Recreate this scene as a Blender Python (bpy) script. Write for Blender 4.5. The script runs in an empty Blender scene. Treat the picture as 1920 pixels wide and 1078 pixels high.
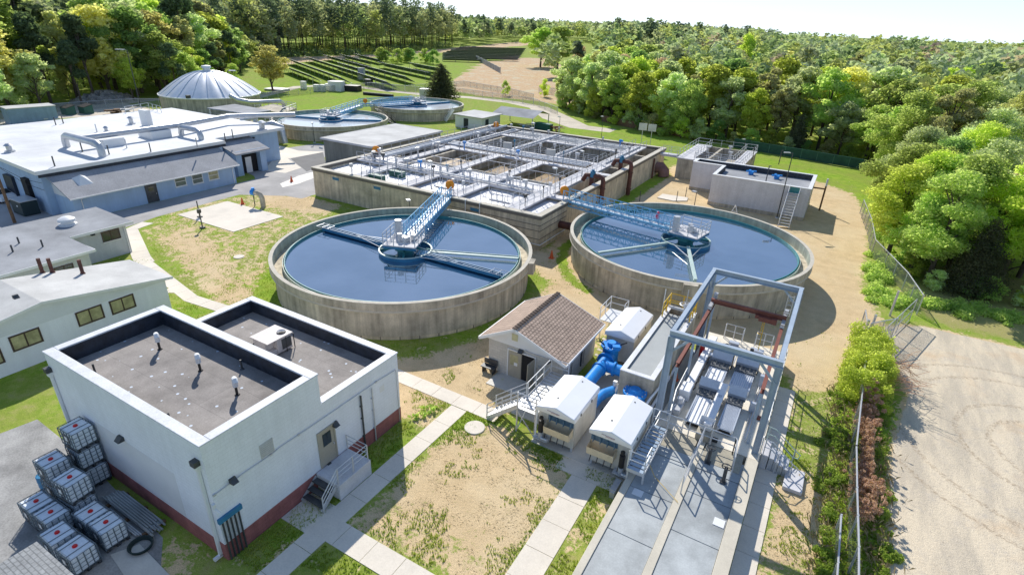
import bpy, math, random
import numpy as np
from mathutils import Vector, Matrix, noise as mnoise
R_ = math.radians
sc = bpy.context.scene
COL = sc.collection
rnd = random.Random(7)

# ------------------------------------------------------------------ camera (X = across the plant, Y = along it, metres)
F_PX, PITCH, ROLL, YAW, CAMH = 1050.0, R_(25.5), R_(2.27), R_(29.5), 22.0
_c, _s = math.cos(YAW), math.sin(YAW)
def _rz(v): return Vector((_c*v[0]-_s*v[1], _s*v[0]+_c*v[1], v[2]))
_fw = Vector((0, math.cos(PITCH), -math.sin(PITCH))); _up = Vector((0, math.sin(PITCH), math.cos(PITCH))); _ri = Vector((1, 0, 0))
FW = _rz(_fw); RI = _rz(math.cos(ROLL)*_ri+math.sin(ROLL)*_up); UP = _rz(-math.sin(ROLL)*_ri+math.cos(ROLL)*_up)
CAM = Vector((0, 0, CAMH))
def ray(px, py): return FW*F_PX+RI*(px-960)-UP*(py-539)
def G(px, py, z=0.0):
    "survey helper: where the point seen at (px, py) of the photo stands, at height z"
    d = ray(px, py); t = (z-CAM.z)/d.z
    return CAM+d*t
def GU(px, py, u):
    d = ray(px, py); t = (u-CAM.x)/d.x; return CAM+d*t
def GV(px, py, v):
    d = ray(px, py); t = (v-CAM.y)/d.y; return CAM+d*t
cd = bpy.data.cameras.new('camera'); cam = bpy.data.objects.new('camera', cd); COL.objects.link(cam)
m = Matrix((RI, UP, -FW)).transposed().to_4x4(); m.translation = CAM; cam.matrix_world = m
cd.sensor_width = 36; cd.lens = 36*F_PX/1920; cd.clip_start = 0.5; cd.clip_end = 12000
sc.camera = cam

# ------------------------------------------------------------------ mesh builder
class MB:
    def __init__(s): s.v = []; s.f = []; s.mi = []; s.cur = 0
    def add(s, vs, fs):
        n = len(s.v); s.v += [tuple(v) for v in vs]; s.f += [tuple(n+i for i in f) for f in fs]; s.mi += [s.cur]*len(fs)
        return s
    def box(s, x0, y0, z0, x1, y1, z1):
        return s.add([(x0,y0,z0),(x1,y0,z0),(x1,y1,z0),(x0,y1,z0),(x0,y0,z1),(x1,y0,z1),(x1,y1,z1),(x0,y1,z1)],
                     [(0,3,2,1),(4,5,6,7),(0,1,5,4),(1,2,6,5),(2,3,7,6),(3,0,4,7)])
    def cbox(s, c, d, rz=0):
        x, y, z = d[0]/2, d[1]/2, d[2]/2; k, q = math.cos(rz), math.sin(rz)
        vs = [(c[0]+k*a*x-q*b*y, c[1]+q*a*x+k*b*y, c[2]+e*z) for e in (-1,1) for a, b in ((-1,-1),(1,-1),(1,1),(-1,1))]
        return s.add(vs, [(0,3,2,1),(4,5,6,7),(0,1,5,4),(1,2,6,5),(2,3,7,6),(3,0,4,7)])
    def bar(s, p, q, w, h=None, up=(0,0,1)):
        p, q = Vector(p), Vector(q); h = h or w; d = (q-p).normalized(); u = Vector(up)
        if abs(d.dot(u)) > .98: u = Vector((1, 0, 0))
        a = d.cross(u).normalized()*w/2; b = a.cross(d).normalized()*h/2
        vs = [p-a-b, p+a-b, p+a+b, p-a+b, q-a-b, q+a-b, q+a+b, q-a+b]
        return s.add(vs, [(0,1,2,3),(7,6,5,4),(4,5,1,0),(5,6,2,1),(6,7,3,2),(7,4,0,3)])
    def tube(s, pts, r, n=6, cap=True, r2=None):
        pts = [Vector(p) for p in pts]; rings = []; prev = None
        for i, p in enumerate(pts):
            d = (pts[min(i+1, len(pts)-1)]-pts[max(i-1, 0)]).normalized()
            if prev is None:
                u = Vector((0,0,1)) if abs(d.z) < .9 else Vector((1,0,0)); a = d.cross(u).normalized()
            else:
                a = (prev-d*prev.dot(d)).normalized()
            prev = a; b = d.cross(a); rr = r if r2 is None else r+(r2-r)*i/(len(pts)-1)
            rings.append([p+(a*math.cos(2*math.pi*k/n)+b*math.sin(2*math.pi*k/n))*rr for k in range(n)])
        vs = [v for g in rings for v in g]; fs = []
        for i in range(len(pts)-1):
            for k in range(n): fs.append((i*n+k, i*n+(k+1)%n, (i+1)*n+(k+1)%n, (i+1)*n+k))
        if cap: fs += [tuple(range(n))[::-1], tuple((len(pts)-1)*n+k for k in range(n))]
        return s.add(vs, fs)
    def cyl(s, c, r, h, n=16, r2=None, caps=True):
        r2 = r if r2 is None else r2
        vs = [(c[0]+r*math.cos(2*math.pi*k/n), c[1]+r*math.sin(2*math.pi*k/n), c[2]) for k in range(n)]
        vs += [(c[0]+r2*math.cos(2*math.pi*k/n), c[1]+r2*math.sin(2*math.pi*k/n), c[2]+h) for k in range(n)]
        fs = [(k, (k+1)%n, n+(k+1)%n, n+k) for k in range(n)]
        if caps: fs += [tuple(range(n))[::-1], tuple(range(n, 2*n))]
        return s.add(vs, fs)
    def lathe(s, c, prof, n=64, a0=0, a1=2*math.pi, close=False):
        "prof: (r, z) list swept round c; close joins last to first (ring solid)"
        full = abs(a1-a0-2*math.pi) < 1e-6; m = len(prof); N = n if full else n+1
        vs = []
        for k in range(N):
            a = a0+(a1-a0)*k/n; ca, sa = math.cos(a), math.sin(a)
            vs += [(c[0]+r*ca, c[1]+r*sa, c[2]+z) for r, z in prof]
        fs = []
        for k in range(n):
            k2 = (k+1) % N if full else k+1
            for j in range(m if close else m-1):
                j2 = (j+1) % m; fs.append((k*m+j, k2*m+j, k2*m+j2, k*m+j2))
        return s.add(vs, fs)
    def prism(s, poly, z0, z1):
        n = len(poly); zz = (lambda z, i: z[i] if isinstance(z, (list, tuple)) else z)
        vs = [(p[0], p[1], zz(z0, i)) for i, p in enumerate(poly)]+[(p[0], p[1], zz(z1, i)) for i, p in enumerate(poly)]
        A = sum(poly[i][0]*poly[(i+1)%n][1]-poly[(i+1)%n][0]*poly[i][1] for i in range(n))
        b = tuple(range(n)); t = tuple(range(n, 2*n)); sd = [(i, (i+1)%n, n+(i+1)%n, n+i) for i in range(n)]
        if A < 0: return s.add(vs, [b, t[::-1]]+[f[::-1] for f in sd])
        return s.add(vs, [b[::-1], t]+sd)
    def quad(s, *p): return s.add(p, [tuple(range(len(p)))])
    def build(s, name, mt, parent=None, smooth=False, bevel=0, off=None, label=None):
        me = bpy.data.meshes.new(name)
        o0 = Vector(ORG.get(parent.name, (0,0,0))) if parent is not None else Vector((0,0,0))
        if off is not None: o0 = Vector(off)
        V = np.array(s.v, dtype=float).reshape(-1, 3)-np.array(o0)
        me.from_pydata(V.tolist(), [], s.f)
        for k in (mt if isinstance(mt, (list, tuple)) else [mt]): me.materials.append(k)
        if any(s.mi): me.polygons.foreach_set('material_index', s.mi)
        if smooth: me.polygons.foreach_set('use_smooth', [True]*len(s.f)); me.set_sharp_from_angle(angle=R_(38))
        o = bpy.data.objects.new(name, me); COL.objects.link(o)
        if parent is not None:
            o.parent = parent; ORG[o.name] = tuple(o0)
        elif off is not None: o.location = o0
        if bevel:
            b = o.modifiers.new('bevel', 'BEVEL'); b.width = bevel; b.segments = 1; b.limit_method = 'ANGLE'
        if label: o['label'] = label
        return o
ORG = {}
def thing(name, label, cat, loc=(0,0,0), group=None, rz=0):
    o = bpy.data.objects.new(name, None); COL.objects.link(o); o.empty_display_size = .2
    o.location = loc; o.rotation_euler = (0,0,rz); ORG[o.name] = tuple(loc)
    o['label'] = label; o['category'] = cat
    if group: o['group'] = group
    return o
def tag(o, label=None, cat=None, group=None, kind=None):
    if label: o['label'] = label
    if cat: o['category'] = cat
    if group: o['group'] = group
    if kind: o['kind'] = kind
    return o
KIDS = {}
def dup(root, loc, rz=0, label=None, group=None, scale=None):
    def cp(o, parent):
        c = o.copy(); COL.objects.link(c)
        if parent is not None: c.parent = parent
        for ch in KIDS.setdefault(o.name, list(o.children)): cp(ch, c)
        return c
    r = cp(root, None); r.location = loc; r.rotation_euler = (0,0,rz)
    if scale is not None: r.scale = (scale,)*3 if not isinstance(scale, (tuple, list)) else scale
    if label: r['label'] = label
    if group: r['group'] = group
    return r

# ------------------------------------------------------------------ materials
MATS = {}
def mat(name, col, rough=.75, var=.12, scale=.8, metal=0., bump=0., col2=None, streak=0., fine=.06, spec=None, bsc=14):
    if name in MATS: return MATS[name]
    m = bpy.data.materials.new(name); m.use_nodes = True; nt = m.node_tree; N = nt.nodes; L = nt.links
    b = N['Principled BSDF']; b.inputs['Roughness'].default_value = rough; b.inputs['Metallic'].default_value = metal
    if spec is not None: b.inputs['Specular IOR Level'].default_value = spec
    g = N.new('ShaderNodeNewGeometry')
    n1 = N.new('ShaderNodeTexNoise'); n1.inputs['Scale'].default_value = scale; n1.inputs['Detail'].default_value = 6; n1.inputs['Roughness'].default_value = .65
    L.new(g.outputs['Position'], n1.inputs['Vector'])
    n2 = N.new('ShaderNodeTexNoise'); n2.inputs['Scale'].default_value = bsc; n2.inputs['Detail'].default_value = 4
    L.new(g.outputs['Position'], n2.inputs['Vector'])
    r1 = N.new('ShaderNodeMapRange'); r1.inputs[1].default_value = .3; r1.inputs[2].default_value = .7
    L.new(n1.outputs['Fac'], r1.inputs[0])
    c2 = col2 or tuple(max(0, c*(1-var*2)) for c in col)
    c1 = col if col2 else tuple(min(1, c*(1+var*.6)) for c in col)
    mx = N.new('ShaderNodeMix'); mx.data_type = 'RGBA'; mx.inputs[6].default_value = (*c1, 1); mx.inputs[7].default_value = (*c2, 1)
    L.new(r1.outputs[0], mx.inputs[0]); last = mx.outputs[2]
    def mul(fac_out, lo, hi, last):
        r = N.new('ShaderNodeMapRange'); r.inputs[1].default_value = .3; r.inputs[2].default_value = .7
        r.inputs[3].default_value = lo; r.inputs[4].default_value = hi; L.new(fac_out, r.inputs[0])
        v = N.new('ShaderNodeVectorMath'); v.operation = 'SCALE'; L.new(last, v.inputs[0]); L.new(r.outputs[0], v.inputs['Scale'])
        return v.outputs[0]
    if fine: last = mul(n2.outputs['Fac'], 1-fine, 1+fine, last)
    if streak:
        mp = N.new('ShaderNodeMapping'); mp.inputs['Scale'].default_value = (1.6, 1.6, .12); L.new(g.outputs['Position'], mp.inputs[0])
        n3 = N.new('ShaderNodeTexNoise'); n3.inputs['Scale'].default_value = 1.6; n3.inputs['Detail'].default_value = 5; L.new(mp.outputs[0], n3.inputs['Vector'])
        last = mul(n3.outputs['Fac'], 1-streak, 1+streak*.35, last)
    L.new(last, b.inputs['Base Color'])
    if bump:
        bp = N.new('ShaderNodeBump'); bp.inputs['Strength'].default_value = bump; bp.inputs['Distance'].default_value = .02
        L.new(n2.outputs['Fac'], bp.inputs['Height']); L.new(bp.outputs[0], b.inputs['Normal'])
    MATS[name] = m
    return m
def brickify(name, base, mode, bw, rh, mortar=.02, dark=.75, off=.5, bumpd=.01, tone=.88):
    "multiply a brick pattern over a material; mode 'wall' uses (x+y, z), 'rowx' rows stacked along x, 'rowy' along y"
    m = base.copy(); m.name = name; nt = m.node_tree; N = nt.nodes; L = nt.links; b = N['Principled BSDF']
    g = N.new('ShaderNodeNewGeometry'); sp = N.new('ShaderNodeSeparateXYZ'); L.new(g.outputs['Position'], sp.inputs[0])
    cb = N.new('ShaderNodeCombineXYZ')
    if mode == 'wall':
        ad = N.new('ShaderNodeMath'); L.new(sp.outputs[0], ad.inputs[0]); L.new(sp.outputs[1], ad.inputs[1])
        L.new(ad.outputs[0], cb.inputs[0]); L.new(sp.outputs[2], cb.inputs[1])
    elif mode == 'rowx': L.new(sp.outputs[1], cb.inputs[0]); L.new(sp.outputs[0], cb.inputs[1])
    else: L.new(sp.outputs[0], cb.inputs[0]); L.new(sp.outputs[1], cb.inputs[1])
    t = N.new('ShaderNodeTexBrick'); L.new(cb.outputs[0], t.inputs['Vector']); t.inputs['Scale'].default_value = 1
    t.inputs['Brick Width'].default_value = bw; t.inputs['Row Height'].default_value = rh; t.inputs['Mortar Size'].default_value = mortar
    t.inputs['Mortar Smooth'].default_value = .3; t.offset = off
    t.inputs['Color1'].default_value = (1,1,1,1); t.inputs['Color2'].default_value = (tone,)*3+(1,); t.inputs['Mortar'].default_value = (dark,)*3+(1,)
    src = b.inputs['Base Color'].links[0].from_socket
    v = N.new('ShaderNodeVectorMath'); v.operation = 'MULTIPLY'; L.new(src, v.inputs[0]); L.new(t.outputs['Color'], v.inputs[1])
    L.new(v.outputs[0], b.inputs['Base Color'])
    bp = N.new('ShaderNodeBump'); bp.invert = True; bp.inputs['Strength'].default_value = .6; bp.inputs['Distance'].default_value = bumpd
    L.new(t.outputs['Fac'], bp.inputs['Height']); L.new(bp.outputs[0], b.inputs['Normal'])
    MATS[name] = m
    return m
M = {}
M['conc'] = mat('weathered_concrete', (.56,.49,.38), .9, .2, .5, streak=.32, bump=.3, fine=.1)
M['concg'] = mat('grey_weathered_concrete', (.63,.56,.44), .9, .2, .5, streak=.36, bump=.3, fine=.1)
M['conct'] = mat('tan_stained_concrete', (.74,.64,.47), .9, .2, .7, streak=.34, bump=.3, fine=.1)
M['cap'] = mat('concrete_coping', (.60,.55,.45), .85, .1, 1.2, fine=.08)
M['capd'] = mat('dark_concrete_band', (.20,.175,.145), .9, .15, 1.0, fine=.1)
M['walk'] = mat('pale_walkway_concrete', (.66,.65,.66), .8, .14, .6, fine=.08)
M['pave'] = mat('sidewalk_concrete', (.80,.72,.60), .85, .08, .35, fine=.06)
M['curb'] = mat('cream_curb_concrete', (.66,.60,.48), .85, .08, .8)
M['wall_w'] = mat('white_painted_block', (.87,.89,.94), .7, .035, .5, streak=.045, fine=.04, bump=.1)
M['wall_b'] = mat('pale_blue_painted_wall', (.41,.56,.75), .7, .07, .5, streak=.08, fine=.03)
M['white'] = mat('white_paint', (.80,.80,.79), .5, .03, 1, fine=.02)
M['whiteroof'] = mat('white_roof_membrane', (.78,.79,.80), .7, .16, .12, fine=.05)
M['red'] = mat('red_brick_paint', (.42,.15,.14), .8, .15, 1.2, streak=.2)
M['shin_g'] = mat('grey_shingles', (.37,.37,.38), .9, .12, .4, fine=.15, bsc=8)
M['grey'] = mat('grey_roofing', (.36,.37,.385), .9, .2, .25, fine=.08)
M['grey2'] = mat('pale_grey_roofing', (.62,.61,.58), .9, .14, .3, fine=.06)
M['black'] = mat('black_paint', (.02,.02,.022), .5, .1, 2)
M['liner'] = mat('dark_parapet_membrane', (.030,.040,.06), .55, .35, 2.5, fine=.2)
M['steel'] = mat('galvanised_steel', (.60,.61,.63), .38, .08, 2, metal=.35, fine=.05)
M['alu'] = mat('aluminium_railing', (.66,.67,.68), .4, .05, 2, metal=.35, fine=.03)
M['dkmet'] = mat('dark_metal', (.09,.095,.10), .5, .15, 2, metal=.4)
M['gantry'] = mat('blue_grey_painted_steel', (.40,.48,.57), .45, .08, 1.5, fine=.05)
M['blue'] = mat('bright_blue_pipe_paint', (.02,.30,.82), .38, .16, 1.5, fine=.08)
M['bblue'] = mat('light_blue_bridge_paint', (.25,.55,.78), .45, .1, 1.5)
M['armb'] = mat('deep_blue_steel_paint', (.03,.20,.36), .45, .12, 1)
M['teal'] = mat('teal_painted_steel', (.04,.26,.27), .5, .15, 1)
M['green'] = mat('green_painted_steel', (.03,.13,.10), .5, .15, 1)
M['tealpale'] = mat('pale_green_trough_paint', (.50,.62,.56), .5, .08, 1)
M['rust'] = mat('rusty_brown_pipe', (.15,.055,.04), .7, .3, 1.5, fine=.15)
M['brown'] = mat('red_brown_painted_steel', (.24,.075,.05), .55, .15, 1.5)
M['orange'] = mat('orange_plastic', (.85,.30,.01), .4, .04, 2)
M['redp'] = mat('red_plastic', (.70,.02,.02), .4, .05, 2)
M['yellow'] = mat('yellow_safety_paint', (.80,.50,.02), .4, .05, 2)
M['wood'] = mat('weathered_timber', (.22,.13,.07), .85, .25, 2, fine=.2)
M['tan'] = mat('tan_door_paint', (.42,.38,.30), .6, .06, 1)
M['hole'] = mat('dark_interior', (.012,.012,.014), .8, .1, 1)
M['rubber'] = mat('black_rubber', (.015,.015,.016), .6, .1, 2)
M['asph'] = mat('pale_worn_asphalt', (.45,.43,.41), .9, .16, .22, fine=.12, bsc=20)
M['asphd'] = mat('dark_asphalt_patch', (.20,.195,.19), .9, .12, .4, fine=.12, bsc=20)
M['gravel'] = mat('pale_gravel', (.66,.58,.46), .95, .12, .3, fine=.18, bsc=6)
M['foam'] = mat('white_foam_water', (.86,.84,.85), .5, .10, .55, fine=.10, bsc=3.5)
M['brownw'] = mat('brown_sludge_water', (.46,.31,.15), .35, .25, .5, fine=.2, bsc=2)
M['deckp'] = mat('blue_grey_deck_plate', (.46,.485,.48), .5, .22, .45, fine=.08)
M['slab'] = mat('wet_grey_slab', (.66,.63,.56), .6, .14, .4, fine=.05)
M['stain'] = mat('stainless_sheet', (.60,.64,.70), .3, .06, 1, metal=.3)
M['frpw'] = mat('white_fibreglass', (.93,.93,.93), .4, .02, 1, fine=.01)
M['hdpe'] = mat('milky_plastic', (.85,.90,.94), .45, .06, 2)
M['bluedrum'] = mat('blue_plastic_drum', (.03,.22,.42), .4, .1, 2)
M['underside'] = mat('dark_panel_back', (.13,.19,.31), .6, .1, 1)
M['solar'] = mat('solar_panel_glass', (.012,.02,.045), .12, .1, 2, spec=.6)
M['curtain'] = mat('blind_behind_glass', (.50,.46,.26), .3, .25, 1.5)
M['wframe'] = mat('brown_window_frame', (.075,.045,.04), .5, .1, 1)
M['dome'] = mat('aluminium_dome', (.80,.82,.85), .4, .06, .6, metal=.25)
M['dirtm'] = mat('bare_soil', (.40,.30,.19), .95, .2, .6, fine=.2)
M['duct'] = mat('galvanised_duct', (.55,.57,.60), .35, .08, 1, metal=.5)
M['roofsp'] = mat('dark_mineral_roof', (.37,.335,.305), .9, .22, .45, fine=.12)
M['glass'] = mat('dark_window_glass', (.03,.045,.05), .08, .2, 1, spec=.8)
M['whiteroof'] = brickify('white_membrane_sheets', M['whiteroof'], 'rowx', 14.0, 2.9, .035, .80, tone=.93)
M['blkw'] = brickify('white_painted_blockwork', M['wall_w'], 'wall', .4, .2, .010, .90, tone=.975)
M['copew'] = mat('white_coping_membrane', (.74,.75,.76), .6, .10, 1.2, fine=.10)
M['blkt'] = brickify('beige_blockwork', mat('beige_paint', (.62,.59,.53), .8, .05, .8), 'wall', .4, .2, .014, .78)
M['rbw'] = brickify('grey_white_brickwork', mat('grey_white_paint', (.70,.70,.73), .75, .06, .6, streak=.1), 'wall', .4, .2, .012, .84, tone=.95)
M['shin_b'] = brickify('brown_shingles', mat('brown_shingle_base', (.58,.43,.33), .9, .14, 1.2, fine=.25, bsc=9), 'rowx', .3, .22, .035, .42)
M['shin_g2'] = brickify('light_grey_shingles', mat('light_grey_shingle_base', (.36,.37,.37), .9, .1, 1.2, fine=.15, bsc=9), 'rowy', .3, .16, .02, .6)
M['redb'] = brickify('red_brick_base_course', M['red'], 'wall', .4, .2, .012, .75)
def spots(m, sc_=1.1, col=(.55,.60,.66), thr=.11):
    nt = m.node_tree; N = nt.nodes; L = nt.links; b = N['Principled BSDF']
    g = N.new('ShaderNodeNewGeometry'); v = N.new('ShaderNodeTexVoronoi'); v.inputs['Scale'].default_value = sc_; v.inputs['Randomness'].default_value = 1
    L.new(g.outputs['Position'], v.inputs['Vector'])
    n = N.new('ShaderNodeTexNoise'); n.inputs['Scale'].default_value = .25; L.new(g.outputs['Position'], n.inputs['Vector'])
    lt = N.new('ShaderNodeMath'); lt.operation = 'LESS_THAN'; lt.inputs[1].default_value = thr; L.new(v.outputs['Distance'], lt.inputs[0])
    gt = N.new('ShaderNodeMath'); gt.operation = 'GREATER_THAN'; gt.inputs[1].default_value = .47; L.new(n.outputs['Fac'], gt.inputs[0])
    mu = N.new('ShaderNodeMath'); mu.operation = 'MULTIPLY'; L.new(lt.outputs[0], mu.inputs[0]); L.new(gt.outputs[0], mu.inputs[1])
    mx = N.new('ShaderNodeMix'); mx.data_type = 'RGBA'; L.new(mu.outputs[0], mx.inputs[0])
    src = b.inputs['Base Color'].links[0].from_socket; L.new(src, mx.inputs[6]); mx.inputs[7].default_value = (*col, 1); L.new(mx.outputs[2], b.inputs['Base Color'])
M['roofsp'] = brickify('seamed_mineral_roof', M['roofsp'], 'rowy', 9.0, 1.83, .02, .80, bumpd=.004, tone=.95)
spots(M['roofsp'], 1.7, (.62,.68,.75), .12)
def water_mat(name, col, rough=.02, bump=.03, scale=2.0, ior=1.33, mirror=0):
    m = bpy.data.materials.new(name); m.use_nodes = True; nt = m.node_tree; N = nt.nodes; L = nt.links; b = N['Principled BSDF']
    b.inputs['Base Color'].default_value = (*col, 1); b.inputs['Roughness'].default_value = rough; b.inputs['IOR'].default_value = ior
    g = N.new('ShaderNodeNewGeometry'); n = N.new('ShaderNodeTexNoise'); n.inputs['Scale'].default_value = scale; n.inputs['Detail'].default_value = 4
    L.new(g.outputs['Position'], n.inputs['Vector'])
    bp = N.new('ShaderNodeBump'); bp.inputs['Strength'].default_value = bump; bp.inputs['Distance'].default_value = .1
    L.new(n.outputs['Fac'], bp.inputs['Height']); L.new(bp.outputs[0], b.inputs['Normal'])
    if mirror:
        gl = N.new('ShaderNodeBsdfGlossy'); gl.inputs['Color'].default_value = (.90,.94,.98,1); gl.inputs['Roughness'].default_value = rough; L.new(bp.outputs[0], gl.inputs['Normal'])
        n2 = N.new('ShaderNodeTexNoise'); n2.inputs['Scale'].default_value = .22; n2.inputs['Detail'].default_value = 5; L.new(g.outputs['Position'], n2.inputs['Vector'])
        mr_ = N.new('ShaderNodeMapRange'); mr_.inputs[1].default_value = .35; mr_.inputs[2].default_value = .65; mr_.inputs[3].default_value = mirror-.07; mr_.inputs[4].default_value = mirror+.07; L.new(n2.outputs['Fac'], mr_.inputs[0])
        ms = N.new('ShaderNodeMixShader'); L.new(mr_.outputs[0], ms.inputs[0]); L.new(b.outputs[0], ms.inputs[1]); L.new(gl.outputs[0], ms.inputs[2]); L.new(ms.outputs[0], N['Material Output'].inputs['Surface'])
    return m
M['water'] = water_mat('dark_blue_tank_water', (.045,.10,.17), .02, .035, 1.2, 1.33, .56)
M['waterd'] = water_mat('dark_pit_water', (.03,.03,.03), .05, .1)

def leaf_mat(name, col, col2, trans=.45):
    m = bpy.data.materials.new(name); m.use_nodes = True; nt = m.node_tree; N = nt.nodes; L = nt.links
    for x in list(N): N.remove(x)
    out = N.new('ShaderNodeOutputMaterial'); d = N.new('ShaderNodeBsdfDiffuse'); t = N.new('ShaderNodeBsdfTranslucent'); ms = N.new('ShaderNodeMixShader')
    g = N.new('ShaderNodeNewGeometry'); n = N.new('ShaderNodeTexNoise'); n.inputs['Scale'].default_value = .45; n.inputs['Detail'].default_value = 5
    L.new(g.outputs['Position'], n.inputs['Vector'])
    oi = N.new('ShaderNodeObjectInfo')
    r = N.new('ShaderNodeMapRange'); r.inputs[1].default_value = .32; r.inputs[2].default_value = .68; L.new(n.outputs['Fac'], r.inputs[0])
    mx = N.new('ShaderNodeMix'); mx.data_type = 'RGBA'; mx.inputs[6].default_value = (*col, 1); mx.inputs[7].default_value = (*col2, 1); L.new(r.outputs[0], mx.inputs[0])
    hs = N.new('ShaderNodeHueSaturation')
    r2 = N.new('ShaderNodeMapRange'); r2.inputs[3].default_value = .78; r2.inputs[4].default_value = 1.2; L.new(oi.outputs['Random'], r2.inputs[0]); L.new(r2.outputs[0], hs.inputs['Value'])
    r3 = N.new('ShaderNodeMapRange'); r3.inputs[3].default_value = .484; r3.inputs[4].default_value = .502; L.new(oi.outputs['Random'], r3.inputs[0]); L.new(r3.outputs[0], hs.inputs['Hue'])
    L.new(mx.outputs[2], hs.inputs['Color'])
    sc2 = N.new('ShaderNodeVectorMath'); sc2.operation = 'MULTIPLY'; sc2.inputs[1].default_value = (1.4, 1.5, .9); L.new(hs.outputs[0], sc2.inputs[0])
    L.new(hs.outputs[0], d.inputs['Color']); L.new(sc2.outputs[0], t.inputs['Color'])
    ms.inputs[0].default_value = min(.72, trans+.08); L.new(d.outputs[0], ms.inputs[1]); L.new(t.outputs[0], ms.inputs[2]); L.new(ms.outputs[0], out.inputs['Surface'])
    MATS[name] = m
    return m
LM = dict(
 bright=leaf_mat('bright_spring_leaves', (.44,.51,.12), (.57,.62,.18), .6),
 mid=leaf_mat('fresh_green_leaves', (.37,.47,.17), (.50,.57,.24), .62),
 sage=leaf_mat('pale_sage_leaves', (.49,.55,.35), (.60,.64,.44), .58),
 olive=leaf_mat('olive_brown_budding_twigs', (.45,.45,.24), (.56,.54,.32), .55),
 yel=leaf_mat('yellow_budding_leaves', (.62,.58,.26), (.70,.65,.33), .55),
 pine=leaf_mat('dark_pine_needles', (.11,.16,.09), (.19,.25,.14), .45),
 deep=leaf_mat('deep_green_leaves', (.21,.34,.13), (.32,.45,.18), .6),
 rose=leaf_mat('reddish_bud_twigs', (.54,.40,.33), (.62,.50,.41), .5),
 cedar=leaf_mat('dark_cedar_foliage', (.10,.12,.07), (.17,.18,.10), .35),
 weed=leaf_mat('weed_leaves', (.26,.38,.07), (.38,.48,.12), .5),
 dead=leaf_mat('brown_dead_vine', (.50,.31,.22), (.62,.44,.32), .25))
M['bark'] = mat('grey_brown_bark', (.13,.10,.075), .95, .3, 1.5, fine=.2)

# ------------------------------------------------------------------ light
w = bpy.data.worlds.new('World'); sc.world = w; w.use_nodes = True
SUNV = Vector((-.85, .90, 1.0)).normalized()          # towards the sun
el = math.asin(SUNV.z); az = math.atan2(SUNV.x, SUNV.y)
sky = w.node_tree.nodes.new('ShaderNodeTexSky'); sky.sky_type = 'NISHITA'; sky.sun_disc = False
sky.sun_elevation = el; sky.sun_rotation = az; sky.air_density = 1.0; sky.dust_density = .2; sky.ozone_density = 1.3; sky.altitude = 20
NW, LW = w.node_tree.nodes, w.node_tree.links
hz = NW.new('ShaderNodeTexCoord'); hs_ = NW.new('ShaderNodeSeparateXYZ'); LW.new(hz.outputs['Generated'], hs_.inputs[0])
hr = NW.new('ShaderNodeMapRange'); hr.inputs[1].default_value = 0; hr.inputs[2].default_value = .26; LW.new(hs_.outputs[2], hr.inputs[0])
hc = NW.new('ShaderNodeMix'); hc.data_type = 'RGBA'; hc.inputs[6].default_value = (4.3, 5.5, 6.7, 1); hc.inputs[7].default_value = (.60, 1.2, 2.5, 1); LW.new(hr.outputs[0], hc.inputs[0])  # thin spring haze, brightened as added fill light for the shaded walls
hb = NW.new('ShaderNodeHueSaturation'); hb.inputs['Saturation'].default_value = .55; hb.inputs['Value'].default_value = .28; LW.new(sky.outputs[0], hb.inputs['Color'])
ha = NW.new('ShaderNodeVectorMath'); ha.operation = 'ADD'; LW.new(hb.outputs[0], ha.inputs[0]); LW.new(hc.outputs[2], ha.inputs[1])
LW.new(ha.outputs[0], NW['Background'].inputs[0]); NW['Background'].inputs[1].default_value = .15
sl = bpy.data.lights.new('sun', 'SUN'); sl.energy = 5.0; sl.angle = R_(.53); sl.color = (1, .955, .88)
so = bpy.data.objects.new('sun', sl); COL.objects.link(so); so.rotation_euler = (-SUNV).to_track_quat('-Z', 'Y').to_euler(); so.location = (0, 0, 60)
sc.view_settings.view_transform = 'Standard'; sc.view_settings.look = 'None'; sc.view_settings.exposure = 0

# ------------------------------------------------------------------ common details
def railing(parent, pts, h=1.07, mt=None, sp=1.6, r=.028, rails=(1.0, .5), posts=True, name='railing', toe=False, closed_end=False):
    mt = mt or M['alu']; mb = MB(); pts = [Vector(p) for p in pts]
    for k in rails: mb.tube([p+Vector((0,0,h*k)) for p in pts], r, 5)
    if toe: 
        for i in range(len(pts)-1): mb.bar(pts[i]+Vector((0,0,.06)), pts[i+1]+Vector((0,0,.06)), .015, .1)
    pos = []
    for i in range(len(pts)-1):
        d = pts[i+1]-pts[i]; n = max(1, round(d.length/sp))
        for k in range(n+(1 if i == len(pts)-2 else 0)): pos.append(pts[i]+d*k/n)
    if not posts:
        for p in pos: mb.bar(p, p+Vector((0,0,h)), r*1.9)
    o = mb.build(name, mt, parent)
    if posts:
        for p in pos:
            q = MB(); q.bar(p, p+Vector((0,0,h)), r*2); q.build('post', mt, o)
    return o
# ================================================================== GROUND
def P2(*pts, z=0.0): return [(G(x, y, z).x, G(x, y, z).y) for x, y in pts]
def sdist(X, Y, poly):
    "signed distance (inside positive)"
    n = len(poly); d = np.full(X.shape, 1e9); ins = np.zeros(X.shape, bool)
    for i in range(n):
        x0, y0 = poly[i]; x1, y1 = poly[(i+1) % n]; ex, ey = x1-x0, y1-y0
        t = np.clip(((X-x0)*ex+(Y-y0)*ey)/(ex*ex+ey*ey+1e-9), 0, 1)
        d = np.minimum(d, np.hypot(X-x0-t*ex, Y-y0-t*ey))
        c = (y0 > Y) != (y1 > Y)
        with np.errstate(all='ignore'): xi = x0+(Y-y0)*ex/(ey if abs(ey) > 1e-9 else 1e-9)
        ins ^= c & (X < xi)
    return np.where(ins, d, -d)
def paint(A, X, Y, poly, val, fe):
    k = np.clip(sdist(X, Y, poly)/fe+.5, 0, 1); A[:] = A*(1-k)+val*k
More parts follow.
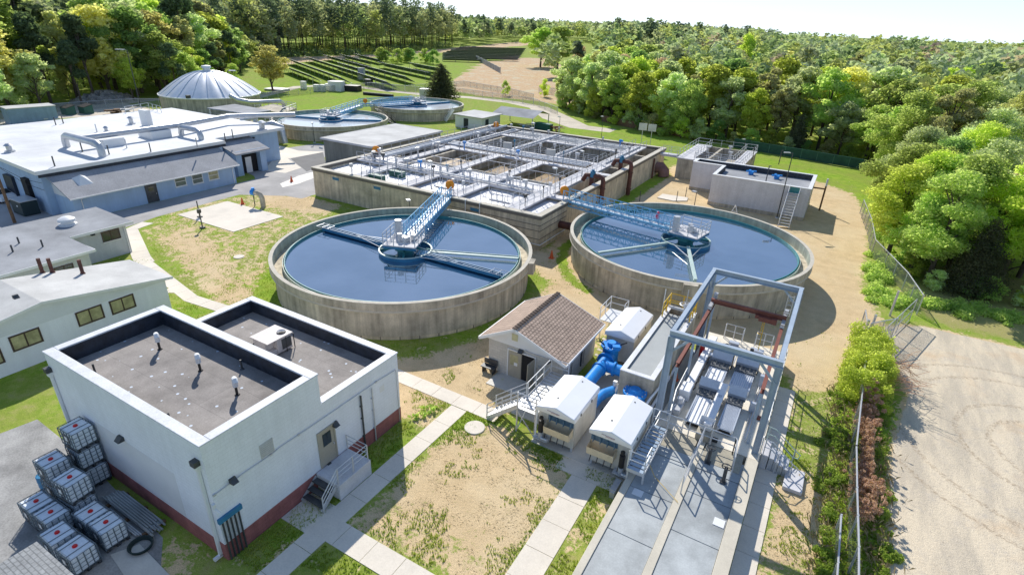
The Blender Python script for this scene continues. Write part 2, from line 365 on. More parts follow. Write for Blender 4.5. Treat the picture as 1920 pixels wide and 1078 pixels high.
def ticks(segs):
    out = [segs[0][0]]
    for a, b, st in segs:
        n = max(1, int(round((b-a)/st))); out += [a+(b-a)*(i+1)/n for i in range(n)]
    return np.array(out)
gx = ticks([(-3000,-1000,250),(-1000,-400,60),(-400,-150,8),(-150,-75,1.5),(-75,30,.55),(30,80,4),(80,400,20),(400,1500,110)])
gy = ticks([(-300,-20,40),(-20,0,2),(0,60,.55),(60,150,1.2),(150,330,6),(330,800,40),(800,4000,320)])
GX, GY = np.meshgrid(gx, gy)
dirt = np.full(GX.shape, .25); mead = np.zeros(GX.shape); lot = np.zeros(GX.shape); lush = np.full(GX.shape, .55)
T1, T2, T3, T4 = (-31.8, 36.3), (-11.05, 54.3), (-91.3, 83.5), (-92.5, 112.5)
# grounds inside the woods are dark litter
# dry meadow
paint(mead, GX, GY, P2((850,150),(905,118),(1000,105),(1060,125),(1090,160),(1075,200),(1000,190),(900,180),(850,172)), 1, 5)
paint(mead, GX, GY, P2((480,122),(530,108),(700,103),(860,90),(1000,76),(1010,84),(850,97),(700,108),(600,114),(530,122)), 1, 7)
# back lawns
paint(lush, GX, GY, P2((495,180),(620,172),(690,180),(700,215),(510,215)), 1, 3); paint(dirt, GX, GY, P2((495,180),(620,172),(690,180),(700,215),(510,215)), .0, 3)
paint(lush, GX, GY, P2((535,112),(700,105),(860,118),(850,160),(680,170),(480,175)), .9, 4); paint(dirt, GX, GY, P2((535,112),(700,105),(860,118),(850,160),(680,170),(480,175)), .05, 4)
paint(lush, GX, GY, P2((1010,215),(1270,262),(1620,325),(1630,400),(1540,340),(1300,300),(1040,250)), 1, 3); paint(dirt, GX, GY, P2((1010,215),(1270,262),(1620,325),(1600,340),(1300,290),(1040,250)), .08, 3)
# grass left of tank one
paint(dirt, GX, GY, P2((270,430),(340,385),(560,350),(640,390),(510,460),(500,560),(430,590),(380,560)), .50, 2)
paint(lush, GX, GY, P2((270,430),(340,385),(560,350),(640,390),(510,460),(500,560),(430,590),(380,560)), .7, 2)
paint(dirt, GX, GY, P2((295,445),(350,430),(420,470),(430,520),(470,560),(430,585),(360,500)), .68, 2)
paint(dirt, GX, GY, P2((490,360),(545,350),(590,375),(640,385),(600,400),(500,385)), .85, 1.5)
paint(dirt, GX, GY, P2((575,355),(600,372),(760,410),(700,395),(560,360)), .1, 1.5)
# bare strips round both near tanks, shed and the road to the gate
paint(dirt, GX, GY, [(-27,20.5),(-19,20.3),(-18.6,24.6),(-13.5,25),(-13,30),(-12.5,40),(-6,41),(1,39),(2.5,30.5),(5,44),(6.6,50),(4.6,62),(5.2,72),(5,86),(3,98),(-3,104),(-14,101),(-20,95),(-24,100),(-26,60),(-24,49.6),(-46,49.6),(-38,48.5),(-20,44),(-19,33),(-22,26)], .97, 2)
paint(dirt, GX, GY, [(-25,62),(-23.2,62),(-22.6,92),(-25,95)], .15, 1.2)
paint(lush, GX, GY, [(-25,62),(-23.2,62),(-22.6,92),(-25,95)], .9, 1.2)
for cx, cy, r0, a0, a1 in ((-31.8,36.3,11.6,-1.2,-2.6),(-11.05,54.3,11.6,-2.0,-3.4)):
    poly = [(cx+r0*math.cos(a0+(a1-a0)*i/8), cy+r0*math.sin(a0+(a1-a0)*i/8)) for i in range(9)]+[(cx+(r0+1.2)*math.cos(a1+(a0-a1)*i/8), cy+(r0+1.2)*math.sin(a1+(a0-a1)*i/8)) for i in range(9)]
    paint(dirt, GX, GY, poly, .12, .8); paint(lush, GX, GY, poly, .95, .8)
# central lawn: mostly bare with tufts
paint(dirt, GX, GY, [(-15.5,13),(-8.3,14),(-8.1,21.6),(-13.5,23),(-15.6,21)], .80, 1.2)
paint(dirt, GX, GY, [(-15.4,13.2),(-9,13.6),(-9,15.6),(-15.2,15.2)], .58, 1.5)
paint(dirt, GX, GY, [(-6.5,14),(-5.4,14),(-5.4,21.5),(-7,21.5)], .45, 1.0)
paint(dirt, GX, GY, [(-18.8,17),(-17.3,17),(-17.3,23),(-18.8,20.4)], .25, 1.0)
paint(dirt, GX, GY, [(-18.8,20.6),(-17.2,20.6),(-17.2,22.8),(-18.8,22.8)], .7, 1.0)
paint(dirt, GX, GY, [(-18.8,8),(-17.5,8),(-17.5,13),(-18.8,13.6)], .12, .8)
paint(dirt, GX, GY, [(-19,4),(-15.8,4),(-15.8,11.6),(-17,11.6),(-19,8.6)], .35, 1.0)
paint(dirt, GX, GY, [(-22.6,6),(-19.2,6),(-19.2,8.6),(-22.4,8.6)], .5, 1.4)
paint(dirt, GX, GY, [(-19.6,22.8),(-14,24.4),(-14,26),(-17,27.8),(-24,25)], .82, 1.4)
# verge right of the deck
paint(dirt, GX, GY, [(1.3,20),(4.8,20),(5.2,36),(4,39),(1.2,37)], .38, 1.2)
paint(dirt, GX, GY, P2((1430,910),(1500,880),(1590,920),(1590,1070),(1420,1070)), .72, 1.2)
paint(dirt, GX, GY, P2((1395,930),(1450,930),(1440,1000),(1400,1070),(1385,1070)), .2, .7)
paint(lush, GX, GY, [(4.4,18),(6.4,18),(7,40),(5,48),(4,40)], 1, 1); paint(dirt, GX, GY, [(4.4,18),(6.4,18),(7,40),(5,48),(4,40)], .2, 1)
# lot by the windowed building
paint(dirt, GX, GY, [(-43,5),(-36,6),(-33,11),(-38,22),(-43,21)], .1, 1)
# pale dirt lot
paint(lot, GX, GY, P2((1655,612),(1730,612),(1800,628),(1920,655),(2100,760),(2100,1400),(1680,1400),(1668,980),(1672,840),(1705,740)), 1, 1.2)
paint(dirt, GX, GY, P2((1655,612),(1730,612),(1800,628),(1920,655),(2100,760),(2100,1400),(1680,1400),(1668,980),(1672,840),(1705,740)), 1, 1.5)
paint(lush, GX, GY, P2((1700,560),(1760,600),(1920,640),(2100,700),(2100,560),(1760,500)), .1, 2)
verts = np.stack([GX.ravel(), GY.ravel(), np.zeros(GX.size)], 1)
ny, nx = GX.shape; idx = np.arange(GX.size).reshape(ny, nx)
faces = np.stack([idx[:-1,:-1], idx[:-1,1:], idx[1:,1:], idx[1:,:-1]], -1).reshape(-1, 4)
me = bpy.data.meshes.new('ground'); me.from_pydata(verts.tolist(), [], faces.tolist())
ca = me.color_attributes.new('zones', 'FLOAT_COLOR', 'POINT')
ca.data.foreach_set('color', np.stack([dirt.ravel(), mead.ravel(), lot.ravel(), lush.ravel()], 1).astype(np.float32).ravel())
ground = bpy.data.objects.new('ground', me); COL.objects.link(ground); tag(ground, 'patchy grass and bare tan soil round the plant', 'ground', kind='structure')
def dirt_at(x, y):
    i = min(max(int(np.searchsorted(gx, x)), 0), nx-1); j = min(max(int(np.searchsorted(gy, y)), 0), ny-1)
    return dirt[j, i], lush[j, i], lot[j, i]

def ground_mat():
    m = bpy.data.materials.new('grass_and_soil'); m.use_nodes = True; nt = m.node_tree; N = nt.nodes; L = nt.links; b = N['Principled BSDF']
    b.inputs['Roughness'].default_value = .95; b.inputs['Specular IOR Level'].default_value = .1
    g = N.new('ShaderNodeNewGeometry'); at = N.new('ShaderNodeAttribute'); at.attribute_name = 'zones'
    sp = N.new('ShaderNodeSeparateColor'); L.new(at.outputs['Color'], sp.inputs[0])
    def noise(sc_, det=6, ro=.6, vec=None):
        n = N.new('ShaderNodeTexNoise'); n.inputs['Scale'].default_value = sc_; n.inputs['Detail'].default_value = det; n.inputs['Roughness'].default_value = ro
        L.new(vec or g.outputs['Position'], n.inputs['Vector']); return n.outputs['Fac']
    def mr(x, a, b_, c, d):
        r = N.new('ShaderNodeMapRange'); r.interpolation_type = 'SMOOTHSTEP'
        for i, v in ((1,a),(2,b_),(3,c),(4,d)):
            if hasattr(v, 'links'): L.new(v, r.inputs[i])
            else: r.inputs[i].default_value = v
        L.new(x, r.inputs[0]); return r.outputs[0]
    def mth(op, x, y=0.0):
        q = N.new('ShaderNodeMath'); q.operation = op
        for i, v in ((0,x),(1,y)):
            if hasattr(v, 'links'): L.new(v, q.inputs[i])
            else: q.inputs[i].default_value = v
        return q.outputs[0]
    def mix(f, A, B):
        q = N.new('ShaderNodeMix'); q.data_type = 'RGBA'
        if hasattr(f, 'links'): L.new(f, q.inputs[0])
        else: q.inputs[0].default_value = f
        for i, v in ((6,A),(7,B)):
            if hasattr(v, 'links'): L.new(v, q.inputs[i])
            else: q.inputs[i].default_value = (*v, 1)
        return q.outputs[2]
    big, midn, fin, vf = noise(.18), noise(.9, 8, .7), noise(5, 6, .7), noise(22, 4, .6)
    gr = mix(mr(midn, .35, .65, 0, 1), (.19,.34,.02), (.35,.48,.05))
    gr = mix(mr(big, .35, .65, 0, .7), gr, (.30,.33,.07))
    dry = mix(mr(fin, .35, .65, 0, 1), (.34,.33,.10), (.46,.40,.18))
    sepA = at.outputs['Alpha']
    gr = mix(mr(mth('ADD', mth('SUBTRACT', 1.0, sepA), mth('MULTIPLY', mth('SUBTRACT', midn, .5), 1.2)), .35, .75, 0, 1), gr, dry)
    gr = mix(mr(fin, .5, .75, 0, .45), gr, (.05,.10,.012))
    so_ = mix(mr(midn, .3, .7, 0, 1), (.76,.57,.33), (.62,.46,.26))
    so_ = mix(mr(big, .4, .7, 0, .6), so_, (.78,.63,.40))
    so_ = mix(mr(fin, .55, .8, 0, .35), so_, (.26,.21,.10))
    nz = mth('ADD', mth('MULTIPLY', midn, .6), mth('MULTIPLY', fin, .4))
    # soil shows where zone value beats the noise
    f = mr(mth('SUBTRACT', sp.outputs[0], mth('MULTIPLY', mth('SUBTRACT', nz, .5), 2.6)), .40, .60, 0, 1)
    c = mix(f, gr, so_)
    md = mix(mr(midn, .35, .65, 0, 1), (.60,.36,.19), (.70,.56,.36)); md = mix(mr(big, .5, .62, 0, .8), md, (.66,.60,.42)); md = mix(mr(fin, .35, .5, .6, 0), md, (.30,.20,.12)); md = mix(mr(fin, .6, .8, 0, .5), md, (.20,.20,.05))
    c = mix(mr(mth('ADD', sp.outputs[1], mth('MULTIPLY', mth('SUBTRACT', midn, .5), .8)), .4, .6, 0, 1), c, md)
    mp = N.new('ShaderNodeMapping'); mp.inputs['Rotation'].default_value = (0,0,.35); mp.inputs['Scale'].default_value = (1.1,.22,1); L.new(g.outputs['Position'], mp.inputs[0])
    st = noise(.55, 9, .68, mp.outputs[0])
    lt = mix(mr(st, .38, .62, 0, 1), (.60,.52,.40), (.80,.68,.50)); lt = mix(mr(big, .52, .72, 0, .55), lt, (.60,.38,.20)); lt = mix(mr(midn, .52, .68, 0, .5), lt, (.56,.50,.42)); lt = mix(mr(fin, .55, .72, 0, .4), lt, (.30,.24,.17))
    lt = mix(mr(vf, .55, .8, 0, .25), lt, (.3,.26,.2))
    dsub = N.new('ShaderNodeVectorMath'); dsub.operation = 'DISTANCE'; L.new(g.outputs['Position'], dsub.inputs[0]); cc_ = G(1990, 860); dsub.inputs[1].default_value = (cc_.x, cc_.y, 0)
    for r0 in (3.4, 5.1, 8.3, 9.9):
        bnd = mth('SUBTRACT', 1.0, mth('MULTIPLY', mth('ABSOLUTE', mth('SUBTRACT', mth('ADD', dsub.outputs['Value'], mth('MULTIPLY', midn, .5)), r0+.25)), 4.0))
        lt = mix(mr(mth('MULTIPLY', mr(bnd, 0, .6, 0, 1), mr(fin, .40, .62, 0, 1)), 0, 1, 0, .55), lt, (.36,.27,.18))
    c = mix(mr(mth('ADD', sp.outputs[2], mth('MULTIPLY', mth('SUBTRACT', midn, .5), .7)), .42, .58, 0, 1), c, lt)
    v = N.new('ShaderNodeVectorMath'); v.operation = 'SCALE'; L.new(c, v.inputs[0]); L.new(mr(mth('ADD', mth('MULTIPLY', vf, .6), mth('MULTIPLY', noise(65, 3, .6), .4)), .32, .68, .62, 1.25), v.inputs['Scale'])
    L.new(v.outputs[0], b.inputs['Base Color'])
    bp = N.new('ShaderNodeBump'); bp.inputs['Strength'].default_value = .7; bp.inputs['Distance'].default_value = .06
    L.new(mth('ADD', fin, mth('MULTIPLY', vf, .4)), bp.inputs['Height']); L.new(bp.outputs[0], b.inputs['Normal'])
    return m
me.materials.append(ground_mat())

# roads, paths, slabs: thin sheets a few mm above the ground
def sheet(name, poly, z, mt, label, cat, top=None):
    mb = MB(); mb.prism(poly, z-.002 if top is None else -.02, z if top is None else top)
    return tag(mb.build(name, mt), label, cat, kind='structure')
def ribbon(pts, wd):
    L_, R2 = [], []
    for i, p in enumerate(pts):
        a = Vector(pts[max(i-1, 0)]); b = Vector(pts[min(i+1, len(pts)-1)]); d = (b-a).normalized(); n = Vector((-d.y, d.x))*(wd[i] if isinstance(wd, (list, tuple)) else wd)/2
        L_.append((p[0]+n.x, p[1]+n.y)); R2.append((p[0]-n.x, p[1]-n.y))
    return L_, R2
def road(name, pts, wd, z, mt, label):
    a, b = ribbon(pts, wd); mb = MB(); n = len(a)
    mb.add([(x, y, z) for x, y in a+b], [(i, n+i, n+i+1, i+1) for i in range(n-1)])
    o = tag(mb.build(name, mt), label, name.replace('_', ' '), kind='structure')
    return o
road('gravel_path', P2((40,212),(150,200),(290,187),(480,183),(560,163),(640,159),(720,170),(800,178),(880,183),(960,192),(1010,202),(1045,222),(1085,238),(1150,246)), [8,7,4.5,4,4,4,4.2,4.2,4.5,5,6,8,6,5], .006, M['gravel'], 'pale gravel track curving past the far tanks')
sheet('gravel_yard', P2((0,212),(60,196),(180,190),(240,195),(300,208),(250,216),(120,222),(0,240)), .010, M['gravel'], 'pale gravel yard behind the long building', 'yard')
sheet('service_road', [(-73,15),(-66.4,15),(-64.6,26),(-66.2,33),(-66.6,44),(-61.5,47.2),(-59,47.6),(-59,62),(-66,64.2),(-73.2,64.2),(-80,73),(-84,73),(-86,60),(-79,52.5),(-73.2,51.2),(-71.6,50.2),(-71.6,27),(-73,26.5)], .006, M['asph'], 'worn pale asphalt service road beside the long building', 'road')
sheet('concrete_slab', P2((207,1040),(262,1020),(330,1090),(240,1090)), .03, M['slab'], 'concrete strip leading from the caged tanks to the lawn', 'slab')
sheet('asphalt_patch', P2((545,298),(605,285),(612,308),(575,322)), .011, M['asphd'], 'darker asphalt patch on the service road', 'road')
sheet('concrete_apron', P2((512,270),(560,283),(610,285),(540,298),(565,315),(535,325),(495,320),(512,300)), .014, M['pave'], 'pale concrete apron in front of the garage door', 'pavement')
sheet('garage_drive', [(-79.5,50.8),(-75.2,50.8),(-73.4,47.8),(-72,46.3),(-79.5,46.3)], .016, M['asph'], 'asphalt drive at the garage door', 'pavement')  # asphalt sheet in the same tone as the service road
sheet('parking_yard', [(-96,8),(-66.4,8),(-66.4,14.99),(-73,14.99),(-73,24),(-75,27.6),(-96,29)], .008, M['asph'], 'asphalt yard left of the pale blue building', 'yard')
sheet('tote_yard', [(-36,-2),(-19.8,-2),(-19.8,6.3),(-22.4,8.0),(-31.4,8.78),(-36.5,8.9),(-37.5,3)], .008, mat('grey_yard_asphalt', (.39,.38,.36), .9, .22, .5, fine=.18, bsc=12), 'worn asphalt yard under the caged tanks', 'yard')
sheet('grass_island', P2((525,345),(560,330),(590,322),(600,330),(560,345),(530,352)), .02, M['slab'], 'kerbed island beside the basin', 'pavement')
sheet('concrete_pad', [(-65,34.7),(-54.9,34.8),(-54.9,41.4),(-65.2,41.3)], .05, M['pave'], 'square concrete pad on the grass left of the round tank', 'pavement', top=.05)
def walk(name, pts, wd, label, z=.03, step=1.75, mt=None, joints=True):
    a, b = ribbon(pts, wd); mb = MB(); n = len(a)
    for i in range(n-1):
        p0, p1, q0, q1 = map(Vector, (a[i], a[i+1], b[i], b[i+1])); Ln = (p1-p0).length; k = max(1, round(Ln/step)) if joints else 1
        g_ = .012/Ln*1.0 if joints else 0
        for j in range(k):
            t0 = j/k+g_; t1 = (j+1)/k-g_
            mb.prism([tuple(p0.lerp(p1, t0)), tuple(q0.lerp(q1, t0)), tuple(q0.lerp(q1, t1)), tuple(p0.lerp(p1, t1))], -.02, z+rnd.uniform(-.004, .004))
    return tag(mb.build(name, mt or M['pave']), label, 'sidewalk', kind='structure')
walk('sidewalk', [(-65,31.3),(-64.2,28.9),(-55.6,25.4),(-54,24.9)], 1.5, 'concrete sidewalk by the end of the white middle building')
walk('sidewalk', [(-54,24.9),(-43.8,22.9),(-32,24.0),(-22,23.8),(-14.0,23.75)], 1.15, 'long concrete sidewalk running behind the white block building')
walk('sidewalk', [(-50.6,22.6),(-47.5,22.0),(-46.2,23.1)], .9, 'short side branch of the concrete sidewalk')
walk('sidewalk', [(-16.55,23.15),(-16.65,4)], 1.15, 'concrete sidewalk beside the door stairs of the block building')
walk('sidewalk', [(-17.3,12.4),(-10.6,12.45),(-4,12.5)], 1.25, 'diagonal concrete sidewalk leaving the stairs')
walk('sidewalk', [(-7.35,13.1),(-7.45,21.8)], 1.45, 'concrete sidewalk leading to the white covered screens')
walk('sidewalk', [(-9.2,22.35),(-5.5,22.35)], 1.1, 'cross piece of sidewalk at the foot of the screens', z=.034)
sheet('concrete_slab', [(-13.6,24.5),(-13.6,29.1),(-11.3,29.1),(-11.3,38.5),(-5.4,38.5),(-5.4,22.9),(-11.3,22.9),(-11.3,24.5)], .06, M['slab'], 'grey concrete slab under the covered screens', 'slab', top=.06)
sheet('concrete_slab', [(-16.6,26.3),(-13.62,26.3),(-13.62,29.05),(-16.6,29.05)], .05, M['slab'], 'concrete slab at the shed door', 'slab', top=.05)
sheet('concrete_slab', [(-18.8,11.6),(-17.13,11.6),(-17.13,13.5),(-18.8,13.5)], .036, M['pave'], 'small slab at the foot of the door steps', 'slab', top=.036)
walk('sidewalk', [(.9,13),(.9,37)], 1.02, 'narrow concrete walk along the right side of the deck', z=.05)
for px, py, r, lab in ((890,802,.62,'round concrete cover set in the bare lawn'),(448,482,.5,'small concrete cover in the grass'),(505,402,.3,'small concrete cover near the pad')):
    g_ = G(px, py); mb = MB(); mb.cyl((g_.x, g_.y, -.02), r, .09, 24); tag(mb.build('concrete_cover', M['pave'], bevel=.02), lab, 'cover')

# grass blades on the near lawns
mb = MB(); vs = []; fs = []; cnt = 0
rg = np.random.RandomState(3)
excl = [[(-31.6,8.7),(-18.7,8.7),(-18.7,20.5),(-31.6,20.5)], [(-5.6,13),(1.35,13),(1.35,40),(-5.6,40)], [(-13.7,22.8),(-5.3,22.8),(-5.3,38.6),(-13.7,38.6)], [(-17.3,27.7),(-12,27.7),(-12,33.6),(-17.3,33.6)],
        [(-8.15,13),(-6.6,13),(-6.6,22),(-8.15,22)], [(-17.25,4),(-15.95,4),(-15.95,23.2),(-17.25,23.2)], [(-17,11.75),(-4,11.75),(-4,13.15),(-17,13.15)], [(-36,-2),(-22.4,-2),(-22.4,8.8),(-36,8.8)], [(-32,23.2),(-14,23.2),(-14,24.4),(-32,24.4)],[(-44,22.2),(-32,23.3),(-32,24.7),(-44,23.6)],[(-54.5,24.2),(-43.6,22.2),(-43.4,23.6),(-54,25.8)],[(-66,32),(-65,28),(-56,24.6),(-54,25.8),(-64,30.2),(-64,32)],[(-65.4,34.5),(-54.7,34.5),(-54.7,41.6),(-65.4,41.6)],[(-90,8),(-43,5),(-43,21.2),(-53,21),(-57.3,26),(-90,27)],[(-75,15),(-66.3,15),(-64.5,26),(-66,33),(-66.4,44),(-61,47.3),(-59,47.6),(-59,62),(-80,64)]]
for (x0, x1, y0, y1, n) in ((-20,6.6,9,30,90000),(-44,7,20,50,40000),(-66,-42,20,50,14000)):
    XX = rg.uniform(x0, x1, n); YY = rg.uniform(y0, y1, n); ok = np.ones(n, bool)
    for e in excl: ok &= sdist(XX, YY, e) < 0
    ok &= np.hypot(XX-T1[0], YY-T1[1]) > 11.3; ok &= np.hypot(XX-T2[0], YY-T2[1]) > 11.3
    for x, y, q in zip(XX, YY, ok):
        if not q: continue
        d, l, lo = dirt_at(x, y)
        clump = .5+.5*math.sin(x*1.7+math.sin(y*1.3)*2)*math.sin(y*1.9+math.sin(x*2.1))
        if lo > .5 or rnd.random() < d*.55 or mnoise.noise(Vector((x*.55, y*.55, 2.0)))+.55*mnoise.noise(Vector((x*2.3, y*2.3, 5.0))) < (d-.55)*1.1: continue
        h = rnd.uniform(.04, .13); a = rnd.uniform(0, 6.28)
        for k in range(3):
            b = a+k*2.1; dx, dy = math.cos(b)*.022, math.sin(b)*.022; lx, ly = math.cos(b+1.3)*h*.5, math.sin(b+1.3)*h*.5
            i = len(vs); vs += [(x-dx, y-dy, 0), (x+dx, y+dy, 0), (x+lx, y+ly, h)]; fs.append((i, i+1, i+2))
mb.v = vs; mb.f = fs; mb.mi = [0]*len(fs)
LM['grass'] = leaf_mat('grass_blades', (.20,.32,.03), (.40,.44,.10), .35)
tag(mb.build('grass', LM['grass']), 'tufts of green and drying grass on the lawns', 'grass', kind='stuff')

# dry straw bits over the bare soil
vs = []; fs = []
for (x0, x1, y0, y1, n) in ((-20,6,9,40,60000),(-60,-18,20,50,30000)):
    XX = rg.uniform(x0, x1, n); YY = rg.uniform(y0, y1, n); ok = np.ones(n, bool)
    for e in excl: ok &= sdist(XX, YY, e) < 0
    ok &= np.hypot(XX-T1[0], YY-T1[1]) > 11.3; ok &= np.hypot(XX-T2[0], YY-T2[1]) > 11.3
    for x, y, q in zip(XX, YY, ok):
        if not q: continue
        d, l, lo = dirt_at(x, y)
        if lo > .5 or d < .35 or (mnoise.noise(Vector((x*.8, y*.8, 9.0))) < -.05): continue
        a = rnd.uniform(0, 6.28); L0 = rnd.uniform(.03, .08); h = rnd.uniform(.01, .05); dx, dy = math.cos(a)*L0, math.sin(a)*L0
        i = len(vs); vs += [(x-dx, y-dy, .004), (x+dx, y+dy, h), (x+dx*.2-dy*.25, y+dy*.2+dx*.25, .01)]; fs.append((i, i+1, i+2))
mb = MB(); mb.v = vs; mb.f = fs; mb.mi = [0]*len(fs)
tag(mb.build('straw', mat('dry_straw', (.52,.42,.22), .95, .3, 3)), 'dry straw and dead grass scattered over the bare soil', 'straw', kind='stuff')
# ================================================================== BUILDINGS
class Face:
    "local frame on a wall: s along the wall, n outwards, z up"
    def __init__(s, axis, c): s.a = axis; s.c = c
    def p(s, t, n, z):
        return {'u+': (s.c+n, t, z), 'v-': (t, s.c-n, z), 'v+': (t, s.c+n, z), 'u-': (s.c-n, t, z)}[s.a]
    def box(s, mb, s0, s1, n0, n1, z0, z1):
        a, b = s.p(s0, n0, z0), s.p(s1, n1, z1)
        return mb.box(min(a[0],b[0]), min(a[1],b[1]), min(a[2],b[2]), max(a[0],b[0]), max(a[1],b[1]), max(a[2],b[2]))
def window(par, F, s0, s1, z0, z1, fr=None, pane=None, t=.07, mull=1, sill=True, hbar=False, name='window'):
    mb = MB(); fr = fr or M['white']
    for a in ((s0,s1,z0,z0+t),(s0,s1,z1-t,z1),(s0,s0+t,z0+t,z1-t),(s1-t,s1,z0+t,z1-t)): F.box(mb, a[0], a[1], -.02, .05, a[2], a[3])
    for k in range(mull):
        c = s0+(s1-s0)*(k+1)/(mull+1); F.box(mb, c-t*.4, c+t*.4, -.02, .045, z0+t, z1-t)
    if hbar: F.box(mb, s0+t, s1-t, -.02, .04, (z0+z1)/2-.03, (z0+z1)/2+.03)
    w_ = mb.build(name, fr, par)
    mb = MB(); F.box(mb, s0+t*.5, s1-t*.5, -.02, .015, z0+t*.5, z1-t*.5); mb.build('pane', pane or M['glass'], w_)
    if sill: mb = MB(); F.box(mb, s0-.05, s1+.05, -.02, .1, z0-.07, z0-.003); mb.build('sill', M['white'], w_)
    return w_
def door(par, F, s0, s1, z0, z1, mt, glass=True, frame=None, hs=1):
    mb = MB(); F.box(mb, s0, s1, -.02, .04, z0, z1); d = mb.build('door', mt, par)
    mb = MB()
    for a in ((s0-.09,s0-.003,z0,z1+.09),(s1+.003,s1+.09,z0,z1+.09),(s0-.003,s1+.003,z1+.003,z1+.09)): F.box(mb, a[0], a[1], -.02, .07, a[2], a[3])
    mb.build('door_frame', frame or mt, d)
    if glass: mb = MB(); w_ = s1-s0; F.box(mb, s0+w_*.22, s1-w_*.22, -.02, .055, z0+(z1-z0)*.55, z1-.18); mb.build('pane', M['glass'], d)
    mb = MB(); c = s1-.1 if hs > 0 else s0+.1; F.box(mb, c-.03, c+.03, .04, .11, z0+.95, z0+1.05); mb.build('handle', M['steel'], d)
    return d
def parapet(par, x0, y0, x1, y1, z, dep, t, cap, liner, roof, sides='nsew'):
    mb = MB(); o = .05
    mb.box(x0-o, y0-o, z, x1+o, y0+t, z+.07); mb.box(x0-o, y1-t, z, x1+o, y1+o, z+.07)
    mb.box(x0-o, y0+t, z, x0+t, y1-t, z+.07); mb.box(x1-t, y0+t, z, x1+o, y1-t, z+.07)
    mb.build('coping', cap, par, bevel=.02)
    mb = MB(); a = t; e = .03
    mb.box(x0+a, y0+a, z-dep, x1-a, y0+a+e, z-.003); mb.box(x0+a, y1-a-e, z-dep, x1-a, y1-a, z-.003)
    mb.box(x0+a, y0+a+e, z-dep, x0+a+e, y1-a-e, z-.003); mb.box(x1-a-e, y0+a+e, z-dep, x1-a, y1-a-e, z-.003)
    mb.build('parapet_lining', liner, par)
    mb = MB(); mb.box(x0+a+e+.001, y0+a+e+.001, z-dep-.15, x1-a-e-.001, y1-a-e-.001, z-dep+.02); mb.build('roof', roof, par)
def ringwall(mb, x0, y0, x1, y1, z0, z1, t):
    mb.box(x0, y0, z0, x1, y0+t, z1); mb.box(x0, y1-t, z0, x1, y1, z1); mb.box(x0, y0+t, z0, x0+t, y1-t, z1); mb.box(x1-t, y0+t, z0, x1, y1-t, z1)
def lamp_box(par, F, s, z, w_=.3, name='wall_lamp'):
    mb = MB(); a = F.p(s-w_/2, 0, z); F.box(mb, s-w_/2, s+w_/2, -.01, .12, z, z+.22)
    q = [F.p(s-w_/2, .12, z), F.p(s+w_/2, .12, z), F.p(s+w_/2, .12, z+.2), F.p(s-w_/2, .12, z+.2), F.p(s-w_/2, .3, z+.02), F.p(s+w_/2, .3, z+.02)]
    mb.add(q, [(3,2,5,4),(0,4,5,1),(0,3,4),(1,5,2)])
    return mb.build(name, M['dkmet'], par)

# ---- white block building in front
FB = thing('block_building', 'two level white block building with red base and dark flat roofs', 'building', (-25, 14, 0))
X0, X1, Y0, YM, Y1 = -31.4, -18.85, 8.85, 14.8, 20.35
mb = MB(); ringwall(mb, X0, Y0, X1, YM, .95, 6.4, .45); mb.build('wall', M['blkw'], FB)
mb = MB(); mb.box(X0, YM, .95, X1, YM+.01, 4.7); mb.box(X1-.42, YM+.01, .95, X1, Y1, 4.7); mb.box(X0, YM+.01, .95, X0+.42, Y1, 4.7); mb.box(X0+.42, Y1-.42, .95, X1-.42, Y1, 4.7); mb.build('rear_wall', M['blkw'], FB)
mb = MB(); ringwall(mb, X0-.02, Y0-.02, X1+.02, Y1+.02, 0, .95, .5); mb.build('base_course', M['redb'], FB)
parapet(FB, X0, Y0, X1, YM, 6.4, .85, .45, M['copew'], M['liner'], M['roofsp'])
mb = MB(); z = 4.7; t = .42
for b in ((X0-.05,Y1-t,X1+.05,Y1+.05),(X0-.05,YM+.06,X0+t,Y1-t),(X1-t,YM+.06,X1+.05,Y1-t)): mb.box(b[0], b[1], z, b[2], b[3], z+.07)
mb.build('rear_coping', M['copew'], FB, bevel=.02)
mb = MB()
mb.box(X0+t, Y1-t-.03, z-.8, X1-t, Y1-t, z-.003); mb.box(X0+t, YM+.01, z-.8, X0+t+.03, Y1-t-.03, z-.003); mb.box(X1-t-.03, YM+.01, z-.8, X1-t, Y1-t-.03, z-.003)
mb.box(X0+t+.03, YM+.011, z-.8, X1-t-.03, YM+.04, z-.1)
mb.build('rear_parapet_lining', M['liner'], FB)
mb = MB(); mb.box(X0+t+.031, YM+.041, z-1, X1-t-.031, Y1-t-.031, z-.78); mb.build('rear_roof', M['roofsp'], FB)
FR = Face('u+', X1); FL = Face('v-', Y0)
door(FB, FR, 14.35, 15.3, 1.02, 3.12, M['tan'])
lamp_box(FB, FR, GU(626,794,X1).y, GU(626,797,X1).z); lamp_box(FB, FR, GU(434,897,X1).y, GU(434,899,X1).z-.1, .28, 'junction_box'); lamp_box(FB, FR, GU(618,866,X1).y-.1, GU(618,868,X1).z-.1, .22, 'wall_lamp')
lamp_box(FB, FL, GV(231,826,Y0).x, GV(231,824,Y0).z, .38)
lv = GU(500,840,X1); mb = MB()
FR.box(mb, lv.y-.35, lv.y+.35, -.01, .02, lv.z-.38, lv.z+.38)
for k in range(7): FR.box(mb, lv.y-.31, lv.y+.31, .02, .045, lv.z-.33+k*.1, lv.z-.28+k*.1)
mb.build('louvre', M['grey2'], FB)
pa = [GU(x, y, X1+.05) for x, y in ((402,928),(455,888),(508,852),(525,838),(560,815),(632,766),(705,716),(742,693))]
mb = MB(); mb.tube(pa, .022, 5)
for p in pa[::2]: mb.cbox(p, (.06,.12,.09))
